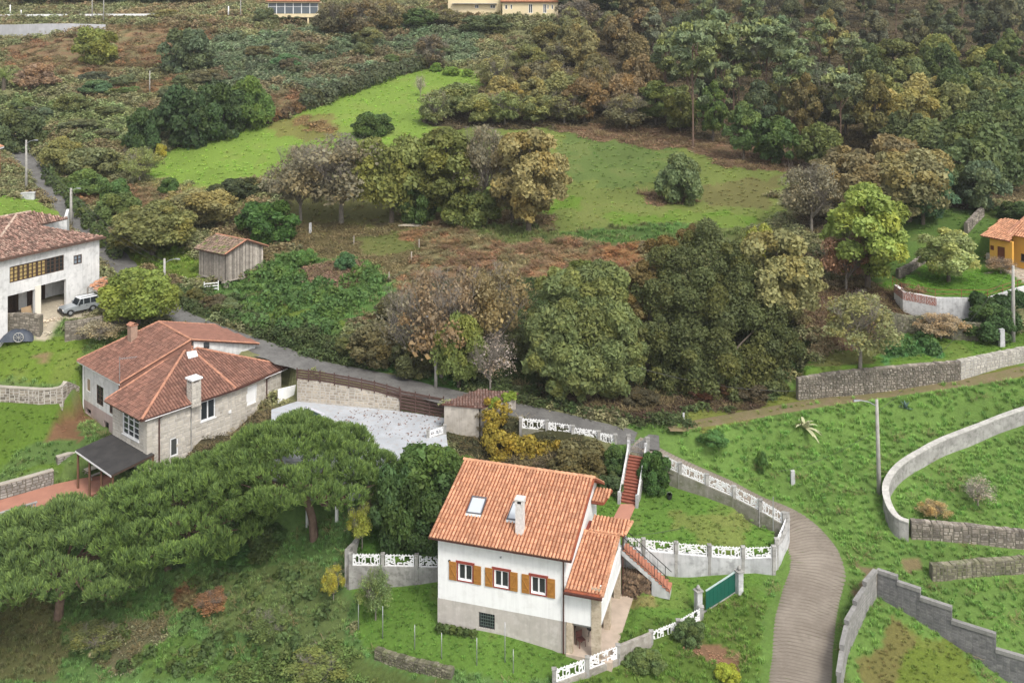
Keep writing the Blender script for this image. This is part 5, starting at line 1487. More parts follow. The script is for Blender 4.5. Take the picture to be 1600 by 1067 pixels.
# wall under the yellow house terrace
def terr_pts(idx, lst, lift, sub=3):
    k = TERRS[idx][2]; w = [P(*q) for q in lst]; out = []
    for i in range(len(w)-1):
        for t in range(sub): out.append(w[i].lerp(w[i+1], t/sub))
    out.append(w[-1]); return [(p.x, p.y-.12, float(k[0]*p.x+k[1]*p.y+k[2])+lift) for p in out]
yw = wall_xy('terrace_wall', 'terrace wall with a bare brick top band over whitewash below the plane tree', terr_pts(3, TERR_YEL[:3], .05), .4, M_WHITE_OLD, depth=.6)
S = MB(); yp = [Vector(p) for p in terr_pts(3, TERR_YEL[:3], .05)]
for i in range(len(yp)-1):
    M = WMap(yp[i], yp[i+1], 1); zt = min(yp[i].z, yp[i+1].z)
    stonework(S, M, 0, M.L, zt-.75, zt+.02, seed=i, w=(.18,.32), h=(.09,.10), proud=.02, gap=.008)
part('brick_band', S, mat('red_brick', (0.42,0.13,0.07), .9, c2=(0.34,0.10,0.06), scale=3, val=.25, bump=.2), yw, kind='stuff')
wall_xy('terrace_wall', 'stained dark and white terrace wall half hidden by ivy below the yellow house', terr_pts(3, TERR_YEL[2:5], .05), .4, M_CONCW, depth=.8)
wall_xy('terrace_wall', 'white terrace wall at the right edge below the fenced yard', terr_pts(3, TERR_YEL[4:6], .05), .4, M_WHITE_OLD, depth=2.5)
# rusty rail along that terrace
rl_ = empty('garden_railing', P(1500,452,92.5), 0, 'thin rusty red railing round the plane tree lawn', 'railing')
tp = [Vector(p)+Vector((0,.35,0)) for p in terr_pts(3, TERR_YEL[:6], .0, 4)]
mr = mat('rusty_rail', (0.26,0.10,0.06), .8)
for z in (.35, .75):
    mb = MB()
    for a, b in zip(tp[:-1], tp[1:]): mb.bar(a+Vector((0,0,z)), b+Vector((0,0,z)), .03)
    part('rail', mb, mr, rl_)
for p in tp[::2]: mb = MB(); mb.bar(p-Vector((0,0,.1)), p+Vector((0,0,.8)), .035); part('rail_post', mb, mr, rl_)

# ---- stepped block wall
M_BLOCK = mat('grey_concrete_block', (0.30,0.29,0.275), .95, c2=(0.22,0.215,0.205), scale=1.2, c3=(0.14,0.135,0.125), scale3=3.5, streak=.3, val=.14, bump=.4)
M_BLOCKD = mat('dark_concrete_block', (0.185,0.18,0.18), .95, c2=(0.13,0.13,0.13), scale=1.2, c3=(0.27,0.26,0.25), scale3=3, streak=.3, val=.16, bump=.4)
def block_wall(label, stations, m, side, hgt, ends=None):
    """stations: foot pixels of each step; every step is a level section"""
    q = [at(*s) for s in stations]
    root = empty('block_wall', q[0].lerp(q[-1], .5), 0, label, 'wall')
    for i, (a, b) in enumerate(zip(q[:-1], q[1:])):
        M = WMap(a, b, side); zt = max(a.z, b.z)*.5+min(a.z, b.z)*.5+hgt; zb = min(a.z, b.z)-.6
        mb = MB(); M.box(mb, 0, M.L-.004, 0, .2, zb, zt); so = part('wall_section', mb, M_MORTARD if False else m, root)
        S = MB(); stonework(S, M, 0, M.L, zb+.3, zt-.24, seed=i+3, w=(.39,.40), h=(.195,.20), proud=.012, gap=.012); part('blocks', S, m, root, so, kind='stuff')
        c = MB(); M.box(c, -.02, M.L+.0, -.05, .25, zt-.22, zt+.02); part('top_course', c, M_BLOCK, root, so)
    return root
block_wall('stepped grey block wall rising beside the lane, pale face', [(1370,933),(1353,962),(1338,993),(1325,1024),(1318,1065),(1313,1110)], M_BLOCK, -1, 2.0)
block_wall('stepped dark block wall running down to the lower right corner', [(1370.5,932),(1402,950),(1438,972),(1487,1004),(1556,1052),(1610,1090)], M_BLOCKD, 1, 1.95)

# ---- left side walls
wall_xy('stone_wall', 'stone yard wall left of the driveway behind the tarped cart', base_pts([(-60,522),(0,524),(62,527)], 1.9), .45, M_MORTARD, stones='both', sm=mat('brown_field_stone', (0.27,0.235,0.19), .95, c2=(0.18,0.155,0.12), scale=1.2, c3=(0.38,0.35,0.30), scale3=4, val=.4, bump=.4))
wall_xy('stone_wall', 'stone yard wall right of the driveway below the parked jeep', base_pts([(101,534),(130,530),(165,523)], 1.7, 3), .45, M_MORTARD, stones='both', sm=MATS['brown_field_stone'])
wall_xy('stone_wall', 'low stone wall between the two bright lawns left of the stone house', base_pts([(-60,625),(0,628),(60,632),(98,630),(124,621)], 1.25), .35, M_MORTAR, stones='part', sm=MATS['brown_field_stone'], cop=mat('flat_stone_coping', (0.44,0.40,0.34), .9, c2=(0.34,0.31,0.26), scale=2, bump=.3))
bw = [(PD(px, py, 39.4)) for px, py in ((-60,800),(0,781),(40,770),(84,757))]
wall_xy('stone_wall', 'grey stone retaining wall along the brick terrace at the left edge', [(p.x, p.y, p.z+1.15) for p in bw], .4, M_MORTARD, stones='part', sm=mat('grey_wall_stone', (0.33,0.315,0.29), .95, c2=(0.22,0.21,0.19), scale=1.2, c3=(0.44,0.42,0.39), scale3=4, val=.3, bump=.4), cop=MATS['flat_stone_coping'], side=1, depth=.5)
bw = [(PD(px, py, 39.2)) for px, py in ((87,748),(126,736))]
wall_xy('stone_wall', 'short higher step of grey stone wall beside the dark canopy', [(p.x, p.y+.3, p.z+1.6) for p in bw], .4, M_MORTARD, stones='part', sm=MATS['grey_wall_stone'], cop=MATS['flat_stone_coping'], depth=.5)
bt = [P(*q) for q in TERR_BRICK]; kk = [q[2] for q in TERRS if q[0] == 'brick'][0]
mb = MB(); slab(mb, [Vector((p.x, p.y, kk[0]*p.x+kk[1]*p.y+kk[2]+.06)) for p in bt], .12)
o = mb.build('brick_terrace', M_BRICKR, None); tag(o, 'salmon coloured paved terrace below the stone house', kind='structure'); foot(bt)
# balusters at the terrace's outer edge
br = empty('balustrade', PD(25,812,39.4), 0, 'pale balustrade on the outer edge of the brick terrace at the left edge', 'balustrade')
a, b = PD(-30,828,39.35), PD(58,801,39.35)
n = 16
for z, h in ((.06,.1),(.86,.1)): mb = MB(); mb.bar(a+Vector((0,0,z)), b+Vector((0,0,z)), .2, h); part('rail', mb, M_CONC, br)
mb = MB(); mb.lathe([(.05,.12),(.085,.25),(.085,.35),(.04,.55),(.05,.70),(.06,.80)], (0,0,0), 8); bme = bpy.data.meshes.new('baluster'); bme.from_pydata(mb.v, [], mb.f); bme.materials.append(M_CONCW)
for k in range(n): piece('baluster', bme, br, Matrix.Translation(a.lerp(b, (k+.5)/n)))
# ================================================================== STONE HOUSE
def PZ(px, py, z): return PD(px, py, CH-z)
ZE = CH-32.6
E1, E2, E2b, E3 = PD(164,625,32.6), PD(221,656,32.6), PD(369,607,32.6), PD(451,572,32.6)
AP = PD(293,541,29.9)
A1, A2 = PD(121,563,31.9), PD(187,599,31.9); B2 = PD(299,531,29.2); C2, C1 = PD(405,537,31.0), PD(337,508,31.0)
B1 = ray_plane(248, 503, A1, (A2-A1).cross(B2-A1)); B1z = B1.z
sh = empty('stone_house', Vector((-27, 88, CH-39)), 0, 'large pale stone house with brown-red hipped roofs, left of the pine trees', 'house')
M_ROOFS = (M_TILEB, M_TILEBC, 0.26, 0.40, 0.06)
E4 = E3+(E1-E2)*0.8
roof(sh, [[E2, E2b, AP], [E2b, E3, AP], [E1, E2, AP]], *M_ROOFS, jit=0.06, seed=31, t=.12)
rb = roof(sh, [[A1, A2, B2, B1]], *M_ROOFS, jit=0.06, seed=41, t=.12)
C1p = ray_plane(337, 508, B1, (B2-B1).cross(C2-B1))
roof(sh, [[B1, B2, C2, C1p]], mat('newer_red_tile', (0.27,0.13,0.095), .85, c2=(0.22,0.11,0.08), scale=.8, val=.1, bump=.2), M_TILEBC, 0.26, 0.40, 0.05, jit=.03, seed=51, t=.12)
c_ = MB()
M_CAP = mat('ridge_cap_tile', (0.38,0.18,0.115), .85, c2=(0.40,0.2,0.13), scale=3, val=.2)
for a, b in ((AP,E2),(AP,E2b),(AP,E3),(B1,B2),(B2,A2),(B2,C2),(A1,B1),(B1,C1p),(AP,E1)):
    m_ = MB(); caps(m_, a+Vector((0,0,.04)), b+Vector((0,0,.04)), .13, .4); part('hip_tiles', m_, M_CAP, sh)
ctr = (E1+E2+E3+E4)/4
def inset(p, k): q = Vector((ctr.x-p.x, ctr.y-p.y, 0)); return p+q.normalized()*k
F1, F2, F2b, F3, F4 = inset(E1,.6), inset(E2,.7), inset(E2b,.5), inset(E3,.7), inset(E4,.6)
GZ = CH-40.5
W_L, W_R1, W_R2, W_B = WMap(F1,F2,1), WMap(F2,F2b,1), WMap(F2b,F3,1), WMap(F3,F4,1)
zt_ = ZE-.13
gal = W_L.rect((191.5,640),(217,690)); s1 = W_R1.rect((266,686),(278,710)); s2_ = W_R1.rect((313.5,629),(336.5,651)); s3 = W_R2.rect((385,606),(401,628))
gal = (gal[0], min(gal[1], W_L.L-.35), gal[2], gal[3])
wb = MB()
wall_cells(wb, W_L, 0, W_L.L, GZ, zt_, .35, [gal]); wall_cells(wb, W_R1, .36, W_R1.L, GZ, zt_, .35, [s1, s2_]); wall_cells(wb, W_R2, .0, W_R2.L, GZ, zt_, .35, [s3]); wall_cells(wb, W_B, .36, W_B.L, GZ, zt_, .35)
part('wall', wb, M_MORTAR, sh)
S = MB()
for M, ops, sd in ((W_L,[gal],1),(W_R1,[s1,s2_],2),(W_R2,[s3],3),(W_B,[],4)): stonework(S, M, 0.02, M.L-.02, GZ+1.0, zt_-.02, ops, seed=sd, w=(.3,.75), h=(.2,.42), proud=.03, gap=.025)
part('stones', S, M_STONEL, sh, kind='stuff')
inn = MB(); q = [inset(p, 1.1) for p in (E1,E2,E3,E4)]; inn.hexa([Vector((p.x,p.y,GZ)) for p in q], [Vector((p.x,p.y,ZE-.2)) for p in q]); part('interior', inn, M_DARK, sh)
window(sh, W_L, *gal, nx=3, nz=4, rec=.06, fw=.07, sill=M_FRAME, name='gallery_window')
fo = window(sh, W_R1, *s1, nx=1, rec=.04, fw=.09, gl=mat('dark_louver', (.06,.065,.06), .7))
window(sh, W_R1, *s2_, nx=2, rec=.08, fw=.08, sill=M_FRAME)
window(sh, W_R2, *s3, nx=1, rec=.05, fw=.08, gl=M_FRAME)
qn = MB()
for i in range(16):
    z = GZ+1.2+i*.42; k = .14 if i % 2 else 0
    if z < zt_-.4:
        W_L.box(qn, W_L.L-.55+k, W_L.L+.02, -.045, .1, z+.01, z+.39, .5); W_R1.box(qn, -.02, .55-k if i % 2 else .42, -.045, .1, z+.01, z+.39, .5)
part('quoins', qn, mat('pale_quoin', (0.55,0.51,0.45), .9, c2=(0.47,0.43,0.37), scale=2, bump=.3), sh, kind='stuff')
for a, b in ((E1,E2),(E2,E2b),(E2b,E3)):
    g = MB(); g.bar(a-Vector((0,0,.10)), b-Vector((0,0,.10)), .12, .12); part('gutter', g, M_BROWNM, sh)
    g = MB(); a2, b2 = inset(a,.28), inset(b,.28); g.bar(a2-Vector((0,0,.15)), b2-Vector((0,0,.15)), .5, .05); part('soffit', g, M_FRAME, sh)
def pipe(M, px, py, z1, off=-.08, r=.06, m=M_BROWNM, elbow=True):
    u, _ = M.hit(px, py); t = MB(); pts = [M.p(u, off, z1), M.p(u, off, GZ)]
    if elbow: pts = [M.p(u, -.55, z1+.05)] + [M.p(u, off, z1-.25), M.p(u, off, GZ)]
    t.tube(pts, r, 6); part('downpipe', t, m, sh)
pipe(W_R1, 248, 690, zt_-.1); pipe(W_R2, 416, 620, zt_-.1); pipe(W_R1, 298, 665, zt_-.1, r=.05, m=M_CONC, elbow=False)
mt_ = MB(); u, z = W_R2.hit(367, 640); mb = MB(); W_R1.box(mb, W_R1.L-.3, W_R1.L-.05, -.08, .0, z-.1, z+.15); part('meter_box', mb, M_FRAME, sh)
# white skylight near the apex and the stone chimney
ns_ = (E2b-E2).cross(AP-E2).normalized()
q = [ray_plane(px, py, E2, ns_) for px, py in ((294,562),(309,558),(306,549),(291,552))]
mb = MB(); mb.hexa([p+ns_*.02 for p in q], [p+ns_*.14 for p in q]); part('skylight', mb, M_FRAME, sh)
cb_ = ray_plane(303, 624, E2, ns_)
cst = MB(); zz = cb_.z-.5
dirx = W_R1.u; diry = W_R1.n
def obx(mb, c, hx, hy, z0, z1, dx=dirx, dy=diry, val=.5): return mb.hexa([Vector((c.x,c.y,z0))+dx*a*hx+dy*e*hy for a, e in ((-1,-1),(1,-1),(1,1),(-1,1))], [Vector((c.x,c.y,z1))+dx*a*hx+dy*e*hy for a, e in ((-1,-1),(1,-1),(1,1),(-1,1))], val)
obx(cst, cb_, .42, .42, zz, zz+2.0); co = part('chimney', cst, M_MORTAR, sh)
CS = MB()
for a, e in ((0,0),(1,0),(2,0),(3,0)):
    cs = [cb_+dirx*x*.42+diry*y*.42 for x, y in ((-1,-1),(1,-1),(1,1),(-1,1))]; M = WMap(cs[a], cs[(a+1) % 4], 1); stonework(CS, M, 0, M.L, zz, zz+1.98, seed=a, w=(.2,.4), h=(.15,.25), proud=.03)
part('stones', CS, M_STONEL, sh, co, kind='stuff')
cp_ = MB(); obx(cp_, cb_, .52, .52, zz+2.25, zz+2.38)
part('chimney_cap', cp_, M_FRAME, sh, co)
for a, e in ((-1,-1),(1,-1),(1,1),(-1,1)): mb = MB(); obx(mb, cb_+dirx*a*.34+diry*e*.34, .07, .07, zz+2.003, zz+2.247); part('cap_post', mb, M_STONEL, sh, co)
# rear block walls
K1, K2 = A1.lerp(A2,.03)+Vector((.35,.3,0)), A2+Vector((.2,.3,0)); K3, K4 = C2+Vector((-.35,-.1,0)), B2
WK = WMap(K1, K2, 1); zk = A1.z-.12
lt = WK.rect((135,589),(141.5,614)); bg = WK.rect((151,600),(161.5,636)); ls = WK.rect((171,616),(176.5,648)); lo_ = WK.rect((134,636),(142,650)); dw = WK.rect((162,656),(170,676))
wb = MB(); wall_cells(wb, WK, 0, WK.L, A1.z-3.6, zk, .35, [lt, bg, ls]); part('wall', wb, M_WHITE_OLD, sh)
wb = MB(); wall_cells(wb, WK, 0, WK.L, GZ, A1.z-3.603, .36, [lo_, dw]); part('lower_wall', wb, mat('pinkish_render', (0.46,0.36,0.34), .9, c2=(0.36,0.29,0.27), scale=1, streak=.3, bump=.3), sh)
window(sh, WK, *lt, nx=1, rec=.03, gl=mat('old_shutter', (0.36,0.27,0.19), .8)); window(sh, WK, *bg, fm=M_DARKW, nx=2, nz=4, rec=.05); window(sh, WK, *ls, fm=M_DARKW, nx=1, nz=2, rec=.05)
for nm, o_ in (('cellar_opening', lo_), ('door', dw)): mb = MB(); WK.box(mb, o_[0], o_[1], .25, .3, o_[2], o_[3]); part(nm, mb, M_DARK, sh)
inn = MB(); inn.hexa([Vector((p.x,p.y,GZ)) for p in (K1+Vector((.8,.5,0)), K2+Vector((.8,.5,0)), Vector((C2.x-1.2,C2.y+.4,0)), Vector((C1p.x-.6,C1p.y-.8,0)))], [Vector((p.x,p.y,zk-.05)) for p in (K1+Vector((.8,.5,0)), K2+Vector((.8,.5,0)), Vector((C2.x-1.2,C2.y+.4,0)), Vector((C1p.x-.6,C1p.y-.8,0)))]); part('interior', inn, M_DARK, sh)
eg_ = MB(); eg_.hexa([A2-Vector((0,0,1.2)),B2-Vector((0,0,1.6)),B2-Vector((0,0,1.6))+Vector((-.2,.25,0)),A2-Vector((0,0,1.2))+Vector((-.2,.25,0))],[A2-Vector((0,0,.05)),B2-Vector((0,0,.05)),B2-Vector((0,0,.05))+Vector((-.2,.25,0)),A2-Vector((0,0,.05))+Vector((-.2,.25,0))]); part('roof_step', eg_, M_TILEB, sh)
# gable wall strip above the front block
B2i, C2i = B2+Vector((.1,.35,0)), C2+Vector((-.45,.3,0))
mb = MB(); th = Vector((-.25,.25,0)); mb.hexa([Vector((B2i.x,B2i.y,ZE-1.5)), Vector((C2i.x,C2i.y,ZE-2.5)), Vector((C2i.x,C2i.y,ZE-2.5))+th, Vector((B2i.x,B2i.y,ZE-1.5))+th],
    [B2i-Vector((0,0,.16)), C2i-Vector((0,0,.16)), C2i-Vector((0,0,.16))+th, B2i-Vector((0,0,.16))+th]); part('gable_wall', mb, M_WHITE_OLD, sh)
GMp = WMap(B2i, C2i, 1); u0, u1, z0, z1 = GMp.rect((318,535),(327,544)); mb = MB(); GMp.box(mb, u0, u1, -.03, .05, z0, z1); part('window', mb, M_GLASS, sh)
CSide = WMap(C2i, Vector((C1p.x-.3, C1p.y-.3, 0)), 1); mb = MB(); CSide.box(mb, 0, CSide.L, 0, .3, GZ, C2.z-.15); part('wall', mb, M_WHITE_OLD, sh)
g = MB(); g.bar(A1-Vector((0,0,.1)), A2-Vector((0,0,.1)), .11); part('gutter', g, M_FRAME, sh)
t = MB(); t.tube([WK.p(.1,-.1,zk), WK.p(.1,-.1,GZ)], .055, 6); part('downpipe', t, M_FRAME, sh)
# brick chimney of the rear roof
nb = (A2-A1).cross(B2-A1).normalized(); cb2 = ray_plane(207, 531, A1, nb)
mb = MB(); obx(mb, cb2, .32, .32, cb2.z-.4, cb2.z+1.35, W_L.u, W_L.n); c2c = part('chimney', mb, mat('chimney_brick', (0.40,0.27,0.20), .9, c2=(0.30,0.2,0.15), scale=4, bump=.5), sh)
mb = MB()
for a in (-1, 1): mb.add([cb2+W_L.u*x*.42+W_L.n*y*.42*a+Vector((0,0,1.42 if y else 1.62)) for x, y in ((-1,1),(1,1),(1,0),(-1,0))], [(0,1,2,3)] if a < 0 else [(3,2,1,0)])
obx(mb, cb2, .38, .38, cb2.z+1.36, cb2.z+1.45, W_L.u, W_L.n); part('chimney_cap', mb, M_CAP, sh, c2c)
an = empty('tv_antenna', ray_plane(187, 597, A1, nb), 0, 'thin tv antenna mast rising from the stone house roof', 'antenna')
mb = MB(); mb.tube([(0,0,-.1),(0,0,2.2)], .03, 5); mb.build('mast', M_GALV, an)
mb = MB(); mb.bar((-.1,0,2.0),(1.4,.3,2.1), .03); mb.build('boom', M_GALV, an)
for k in range(7): mb = MB(); x = .1+k*.19; mb.bar((x,.3*x/1.5-.3,2.02),(x,.3*x/1.5+.3,2.02), .018); mb.build('element', M_GALV, an)
foot([F1,F2,F2b,F3,F4], .05); foot([K1,K2,C2,C1p], .05)
# dark canopy on posts
cz_ = CH-36.0
cp4 = [PD(118,703,36.2), PD(175,678,35.6), PD(241,709,35.6), PD(174,742,36.2)]
cn_ = empty('canopy', PD(170,745,39.3), 0, 'dark felt-roofed canopy on wooden posts at the stone house corner', 'canopy')
mb = MB(); slab(mb, cp4, .07); part('canopy_roof', mb, M_BITUMEN, cn_)
for i, (a, b) in enumerate(zip(cp4, cp4[1:]+cp4[:1])): mb = MB(); mb.bar(a-Vector((0,0,.12)), b-Vector((0,0,.12)), .06, .14); part('fascia', mb, M_FRAME if i == 3 else M_DARKW, cn_)
for k in range(1, 6): mb = MB(); mb.bar(cp4[0].lerp(cp4[3], k/6)-Vector((0,0,.13)), cp4[1].lerp(cp4[2], k/6)-Vector((0,0,.13)), .06, .1); part('rafter', mb, M_DARKW, cn_)
for f_ in (.02, .35, .68, .98):
    p = cp4[0].lerp(cp4[3], f_); p = p.lerp(cp4[1].lerp(cp4[2], f_), .05); mb = MB(); mb.bar(p-Vector((0,0,.2)), Vector((p.x,p.y,CH-39.6)), .14); part('post', mb, mat('stained_post', (0.16,0.085,0.05), .8), cn_)
p = cp4[3].lerp(cp4[2], .97); mb = MB(); mb.bar(p-Vector((0,0,.2)), Vector((p.x,p.y,CH-39.8)), .14); part('post', mb, MATS['stained_post'], cn_)
tb_ = empty('picnic_table', PD(150,742,39.35), R(50), 'picnic table under the dark canopy', 'table')
mb = MB(); mb.box(-.9,-.35,.70,.9,.35,.75); mb.build('tabletop', M_GREYW, tb_)
for s_ in (-1,1):
    mb = MB(); mb.box(-.9,s_*.75-.14,.42,.9,s_*.75+.14,.46); mb.build('bench_seat', M_GREYW, tb_)
    mb = MB(); mb.bar((s_*.7,-.7,0),(s_*.7,-.1,.7),.06); mb.bar((s_*.7,.7,0),(s_*.7,.1,.7),.06); mb.bar((s_*.7,-.8,.39),(s_*.7,.8,.39),.05); mb.build('leg_frame', M_GREYW, tb_)

# ================================================================== pool terrace
kk = TERRS[2][2]; dk = [P(*q) for q in TERR_POOL]
dm = mat('white_pool_paving', (0.46,0.485,0.515), .6, c2=(0.38,0.40,0.425), scale=.7, c3=(0.40,0.30,0.24), scale3=2.6, amt3=.35, bump=.1)
mb = MB(); slab(mb, [Vector((p.x, p.y, kk[0]*p.x+kk[1]*p.y+kk[2]+.05)) for p in dk], 3.0)
o = mb.build('pool_terrace', dm, None); tag(o, 'white paved terrace scattered with fallen leaves behind the pine', kind='structure'); foot(dk)
zd = CH-34.2+.05
rr2 = random.Random(8)
lv = MB()
for k in range(240):
    p = PD(rr2.uniform(520,690), rr2.uniform(645,690) if k % 3 else rr2.uniform(640,656), CH-zd); a = rr2.uniform(0, 6.3); s = rr2.uniform(.03,.07)
    if not inside(np.array([p.x]), np.array([p.y]), [(q.x, q.y) for q in dk])[0]: continue
    lv.obox((p.x, p.y, zd+.012), Vector((math.cos(a),math.sin(a),0)), Vector((-math.sin(a),math.cos(a),0)), s, s*.6, .006, rr2.random())
tag(lv.build('fallen_leaves', mat('fallen_leaf', (0.20,0.085,0.04), .9, val=.5), None), 'brown leaves blown over the white pool terrace', kind='stuff')
pc = [PD(*q, CH-zd-.01) for q in ((452,657),(478,637),(505,648),(490,661))]
pool = empty('covered_pool', sum(pc, Vector())/4, 0, 'dark green covered pool corner on the white terrace', 'pool')
mb = MB(); slab(mb, [p+Vector((0,0,.05)) for p in pc], .06); part('pool_cover', mb, mat('pool_cover_green', (0.02,0.045,0.035), .6), pool)
mb = MB()
for a, b in zip(pc, pc[1:]+pc[:1]): mb.bar(a+Vector((0,0,.05)), b+Vector((0,0,.05)), .3, .1)
part('pool_edge', mb, mat('lilac_pool_edge', (0.55,0.55,0.60), .6), pool)
# back wall of the terrace, horizontal board fence on it and the board gate
wl = [P(464,626,85.7), P(500,629.5,85.2), P(545,634,84.6), P(585,637.5,84.1), P(624,641,83.6)]
tops = [PD(466,593,34.15-34*1.0/17.8)] 
def top_at(p, py): d = p.y; return CH-(py-YH)*d/F
tpy = (593,597,605,613,624)
pts = [(p.x, p.y+.05, top_at(p, t)) for p, t in zip(wl, tpy)]
wall_xy('stone_wall', 'pale stone wall carrying the brown board fence behind the white terrace', pts, .35, M_MORTAR, stones='part', sm=mat('tan_wall_stone', (0.44,0.385,0.31), .9, c2=(0.34,0.29,0.23), scale=1.2, c3=(0.54,0.49,0.42), scale3=4, val=.25, bump=.35), depth=.8, stone_kw=dict(proud=.03))
M_SLAT = mat('dark_brown_board', (0.075,0.042,0.035), .7, c2=(0.10,0.06,0.05), scale=3, bump=.15)
def board_fence(name, label, base, hpx, n_rows, n_bay, cat):
    """base: world points of the lower edge; hpx: height"""
    root = empty(name, base[0].lerp(base[-1], .5), 0, label, cat)
    for i, (a, b) in enumerate(zip(base[:-1], base[1:])):
        d = b-a; u = Vector((d.x,d.y,0)).normalized()
        hh = hpx
        for k in range(n_rows):
            z = .06+k*(hh-.06)/n_rows; t = (hh-.1)/n_rows*.70
            mb = MB(); q = Vector((-u.y,u.x,0))*.018
            mb.hexa([a-q+Vector((0,0,z)), b-q+Vector((0,0,z)), b+q+Vector((0,0,z)), a+q+Vector((0,0,z))], [a-q+Vector((0,0,z+t)), b-q+Vector((0,0,z+t)), b+q+Vector((0,0,z+t)), a+q+Vector((0,0,z+t))]); part('board', mb, M_SLAT, root)
        mb = MB(); mb.bar(a+Vector((0,0,-.1)), a+Vector((0,0,hh+.05)), .09); part('fence_post', mb, M_SLAT, root)
    mb = MB(); b = base[-1]; mb.bar(b+Vector((0,0,-.1)), b+Vector((0,0,hh+.08)), .11); part('fence_post', mb, M_SLAT, root)
    return root
fb = [Vector((x, y-.02, z+.03)) for x, y, z in pts]
fbb = []
for a, b in zip(fb[:-1], fb[1:]): fbb += [a, a.lerp(b, .5)]
fbb.append(fb[-1])
board_fence('board_fence', 'dark brown horizontal board fence along the stone wall behind the white terrace', fbb, .95, 4, 1, 'fence')
gts = [P(626,640,83.55), P(649,644.5,83.2), P(671,649,82.8), P(693,653,82.4)]
board_fence('board_gate', 'tall dark brown board gate between the stone wall and the small shed', gts, 1.75, 6, 1, 'gate')
ww_ = [(PD(430,625,34.2)), (PD(462,617,34.0))]
wall_xy('boundary_wall', 'short white wall beside the stone house corner', [(p.x, p.y+1.0, p.z+.5) for p in ww_], .2, M_WHITE, depth=1.5)
lattice_fence('short white lattice fence at the shed end of the white terrace', spans_px([(671,683,78.4,693,676,79.0)]), .5, M_CONC, low=.5)

# ================================================================== small shed
SA, SB, SC = P(694,676,79.6), P(753,697,79.1), P(806,672,81.2); SD = SA+SC-SB
top_z = CH-32.1
shd = empty('small_shed', (SA+SB+SC+SD)/4-Vector((0,0,.4)), 0, 'small cement shed with low tiled roof and yellow creeper by the road', 'shed')
cs = [SA,SB,SC,SD]; wb = MB(); zb_ = min(p.z for p in cs)-1.2
for a, b in zip(cs, cs[1:]+cs[:1]): M = WMap(a, b, 1); M.box(wb, 0, M.L-.25, 0, .25, zb_, top_z)
part('wall', wb, mat('shed_cement', (0.52,0.475,0.42), .95, c2=(0.40,0.365,0.32), scale=.8, c3=(0.28,0.25,0.21), scale3=2.5, amt3=.5, streak=.5, bump=.4), shd)
inn = MB(); cc = sum(cs, Vector())/4; q = [p.lerp(cc, .2) for p in cs]; inn.hexa([Vector((p.x,p.y,zb_)) for p in q], [Vector((p.x,p.y,top_z-.1)) for p in q]); part('interior', inn, M_DARK, shd)
grow = lambda p, k: Vector((cc.x+(p.x-cc.x)*k, cc.y+(p.y-cc.y)*k, 0))
rp = [grow(SA,1.07)+Vector((0,0,top_z+.12)), grow(SB,1.07)+Vector((0,0,top_z+.02)), grow(SC,1.07)+Vector((0,0,top_z+.35)), grow(SD,1.07)+Vector((0,0,top_z+.45))]
roof(shd, [rp], mat('shed_tile', (0.20,0.125,0.10), .9, c2=(0.15,0.10,0.085), scale=1.5, val=.3, bump=.2), M_TILEBC, .24, .36, .05, jit=.1, seed=77, t=.1)
foot(cs, .05)

# ================================================================== LEFT WHITE HOUSE
L_R, L_L = PD(166,370,23.1), PD(0,406.6,23.1); L_F = L_R+(L_L-L_R)*1.45
T1 = PD(48,331,20.9); nA = (L_F-L_R).cross(T1-L_R)
Q1 = ray_plane(60, 352, L_R, nA); T0 = T1+(L_L-L_R)*.62; T0 = ray_plane(CX+F*T0.x/T0.y, YH+F*(CH-T0.z)/T0.y, L_R, nA)
QR = ray_plane(112, 361, L_R, nA)
lw = empty('white_house', L_R.lerp(L_F,.5)+Vector((-4,2,-6.4)), 0, 'old white farmhouse with mottled barrel tile roof and long wooden gallery window, left edge', 'house')
roof(lw, [[L_F, L_R, QR, Q1, T1, T0]], M_TILEO, M_TILEOC, .25, .34, .075, jit=.22, seed=61, t=.16, seg=4)
lb = [PD(57,352,22.05), PD(106,341,21.95), PD(50,330,20.75)]
roof(lw, [lb], M_TILEO, M_TILEOC, .25, .34, .075, jit=.22, seed=63, t=.14)
lc = [T0, T1, PD(22,335,21.2)]
c_ = MB(); caps(c_, T1+Vector((0,0,.05)), T0+Vector((0,0,.05)), .15, .36, 3); part('ridge_tiles', c_, mat('lichen_ridge', (0.46,0.36,0.28), .9, c2=(0.34,0.24,0.19), scale=3, val=.3), lw)
tp_ = ray_plane(0, 372, L_R, nA); c_ = MB(); caps(c_, ray_plane(25, 337, L_R, nA)+Vector((0,0,.05)), tp_+Vector((0,0,.05)), .14, .36, 5); part('hip_tiles', c_, MATS['lichen_ridge'], lw)
du = (L_F-L_R); du.z = 0; du.normalize()
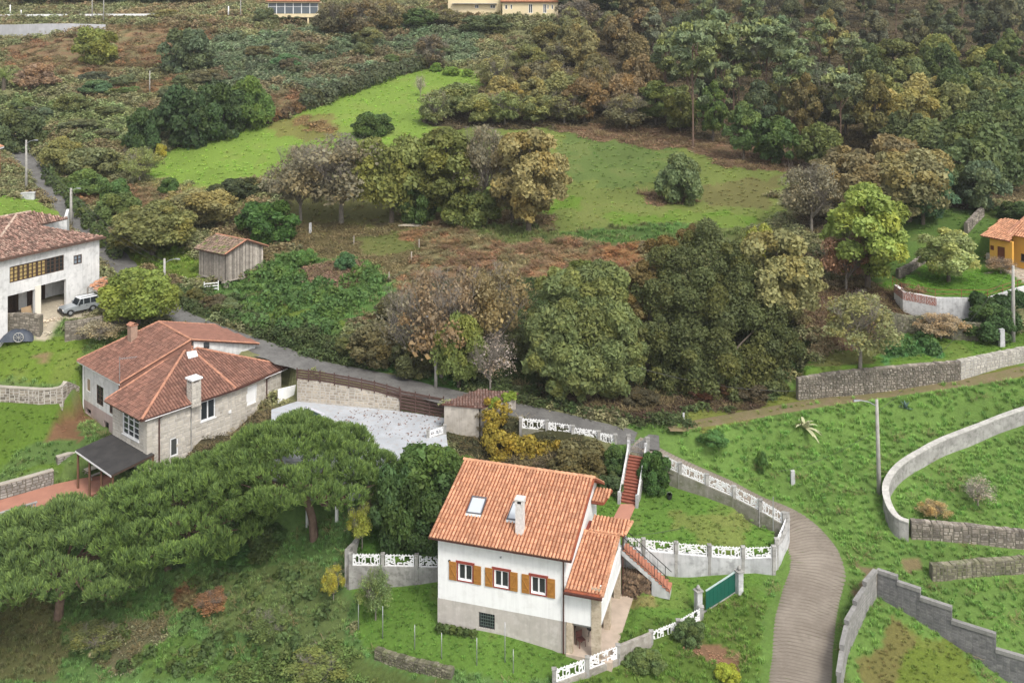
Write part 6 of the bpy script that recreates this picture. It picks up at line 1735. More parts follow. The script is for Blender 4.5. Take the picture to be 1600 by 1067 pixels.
# facade (from the far right corner towards the near left)
nrm = Vector((du.y, -du.x, 0)); nrm = nrm if nrm.x < 0 else -nrm
Fa, Fb = L_F+nrm*.5, L_R+nrm*.5+du*.45
WF = WMap(Fa, Fb, 1) if WMap(Fa, Fb, 1).n.dot(nrm) > 0 else WMap(Fa, Fb, -1)
ztw = L_R.z-.17; zg = CH-31.5
gu0, _ = WF.hit(15, 441.5); gu1, gz1 = WF.hit(100, 398); _, gz0 = WF.hit(100, 422)
galr = (min(gu0,gu1), max(gu0,gu1), gz0, gz1)
sw = WF.rect((115,400),(128,411))
o1u, o1t = WF.hit(12, 463); o2u, o2t = WF.hit(54.5, 449); o3u, _ = WF.hit(64, 446); o4u, o4t = WF.hit(103.5, 436)
g1 = (o1u, o2u, zg, o1t); g2 = (o3u, o4u, zg, o4t)
wb = MB(); wall_cells(wb, WF, 0, WF.L, zg, ztw, .35, [galr, sw, g1, g2]); part('wall', wb, M_WHITE_OLD, lw)
rr_w = WMap(Fb, Fb+nrm*7, 1 if WMap(Fb, Fb+nrm*7, 1).n.dot(du) > 0 else -1); mb = MB(); rr_w.box(mb, .36, 7, 0, .3, zg, ztw-.2); part('wall', mb, M_WHITE_OLD, lw)
mb = MB(); WF.box(mb, .1, WF.L-.4, 3.2, 3.5, zg, ztw-.1); WF.box(mb, .1, WF.L-.1, .36, 3.19, gz0-.9, gz0-.75); part('inner_wall', mb, M_WHITE_OLD, lw)
mb = MB(); WF.box(mb, .1, WF.L-.1, 2.6, 2.8, gz0-.7, ztw-.1); part('interior', mb, M_DARK, lw)
nw = 6
for k in range(nw):
    a = galr[0]+(galr[1]-galr[0])*k/nw; b = galr[0]+(galr[1]-galr[0])*(k+1)/nw-.02
    window(lw, WF, a, b, galr[2], galr[3], fm=M_DARKW, gl=M_CURT if k < 4 else M_GLASS, nx=2, nz=4, rec=.07, fw=.09)
window(lw, WF, *sw, fm=M_DARKW, gl=mat('pale_curtain_glass', (.22,.26,.30), .3), nx=2, nz=2, rec=.06, fw=.09)
for a, b, zt2 in ((g1[0]+.2, g1[0]+2.6, g1[3]-.5),(g1[0]+2.9,g1[1]-.4,g1[3]-.6),(g2[0]+.5,g2[0]+2.2,g2[3]-.6),(g2[1]-1.2,g2[1]-.3,g2[3]-.7)):
    mb = MB()
    n_ = max(2, int((b-a)/.2))
    for k in range(n_): WF.box(mb, a+(b-a)*k/n_, a+(b-a)*(k+1)/n_-.015, 3.05, 3.15, zg, zt2)
    part('door', mb, M_DARKW, lw)
mb = MB(); WF.box(mb, o2u+.02, o3u-.02, -.05, .4, zg, o2t+.1); part('pillar', mb, mat('cream_pillar', (0.72,0.68,0.58), .9), lw)
foot([Fa,Fb,Fb+nrm*8,Fa+nrm*8])
lbw = WMap(PD(57,352,22.2)+Vector((.2,.4,0)), PD(106,341,22.1)+Vector((-.3,.4,0)), 1); mb = MB(); lbw.box(mb, 0, lbw.L, 0, .3, CH-25.5, CH-22.25); part('wall', mb, M_WHITE_OLD, lw)
lbs = WMap(lbw.B, lbw.B+Vector((-2.0,5.0,0)), 1); mb = MB(); lbs.box(mb, .3, lbs.L, 0, .3, CH-27, CH-22.2); part('wall', mb, M_WHITE_OLD, lw)
# driveway slab
dv = [at(*q) for q in ((58,533),(99,533),(100,505),(150,500),(165,488),(108,458),(60,478),(0,492),(-30,500),(60,500))]
# plywood board leaning in the garage
bd = empty('plywood_sheet', WF.p(g1[1]-.9, -.3, 0)+Vector((0,0,gz(*WF.p(g1[1]-.9,-.3,0)[:2]))), math.atan2(WF.u.y, WF.u.x), 'brown board leaning against the farmhouse pillar', 'board')
mb = MB(); mb.hexa([(-.5,0,0),(.5,0,0),(.5,.05,0),(-.5,.05,0)],[(-.5,.3,1.5),(.5,.3,1.5),(.5,.35,1.5),(-.5,.35,1.5)]); mb.build('sheet', mat('plywood', (0.34,0.24,0.14), .8, c2=(.28,.19,.11), scale=3), bd)
# ruined lean-to with loose tiles
c0 = at(150,472)
ru = empty('ruined_lean_to', c0, 0, 'ruined lean-to of bare rafters and a few orange tiles behind the jeep', 'shed')
q = [PZ(137,449,c0.z+2.0), PZ(158,434,c0.z+2.2), PZ(181,447,c0.z+1.5), PZ(163,464,c0.z+1.2)]
for k in range(7):
    mb = MB(); mb.bar(q[0].lerp(q[3], k/6), q[1].lerp(q[2], k/6), .08); part('rafter', mb, M_GREYW, ru)
for k in range(4): mb = MB(); mb.bar(q[0].lerp(q[1], k/3)+Vector((0,0,.08)), q[3].lerp(q[2], k/3)+Vector((0,0,.08)), .06); part('batten', mb, M_GREYW, ru)
tl = arc_tile_mesh('loose_tile', .24, .45, .07, M_TILE)
for k in range(60):
    a, b = random.random()**1.2*.62, random.random()
    p = q[0].lerp(q[3], a).lerp(q[1].lerp(q[2], a), b)+Vector((0,0,.1)); d_ = (q[3]-q[0]).normalized()
    piece('loose_tile', tl, ru, Matrix.Translation(p) @ Matrix.Rotation(math.atan2(d_.y, d_.x)-math.pi/2+random.uniform(-.3,.3), 4, 'Z'))
for i, p in enumerate(q): mb = MB(); mb.bar(p-Vector((0,0,.03)), Vector((p.x,p.y,c0.z-1.0)), .12); part('post', mb, M_GREYW, ru)

# ================================================================== WOODEN GRANARY
Ga, Gb, Gc = PD(311,386,25.9), PD(353,395,25.9), PD(411,384,25.9)
Gd = Ga+Gc-Gb
gr = empty('wooden_granary', (Ga+Gc)/2-Vector((0,0,3.9)), 0, 'weathered plank granary on stone stilts with mossy tile roof', 'granary')
zb = CH-28.9
tzp = Ga.z
for i, (a, b) in enumerate(((Ga,Gb),(Gb,Gc),(Gc,Gd),(Gd,Ga))):
    M = WMap(a, b, 1); n_ = int(M.L/.17); 
    for k in range(n_):
        u0 = M.L*k/n_; um = u0+M.L/n_/2; top = tzp
        if i in (1, 3): top = tzp+.95*(1-abs(um/M.L*2-1))
        if i > 1 and k % 2: continue
        mb = MB(); o_ = random.uniform(0, .02); M.box(mb, u0, u0+M.L/n_*(.93 if i < 2 else 2)-.005, -o_, .04, zb-random.uniform(-.03,.08), top-.02, random.random()); part('plank', mb, M_GREYW, gr)
mb = MB(); ce = (Ga+Gb+Gc+Gd)/4; q = [p.lerp(ce,.06) for p in (Ga,Gb,Gc,Gd)]; mb.hexa([Vector((p.x,p.y,zb)) for p in q],[Vector((p.x,p.y,tzp)) for p in q]); part('interior', mb, M_DARK, gr)
for p in (Ga,Gb,Gc,Gd,(Ga+Gb)/2,(Gb+Gc)/2):
    p2 = p.lerp(ce,.07); mb = MB(); mb.box(p2.x-.25,p2.y-.25,zb-2.4,p2.x+.25,p2.y+.25,zb-.28); mb.box(p2.x-.4,p2.y-.4,zb-.277,p2.x+.4,p2.y+.4,zb-.15); part('stone_stilt', mb, M_STONE, gr)
fl_ = MB(); q = [p.lerp(ce,-.02) for p in (Ga,Gb,Gc,Gd)]; fl_.hexa([Vector((p.x,p.y,zb-.147)) for p in q],[Vector((p.x,p.y,zb-.01)) for p in q]); part('floor_beam', fl_, M_GREYW, gr)
ex_ = (Gb-Gc).normalized(); lx = (Ga-Gb).normalized()
rh = Vector((0,0,1.0)); m1 = (Gb+Gc)/2; m2 = (Ga+Gd)/2
Rf, Rb = m1-lx*.35+rh+Vector((0,0,.05)), m2+lx*.35+rh+Vector((0,0,.05))
ea, eb = Gb-lx*.35+ex_*.4-Vector((0,0,.12)), Ga+lx*.35+ex_*.4-Vector((0,0,.12)); ec, ed = Gc-lx*.35-ex_*.4-Vector((0,0,.12)), Gd+lx*.35-ex_*.4-Vector((0,0,.12))
roof(gr, [[eb, ea, Rf, Rb], [ec, ed, Rb, Rf]], mat('mossy_tile', (0.26,0.175,0.13), .95, c2=(0.18,0.135,0.105), scale=1.5, c3=(0.12,0.17,0.03), scale3=1.6, amt3=.8, val=.4, bump=.4), M_TILEOC, .25, .36, .07, jit=.2, seed=81, t=.12)
c_ = MB(); caps(c_, Rf, Rb, .14, .36); part('ridge_tiles', c_, M_CAP, gr)
for a, b in ((ea,Rf),(Rf,ec)): c_ = MB(); caps(c_, a+Vector((0,0,.08)), b+Vector((0,0,.08)), .11, .36); part('verge_tiles', c_, M_CAP, gr)
gg = empty('garden_gate', at(330,455), R(20), 'low white wooden gate in front of the granary', 'gate')
for k in range(3): mb = MB(); mb.bar((-.7,0,.25+k*.3),(.7,0,.25+k*.3),.05,.09); mb.build('rail', M_LATT, gg)
for s_ in (-.72,.72): mb = MB(); mb.bar((s_,0,-.2),(s_,0,1.05),.09); mb.build('post', M_LATT, gg)

# ================================================================== YELLOW HOUSE
yE0, yE1 = PD(1532,368,23.4), PD(1578,377,23.4)
yR0, yR1 = PD(1564.5,341.5,22.3), PD(1592,345,22.3)
yh = empty('yellow_house', PD(1575,410,26.6), 0, 'ochre yellow house with orange tiled roofs and brown door at the right edge', 'house')
roof(yh, [[yE0, yE1, yR1, ray_plane(1564.5,341.5,yE0,(yE1-yE0).cross(yR1-yE0))]], M_TILE, M_TILEC, .26, .40, .07, jit=.12, seed=91, t=.1)
zG = CH-27.6
yd = (yE1-yE0); yd.z = 0; yd.normalize(); yn = Vector((-yd.y, yd.x, 0))
a, b = yE0+yd*.8+yn*.35, yE1+yn*.35+yd*.05
YM = WMap(a, b, 1); dr_ = YM.rect((1558,384.5),(1570,409)); wn_ = YM.rect((1547,383),(1553,391.5))
wb = MB(); wall_cells(wb, YM, 0, YM.L, zG, yE0.z-.12, .3, [dr_, wn_]); part('wall', wb, M_YELLOW, yh)
YL = WMap(a+yn*5, a, 1); mb = MB(); YL.box(mb, 0, YL.L, -.3, 0, zG, yE0.z-.12) if False else YL.box(mb, 0, YL.L-.31, 0, .3, zG, yE0.z-.12); part('wall', mb, M_YELLOW, yh)
mb = MB(); YM.box(mb, dr_[0]+.01, dr_[1]-.01, .08, .14, dr_[2], dr_[3]-.01); part('door', mb, mat('brown_door', (0.14,0.045,0.02), .6), yh)
mb = MB(); YM.box(mb, wn_[0]+.01, wn_[1]-.01, .05, .1, wn_[2], wn_[3]); part('shutter', mb, MATS['brown_door'], yh)
mE0 = PD(1574,365,23.05); mE1 = mE0+yd*7.5; mR0 = PD(1606,335,21.4); mR1 = mR0+yd*7.5
roof(yh, [[mE0, mE1, mR1, mR0]], M_TILE, M_TILEC, .26, .40, .07, jit=.12, seed=95, t=.1)
a2, b2 = mE0+yd*.45+yn*.35, mE1+yn*.35
YM2 = WMap(a2, b2, 1); w2 = YM2.rect((1595,396),(1606,410)); wb = MB(); wall_cells(wb, YM2, 0, YM2.L, zG, mE0.z-.12, .3, [w2]); part('wall', wb, M_YELLOW, yh)
window(yh, YM2, *w2, fm=M_DARKW, nx=2, rec=.06, sill=M_CONC)
YL2 = WMap(a2+yn*6, a2, 1); mb = MB(); YL2.box(mb, 0, YL2.L-.31, 0, .3, zG, mE0.z-.12); part('wall', mb, M_YELLOW, yh)
for mR, mEr in (((mE0,mR0),0),): c_ = MB(); caps(c_, mE0+Vector((0,0,.05)), mR0+Vector((0,0,.05)), .13, .4); part('verge_tiles', c_, M_CAP, yh)
st_ = MB(); YM.box(st_, -.35, .02, -.08, .3, zG, CH-25.2); part('corner_stones', st_, M_STONE, yh)
foot([a, b, b2, b2+yn*6, a+yn*6])

# ================================================================== houses along the top
def far_house(label, px0, px1, py_top, py_bot, d, m, depth=8, rot=0.0, wins=(), roofm=None, band=None, name='far_house', skirt=3.0):
    a, b = P(px0, py_bot, d), P(px1, py_bot, d+rot)
    z1 = CH-(py_top-YH)*d/F
    root = empty(name, (a+b)/2+Vector((0,depth/2,0)), 0, label, 'house')
    M = WMap(a, b, 1); ops = []
    for (wx0, wy0, wx1, wy1) in wins: ops.append(M.rect((wx0,wy0),(wx1,wy1)))
    wb = MB(); wall_cells(wb, M, 0, M.L, a.z-skirt, z1, .3, ops); part('wall', wb, m, root)
    mb = MB(); M.box(mb, 0, .3, .31, depth, a.z-skirt, z1); M.box(mb, M.L-.3, M.L, .31, depth, a.z-skirt, z1); M.box(mb, .31, M.L-.31, depth-.3, depth, a.z-skirt, z1); part('side_walls', mb, m, root, kind='stuff')
    mb = MB(); M.box(mb, .4, M.L-.4, .8, depth-.5, a.z, z1-.1); part('interior', mb, M_DARK, root)
    for q in ops: window(root, M, *q, nx=2 if q[1]-q[0] > .7 else 1, rec=.08, fw=.09)
    if roofm:
        rp = [M.p(-.5,-.6,z1), M.p(M.L+.5,-.6,z1), M.p(M.L+.5,depth/2,z1+1.7), M.p(-.5,depth/2,z1+1.7)]; rq = [M.p(-.5,depth/2,z1+1.7), M.p(M.L+.5,depth/2,z1+1.7), M.p(M.L+.5,depth+.6,z1), M.p(-.5,depth+.6,z1)]
        roof(root, [rp, rq], roofm, M_TILEC, .3, .45, .07, t=.15, seg=3)
    foot([a, b, b+Vector((0,depth,0)), a+Vector((0,depth,0))])
    return root, M
r1, M1 = far_house('cream house with small white windows and a pink tiled roof at the top edge', 785, 872, 3, 24, 226, M_CREAM, wins=((789,8,793,15),(797.5,7.5,800.5,15),(826,7,832,21),(848.5,7,854,21),(855,8,857.5,15),(861.5,8,864.5,15)), roofm=M_TILE)
r2, M2 = far_house('cream house with a long balcony at the top edge, left of the pink-roofed house', 700, 783, -16, 19, 229, M_CREAM, wins=((738,-9,746,-1),(755,-9,763,-1),(742,8,748,13.5),(766,8,774,13.5)), roofm=M_TILE)
mb = MB(); M2.box(mb, 1, M2.L-1, -1.0, -.01, CH-(6-YH)*229/F-.1, CH-(6-YH)*229/F+.05); part('balcony_slab', mb, M_CONC, r2)
# glazed gallery on pillars
gl_ = empty('glazed_house', P(458,30,218), 0, 'cream house with a long white glazed gallery on pillars, top edge', 'house')
M = WMap(P(419,28,218), P(497,28,219.5), 1); z_ = lambda py: CH-(py-YH)*218/F
mb = MB(); M.box(mb, 0, M.L, 0, 7, z_(27.5), z_(22)); part('base_band', mb, M_CREAM, gl_)
for k in range(7): mb = MB(); u = M.L*k/6; M.box(mb, max(0,u-.08), min(M.L,u+.08), -.02, .12, z_(22)+.003, z_(5)); part('mullion', mb, M_FRAME, gl_)
for k in range(6): mb = MB(); M.box(mb, M.L*k/6+.09, M.L*(k+1)/6-.09, .03, .06, z_(22)+.05, z_(5)-.05); part('pane', mb, glass_mat('gallery_glass_%d' % k if False else 'gallery_glass', (.10,.12,.14)) if 'gallery_glass' not in MATS else MATS['gallery_glass'], gl_)
mb = MB(); M.box(mb, 0, M.L, -.03, .1, z_(11)-.04, z_(11)+.04); part('transom', mb, M_FRAME, gl_)
mb = MB(); M.box(mb, .1, M.L-.1, 3.5, 7, z_(22), z_(5)); part('inner_wall', mb, M_CREAM, gl_)
mb = MB(); M.box(mb, -.4, M.L+.4, -.5, 7.2, z_(5)+.003, z_(5)+.35); part('cornice', mb, M_CREAM, gl_)
rp = [M.p(-.6,-.7,z_(5)+.36), M.p(M.L+.6,-.7,z_(5)+.36), M.p(M.L-1.5,3.5,z_(5)+1.6), M.p(1.5,3.5,z_(5)+1.6)]
roof(gl_, [rp], M_TILE, M_TILEC, .3, .45, .07, t=.12, seg=3)
for u, w in ((.2,.2),(M.L*.78,.2),(.2,6.5),(M.L-.3,6.5)): mb = MB(); M.box(mb, u, u+.4, w, w+.4, z_(27.5)-4, z_(27.5)-.003); part('pillar', mb, M_CREAM, gl_)
# road barrier and parapet wall at the top left
gw = [at(q, y_) for q, y_ in ((-40,57),(20,57),(60,55),(110,51),(165,46))]
wall_xy('parapet_wall', 'long pale concrete parapet wall at the top left edge of the hill', [(p.x, p.y, p.z+h_) for p, h_ in zip(gw, (2.5,2.5,2.4,1.9,1.0))], .4, mat('pale_grey_wall', (0.46,0.46,0.48), .9, c2=(0.38,0.38,0.39), scale=.5, streak=.3), depth=2)
gr_ = empty('guard_rail', P(120,28,246), 0, 'long pale guard rail along the far road, top left', 'barrier')
g0, g1_ = at(-60,32)+Vector((0,0,1.1)), at(242,31)+Vector((0,0,1.1))
mb = MB(); mb.bar(g0, g1_, .1, .5); part('rail', mb, M_FRAME, gr_)
BANDS.append([(g0.x, g0.y, 0), (g1_.x, g1_.y, 0)])
for k in range(18): p = g0.lerp(g1_, k/17)+Vector((0,.1,0)); mb = MB(); mb.bar(p-Vector((0,0,1.3)), p, .14); part('rail_post', mb, M_GALV, gr_)
# red-brick house sliver at the left edge
rh_ = empty('brick_house', at(-10,290), 0, 'corner of an orange brick house with white trim at the left edge', 'house')
c0 = at(2,288)-Vector((1.2,0,0)); 
mb = MB(); mb.box(c0.x-6, c0.y, c0.z-1, c0.x, c0.y+2, c0.z+4.6); part('wall', mb, mat('orange_brick', (0.50,0.17,0.09), .9, c2=(0.42,0.14,0.08), scale=3), rh_)
mb = MB(); mb.box(c0.x-6.2, c0.y-.6, c0.z+4.603, c0.x+.45, c0.y+2.2, c0.z+4.85); part('cornice', mb, M_FRAME, rh_)
mb = MB(); mb.box(c0.x-6, c0.y-.5, c0.z-1, c0.x-.02+.5, c0.y-.003, c0.z+1.5); part('porch_wall', mb, M_WHITE, rh_)
mb = MB(); mb.hexa([(c0.x-6.2,c0.y-.6,c0.z+4.853),(c0.x+.5,c0.y-.6,c0.z+4.853),(c0.x+.5,c0.y+2.2,c0.z+4.853),(c0.x-6.2,c0.y+2.2,c0.z+4.853)],[(c0.x-6.2,c0.y+.8,c0.z+6),(c0.x-1.5,c0.y+.8,c0.z+6),(c0.x-1.5,c0.y+1.4,c0.z+6),(c0.x-6.2,c0.y+1.4,c0.z+6)]); part('roof', mb, M_TILE, rh_)
tk = empty('concrete_trough', at(44,311), R(15), 'small white concrete block lying at the end of the upper left lawn', 'block'); mb = MB(); mb.box(-.8,-.35,-.1,.8,.35,.75); mb.box(-.85,-.4,.753,.85,.4,.85); mb.build('body', M_CONCW, tk)

# ================================================================== poles, lamps, cables
def pole(label, px, py_foot, py_top, kind='round', lamp=None, lean=0, d=None, group=None, name='utility_pole', cat='utility pole', m=None, rad=.14):
    f = at(px, py_foot) if d is None else P(px, py_foot, d)
    h = (py_foot-py_top)*f.y/F
    root = empty(name, f, 0, label, cat, group)
    mb = MB(); mb.tube([(0,0,-.5),(lean*.5,0,h*.5),(lean,0,h)], [rad*1.25, rad, rad*.75], 8); mb.build('shaft', m or M_POLE, root, True)
    if lamp:
        mb = MB(); mb.tube([(lean,0,h-.5),(lean+lamp*.6,-.1,h-.15),(lean+lamp*1.3,-.2,h+.02)], .035, 6); mb.build('lamp_arm', M_GALV, root)
        mb = MB(); sg = 1 if lamp > 0 else -1; mb.add([(lean+lamp*1.3+x*sg, -.2+y, h+z) for x, y, z in ((0,-.06,-.02),(.5,-.1,-.06),(.5,.1,-.06),(0,.06,-.02),(0,-.05,.06),(.45,-.07,.05),(.45,.07,.05),(0,.05,.06))], [(0,3,2,1),(4,5,6,7),(0,1,5,4),(1,2,6,5),(2,3,7,6),(3,0,4,7)]); mb.build('lamp_head', M_GALV, root)
    return f+Vector((lean, 0, h))
P1 = pole('concrete street lamp pole on the grass slope right of the lane', 1374, 770, 624, lamp=-1.0, lean=-.2, name='street_lamp', cat='street lamp', rad=.15)
mb = MB(); 
P2 = pole('tall grey pole in front of the yellow house terrace', 1583, 534, 415, name='utility_pole', rad=.16)
P3 = pole('pale pole standing among the bushes behind the terrace', 681, 606, 493, lamp=-.3, name='utility_pole', rad=.13)
P4 = pole('street lamp pole beside the yellow-green tree near the granary', 257, 478, 404, lamp=.9, name='street_lamp', cat='street lamp', rad=.15)
P5 = pole('roadside pole behind the old farmhouse roof, white-painted foot', 111, 352, 294, name='utility_pole', lamp=.6, rad=.18)
P6 = pole('roadside lamp pole at the upper left bend of the road', 41, 300, 219, name='street_lamp', cat='street lamp', lamp=.9, rad=.16)
P7 = pole('thin pale post standing alone in the upper left brambles', 234, 147, 111, name='marker_post', cat='post', rad=.10)
for px, a, b, t in ((16,8,27,'leftmost of the pale posts on the far road'),(33,16,28,'short pale post second from left on the far road'),(144,-14,33,'tall thin lamp post on the far road, left of a pair'),(162,-14,37,'tall thin lamp post on the far road, right of a pair'),(357,10,28,'white post on the far hillside left of the glazed house'),(376,-6,30,'thin grey pole just left of the glazed house')):
    pole(t, px, b, a, name='road_post', cat='post', rad=.11 if px not in (16,33,357) else .16, m=M_FRAME if px in (16,33,357) else None)
wp_ = at(111, 352)
mb = MB(); mb.box(-.3,-.3,-.3,.3,.3,.35)
def cable(a, b, sag, label, group=None, r=.012):
    mb = MB(); n = 14; pts = []
    for i in range(n+1):
        t = i/n; p = a.lerp(b, t); p.z -= sag*4*t*(1-t); pts.append(p)
    mb.tube(pts, r, 4)
    o = mb.build('cable', M_CABLE, None); tag(o, label, 'cable', group); return o
cable(P6-Vector((0,0,.3)), P5-Vector((0,0,.2)), .8, 'upper power cable between the two roadside poles at the left', r=.02)
cable(P6-Vector((0,0,.8)), P5-Vector((0,0,.7)), 1.0, 'lower power cable between the two roadside poles at the left', r=.02)
cable(P5-Vector((0,0,.2)), P4-Vector((0,0,.2)), .9, 'upper power cable from the farmhouse pole to the granary lamp', r=.02)
cable(P5-Vector((0,0,.7)), P4-Vector((0,0,.6)), 1.1, 'lower power cable from the farmhouse pole to the granary lamp', r=.02)
cable(P2, P1-Vector((0,0,1.0)), .8, 'thin cable from the pole by the yellow house down to the lane lamp', r=.012)
cable(P1-Vector((0,0,2.2)), at(1215,800)+Vector((0,0,3.0)), .5, 'thin cable from the lane lamp towards the upper garden corner', r=.010)
cable(P(1000,575,82.5), P(1246,611,81.0), .5, 'sagging cable in front of the big dark tree', r=.02)
cable(P(1170,795,70.7), P(992,837,68.5), .25, 'washing line slung across the upper lawn', r=.014)
cable(P(234,111,at(234,147).y), P(330,50,195), 1.0, 'thin cable running up the brambles from the lone post', r=.03)
cp_pole = empty('clothes_pole', at(1208,838), 0, 'thin grey pole at the rounded corner of the upper lawn', 'pole'); mb = MB(); mb.tube([(0,0,-.2),(0,0,3.2)], .035, 6); mb.build('shaft', M_GALV, cp_pole)
for px, py, t in ((560,990,1.9),(598,1003,2.1),(648,1020,1.6),(690,1035,1.7),(745,1045,1.8),(789,1040,2.6),(802,1058,1.6)):
    pole('thin wire fence stake %s' % {560:'leftmost in the row below the lower lawn',598:'leaning, below the young tree left of the white house',648:'third from the left below the lower lawn',690:'below the white house plinth, left of the basement window',745:'just left of the basement window',789:'tallest, in front of the basement window',802:'last of the row, right of the basement window'}[px], px, py-6, py-6-t*24, name='fence_stake', cat='stake', rad=.028, m=M_GALV, group='wire fence stakes below the white house')
def small_post(px, py, label, h=.9, w=.16, m=None, rz=0, cap=True, name='stone_post'):
    e_ = empty(name, at(px, py), rz, label, 'post'); mb = MB(); mb.hexa([(-w,-w,-.3),(w,-w,-.3),(w,w,-.3),(-w,w,-.3)], [(-w*.85,-w*.8,h),(w*.85,-w*.8,h+.05),(w*.85,w*.8,h+.05),(-w*.85,w*.8,h)]); mb.build('shaft', m or M_CONCW, e_)
small_post(1238.5, 752, 'small white marker stone standing alone on the green slope', .8)
small_post(1565, 541, 'short white square pillar beside the tall pole', 1.5, .22)
small_post(1528, 531, 'white gate pillar at the end of the ruined wall', 1.1, .2)
small_post(1068, 655, 'tiny white post on the grass at the lane junction', .5, .08)
small_post(485, 364, 'pale concrete post behind the granary tree', 1.2, .16)
for i, (px, py, t) in enumerate(((608,440,'nearest'),(643,408,'second nearest'),(655,388,'middle'),(553,382,'lone stub left of'))):
    small_post(px, py, '%s weathered stake along the bracken edge of the garden' % t if i < 3 else 'weathered stub post standing in the middle of the brown garden', 1.0, .07, M_GREYW, name='wooden_stake')
for i, (px, py) in enumerate(((1420,760),)): pass
bk_ = empty('black_bucket', at(1046,779), 0, 'black bucket lying on the upper lawn', 'bucket'); mb = MB(); mb.lathe([(.02,.0),(.17,0),(.22,.35),(.20,.35),(.15,.03)], (0,0,0), 12); mb.build('pail', M_BLACK, bk_)
mb = MB(); mb.tube([(-.2,0,.33),(-.1,0,.5),(.1,0,.5),(.2,0,.33)], .012, 5); mb.build('handle', M_GALV, bk_)
mb = MB()
pl_ = empty('plank_pile', at(640,353), R(15), 'few pale planks lying under the golden-brown tree', 'planks')
for k in range(5): mb = MB(); mb.obox((0,k*.25-.5,.1+.06*(k % 2)), Vector((math.cos(k*.2-.4),math.sin(k*.2-.4),0)), Vector((-math.sin(k*.2-.4),math.cos(k*.2-.4),0)), 1.4,.09,.03); mb.build('plank', mat('pale_plank', (.45,.40,.32), .9), pl_)
lg_ = empty('log_pile', at(150,1022), R(35), 'two pale cut logs lying on the rough slope under the pines', 'logs')
for k in range(3): mb = MB(); mb.tube([(-.5+.6*k,.3*k,.12),(.2+.6*k,.3*k+.1,.16)], [.12,.11], 8); mb.build('log', mat('pale_log', (.50,.42,.26), .9, c2=(.35,.28,.17), scale=5), lg_)

# ================================================================== jeep
cf, cr = at(96,489), at(146,481)
cdir = (cf-cr); cdir.z = 0
car = empty('parked_jeep', (cf+cr)/2+Vector((0,.9,0)), math.atan2(cdir.y, cdir.x), 'grey green off-road car with a pale roof parked before the farmhouse', 'car')
car.location = at(120,491)+Vector((0,.5,0)); car.location.z = gz(car.location.x, car.location.y)+.02; car.scale = (.84,.84,.80)
def ext(mb, prof, y0, y1, inset_=0.0, val=.5):
    """extrude an x-z outline across the width"""
    n = len(prof); v = [(x, y0, z) for x, z in prof]+[(x, y1, z) for x, z in prof]
    return mb.add(v, [list(range(n)), list(range(n, 2*n))[::-1]]+[[i, n+i, n+(i+1) % n, (i+1) % n] for i in range(n)], val)
mb = MB(); ext(mb, [(-2.05,.45),(-2.1,.75),(-2.05,1.05),(.55,1.08),(.75,1.06),(1.95,.98),(2.08,.85),(2.1,.5),(1.75,.42),(1.65,.62),(1.45,.72),(1.2,.72),(1.0,.62),(.92,.40),(-.85,.40),(-.95,.62),(-1.15,.72),(-1.4,.72),(-1.6,.62),(-1.7,.42)], -.82, .82)
bd_ = mb.build('body', M_SILVER, car)
bv = bd_.modifiers.new('edge', 'BEVEL'); bv.width = .04; bv.segments = 2; bv.limit_method = 'ANGLE'
mb = MB(); b = [(-2.02,-.78,1.083),(.52,-.78,1.083),(.52,.78,1.083),(-2.02,.78,1.083)]; t = [(-1.92,-.68,1.74),(.12,-.68,1.74),(.12,.68,1.74),(-1.92,.68,1.74)]; mb.hexa(b, t); mb.build('cabin_glass', M_GLASS, car)
mb = MB(); mb.hexa([(-1.98,-.71,1.743),(.18,-.71,1.743),(.18,.71,1.743),(-1.98,.71,1.743)], [(-1.88,-.62,1.83),(.05,-.62,1.83),(.05,.62,1.83),(-1.88,.62,1.83)]); mb.build('car_roof', mat('pale_car_roof', (.62,.64,.66), .35, spec=.6), car)
for s_ in (-1, 1):
    for x0, x1 in ((-1.99,-1.92),(-1.02,-1.02),(-.2,-.22),(.5,.12)):
        mb = MB(); mb.bar((x0,s_*.79,1.07),(x1,s_*.69,1.75), .09, .07); mb.build('window_pillar', M_SILVER, car)
    mb = MB(); mb.box(-.6,s_*.86-.02,.88,-.45,s_*.86+.02,.93); mb.build('door_handle', M_BLACK, car)
    mb = MB(); mb.box(.3,s_*.95-.1,1.1,.42,s_*.95+.1,1.28); mb.build('wing_mirror', M_BLACK, car)
    mb = MB(); mb.box(2.09,s_*.6-.14,.70,2.13,s_*.6+.14,.88); mb.build('headlight', M_FRAME, car)
    mb = MB(); mb.box(-2.14,s_*.72-.08,.65,-2.10,s_*.72+.08,.98); mb.build('tail_light', mat('tail_red', (.35,.02,.02), .4), car)
    mb = MB(); mb.bar((-1.9,s_*.6,1.9),(.0,s_*.6,1.9), .04); mb.build('roof_rail', M_BLACK, car)
    for x in (-1.28, 1.32):
        w = MB(); w.tube([(x,s_*.62,.36),(x,s_*.86,.36)], [.36,.36], 18); wo = w.build('wheel', M_RUBBER, car)
        rm = MB(); rm.tube([(x,s_*.855,.36),(x,s_*.875,.36)], [.21,.19], 12); rm.build('rim', M_GALV, wo)
w = MB(); w.tube([(-2.12,.1,.98),(-2.34,.1,.98)], [.35,.35], 18); wo = w.build('spare_wheel', M_RUBBER, car)
w = MB(); w.tube([(-2.33,.1,.98),(-2.36,.1,.98)], [.22,.2], 12); w.build('rim', M_GALV, wo)
for nm, q in (('front_bumper', (2.08,-.84,.42,2.2,.84,.6)), ('rear_bumper', (-2.2,-.84,.42,-2.08,.84,.6))): mb = MB(); mb.box(*q); mb.build(nm, M_BLACK, car)
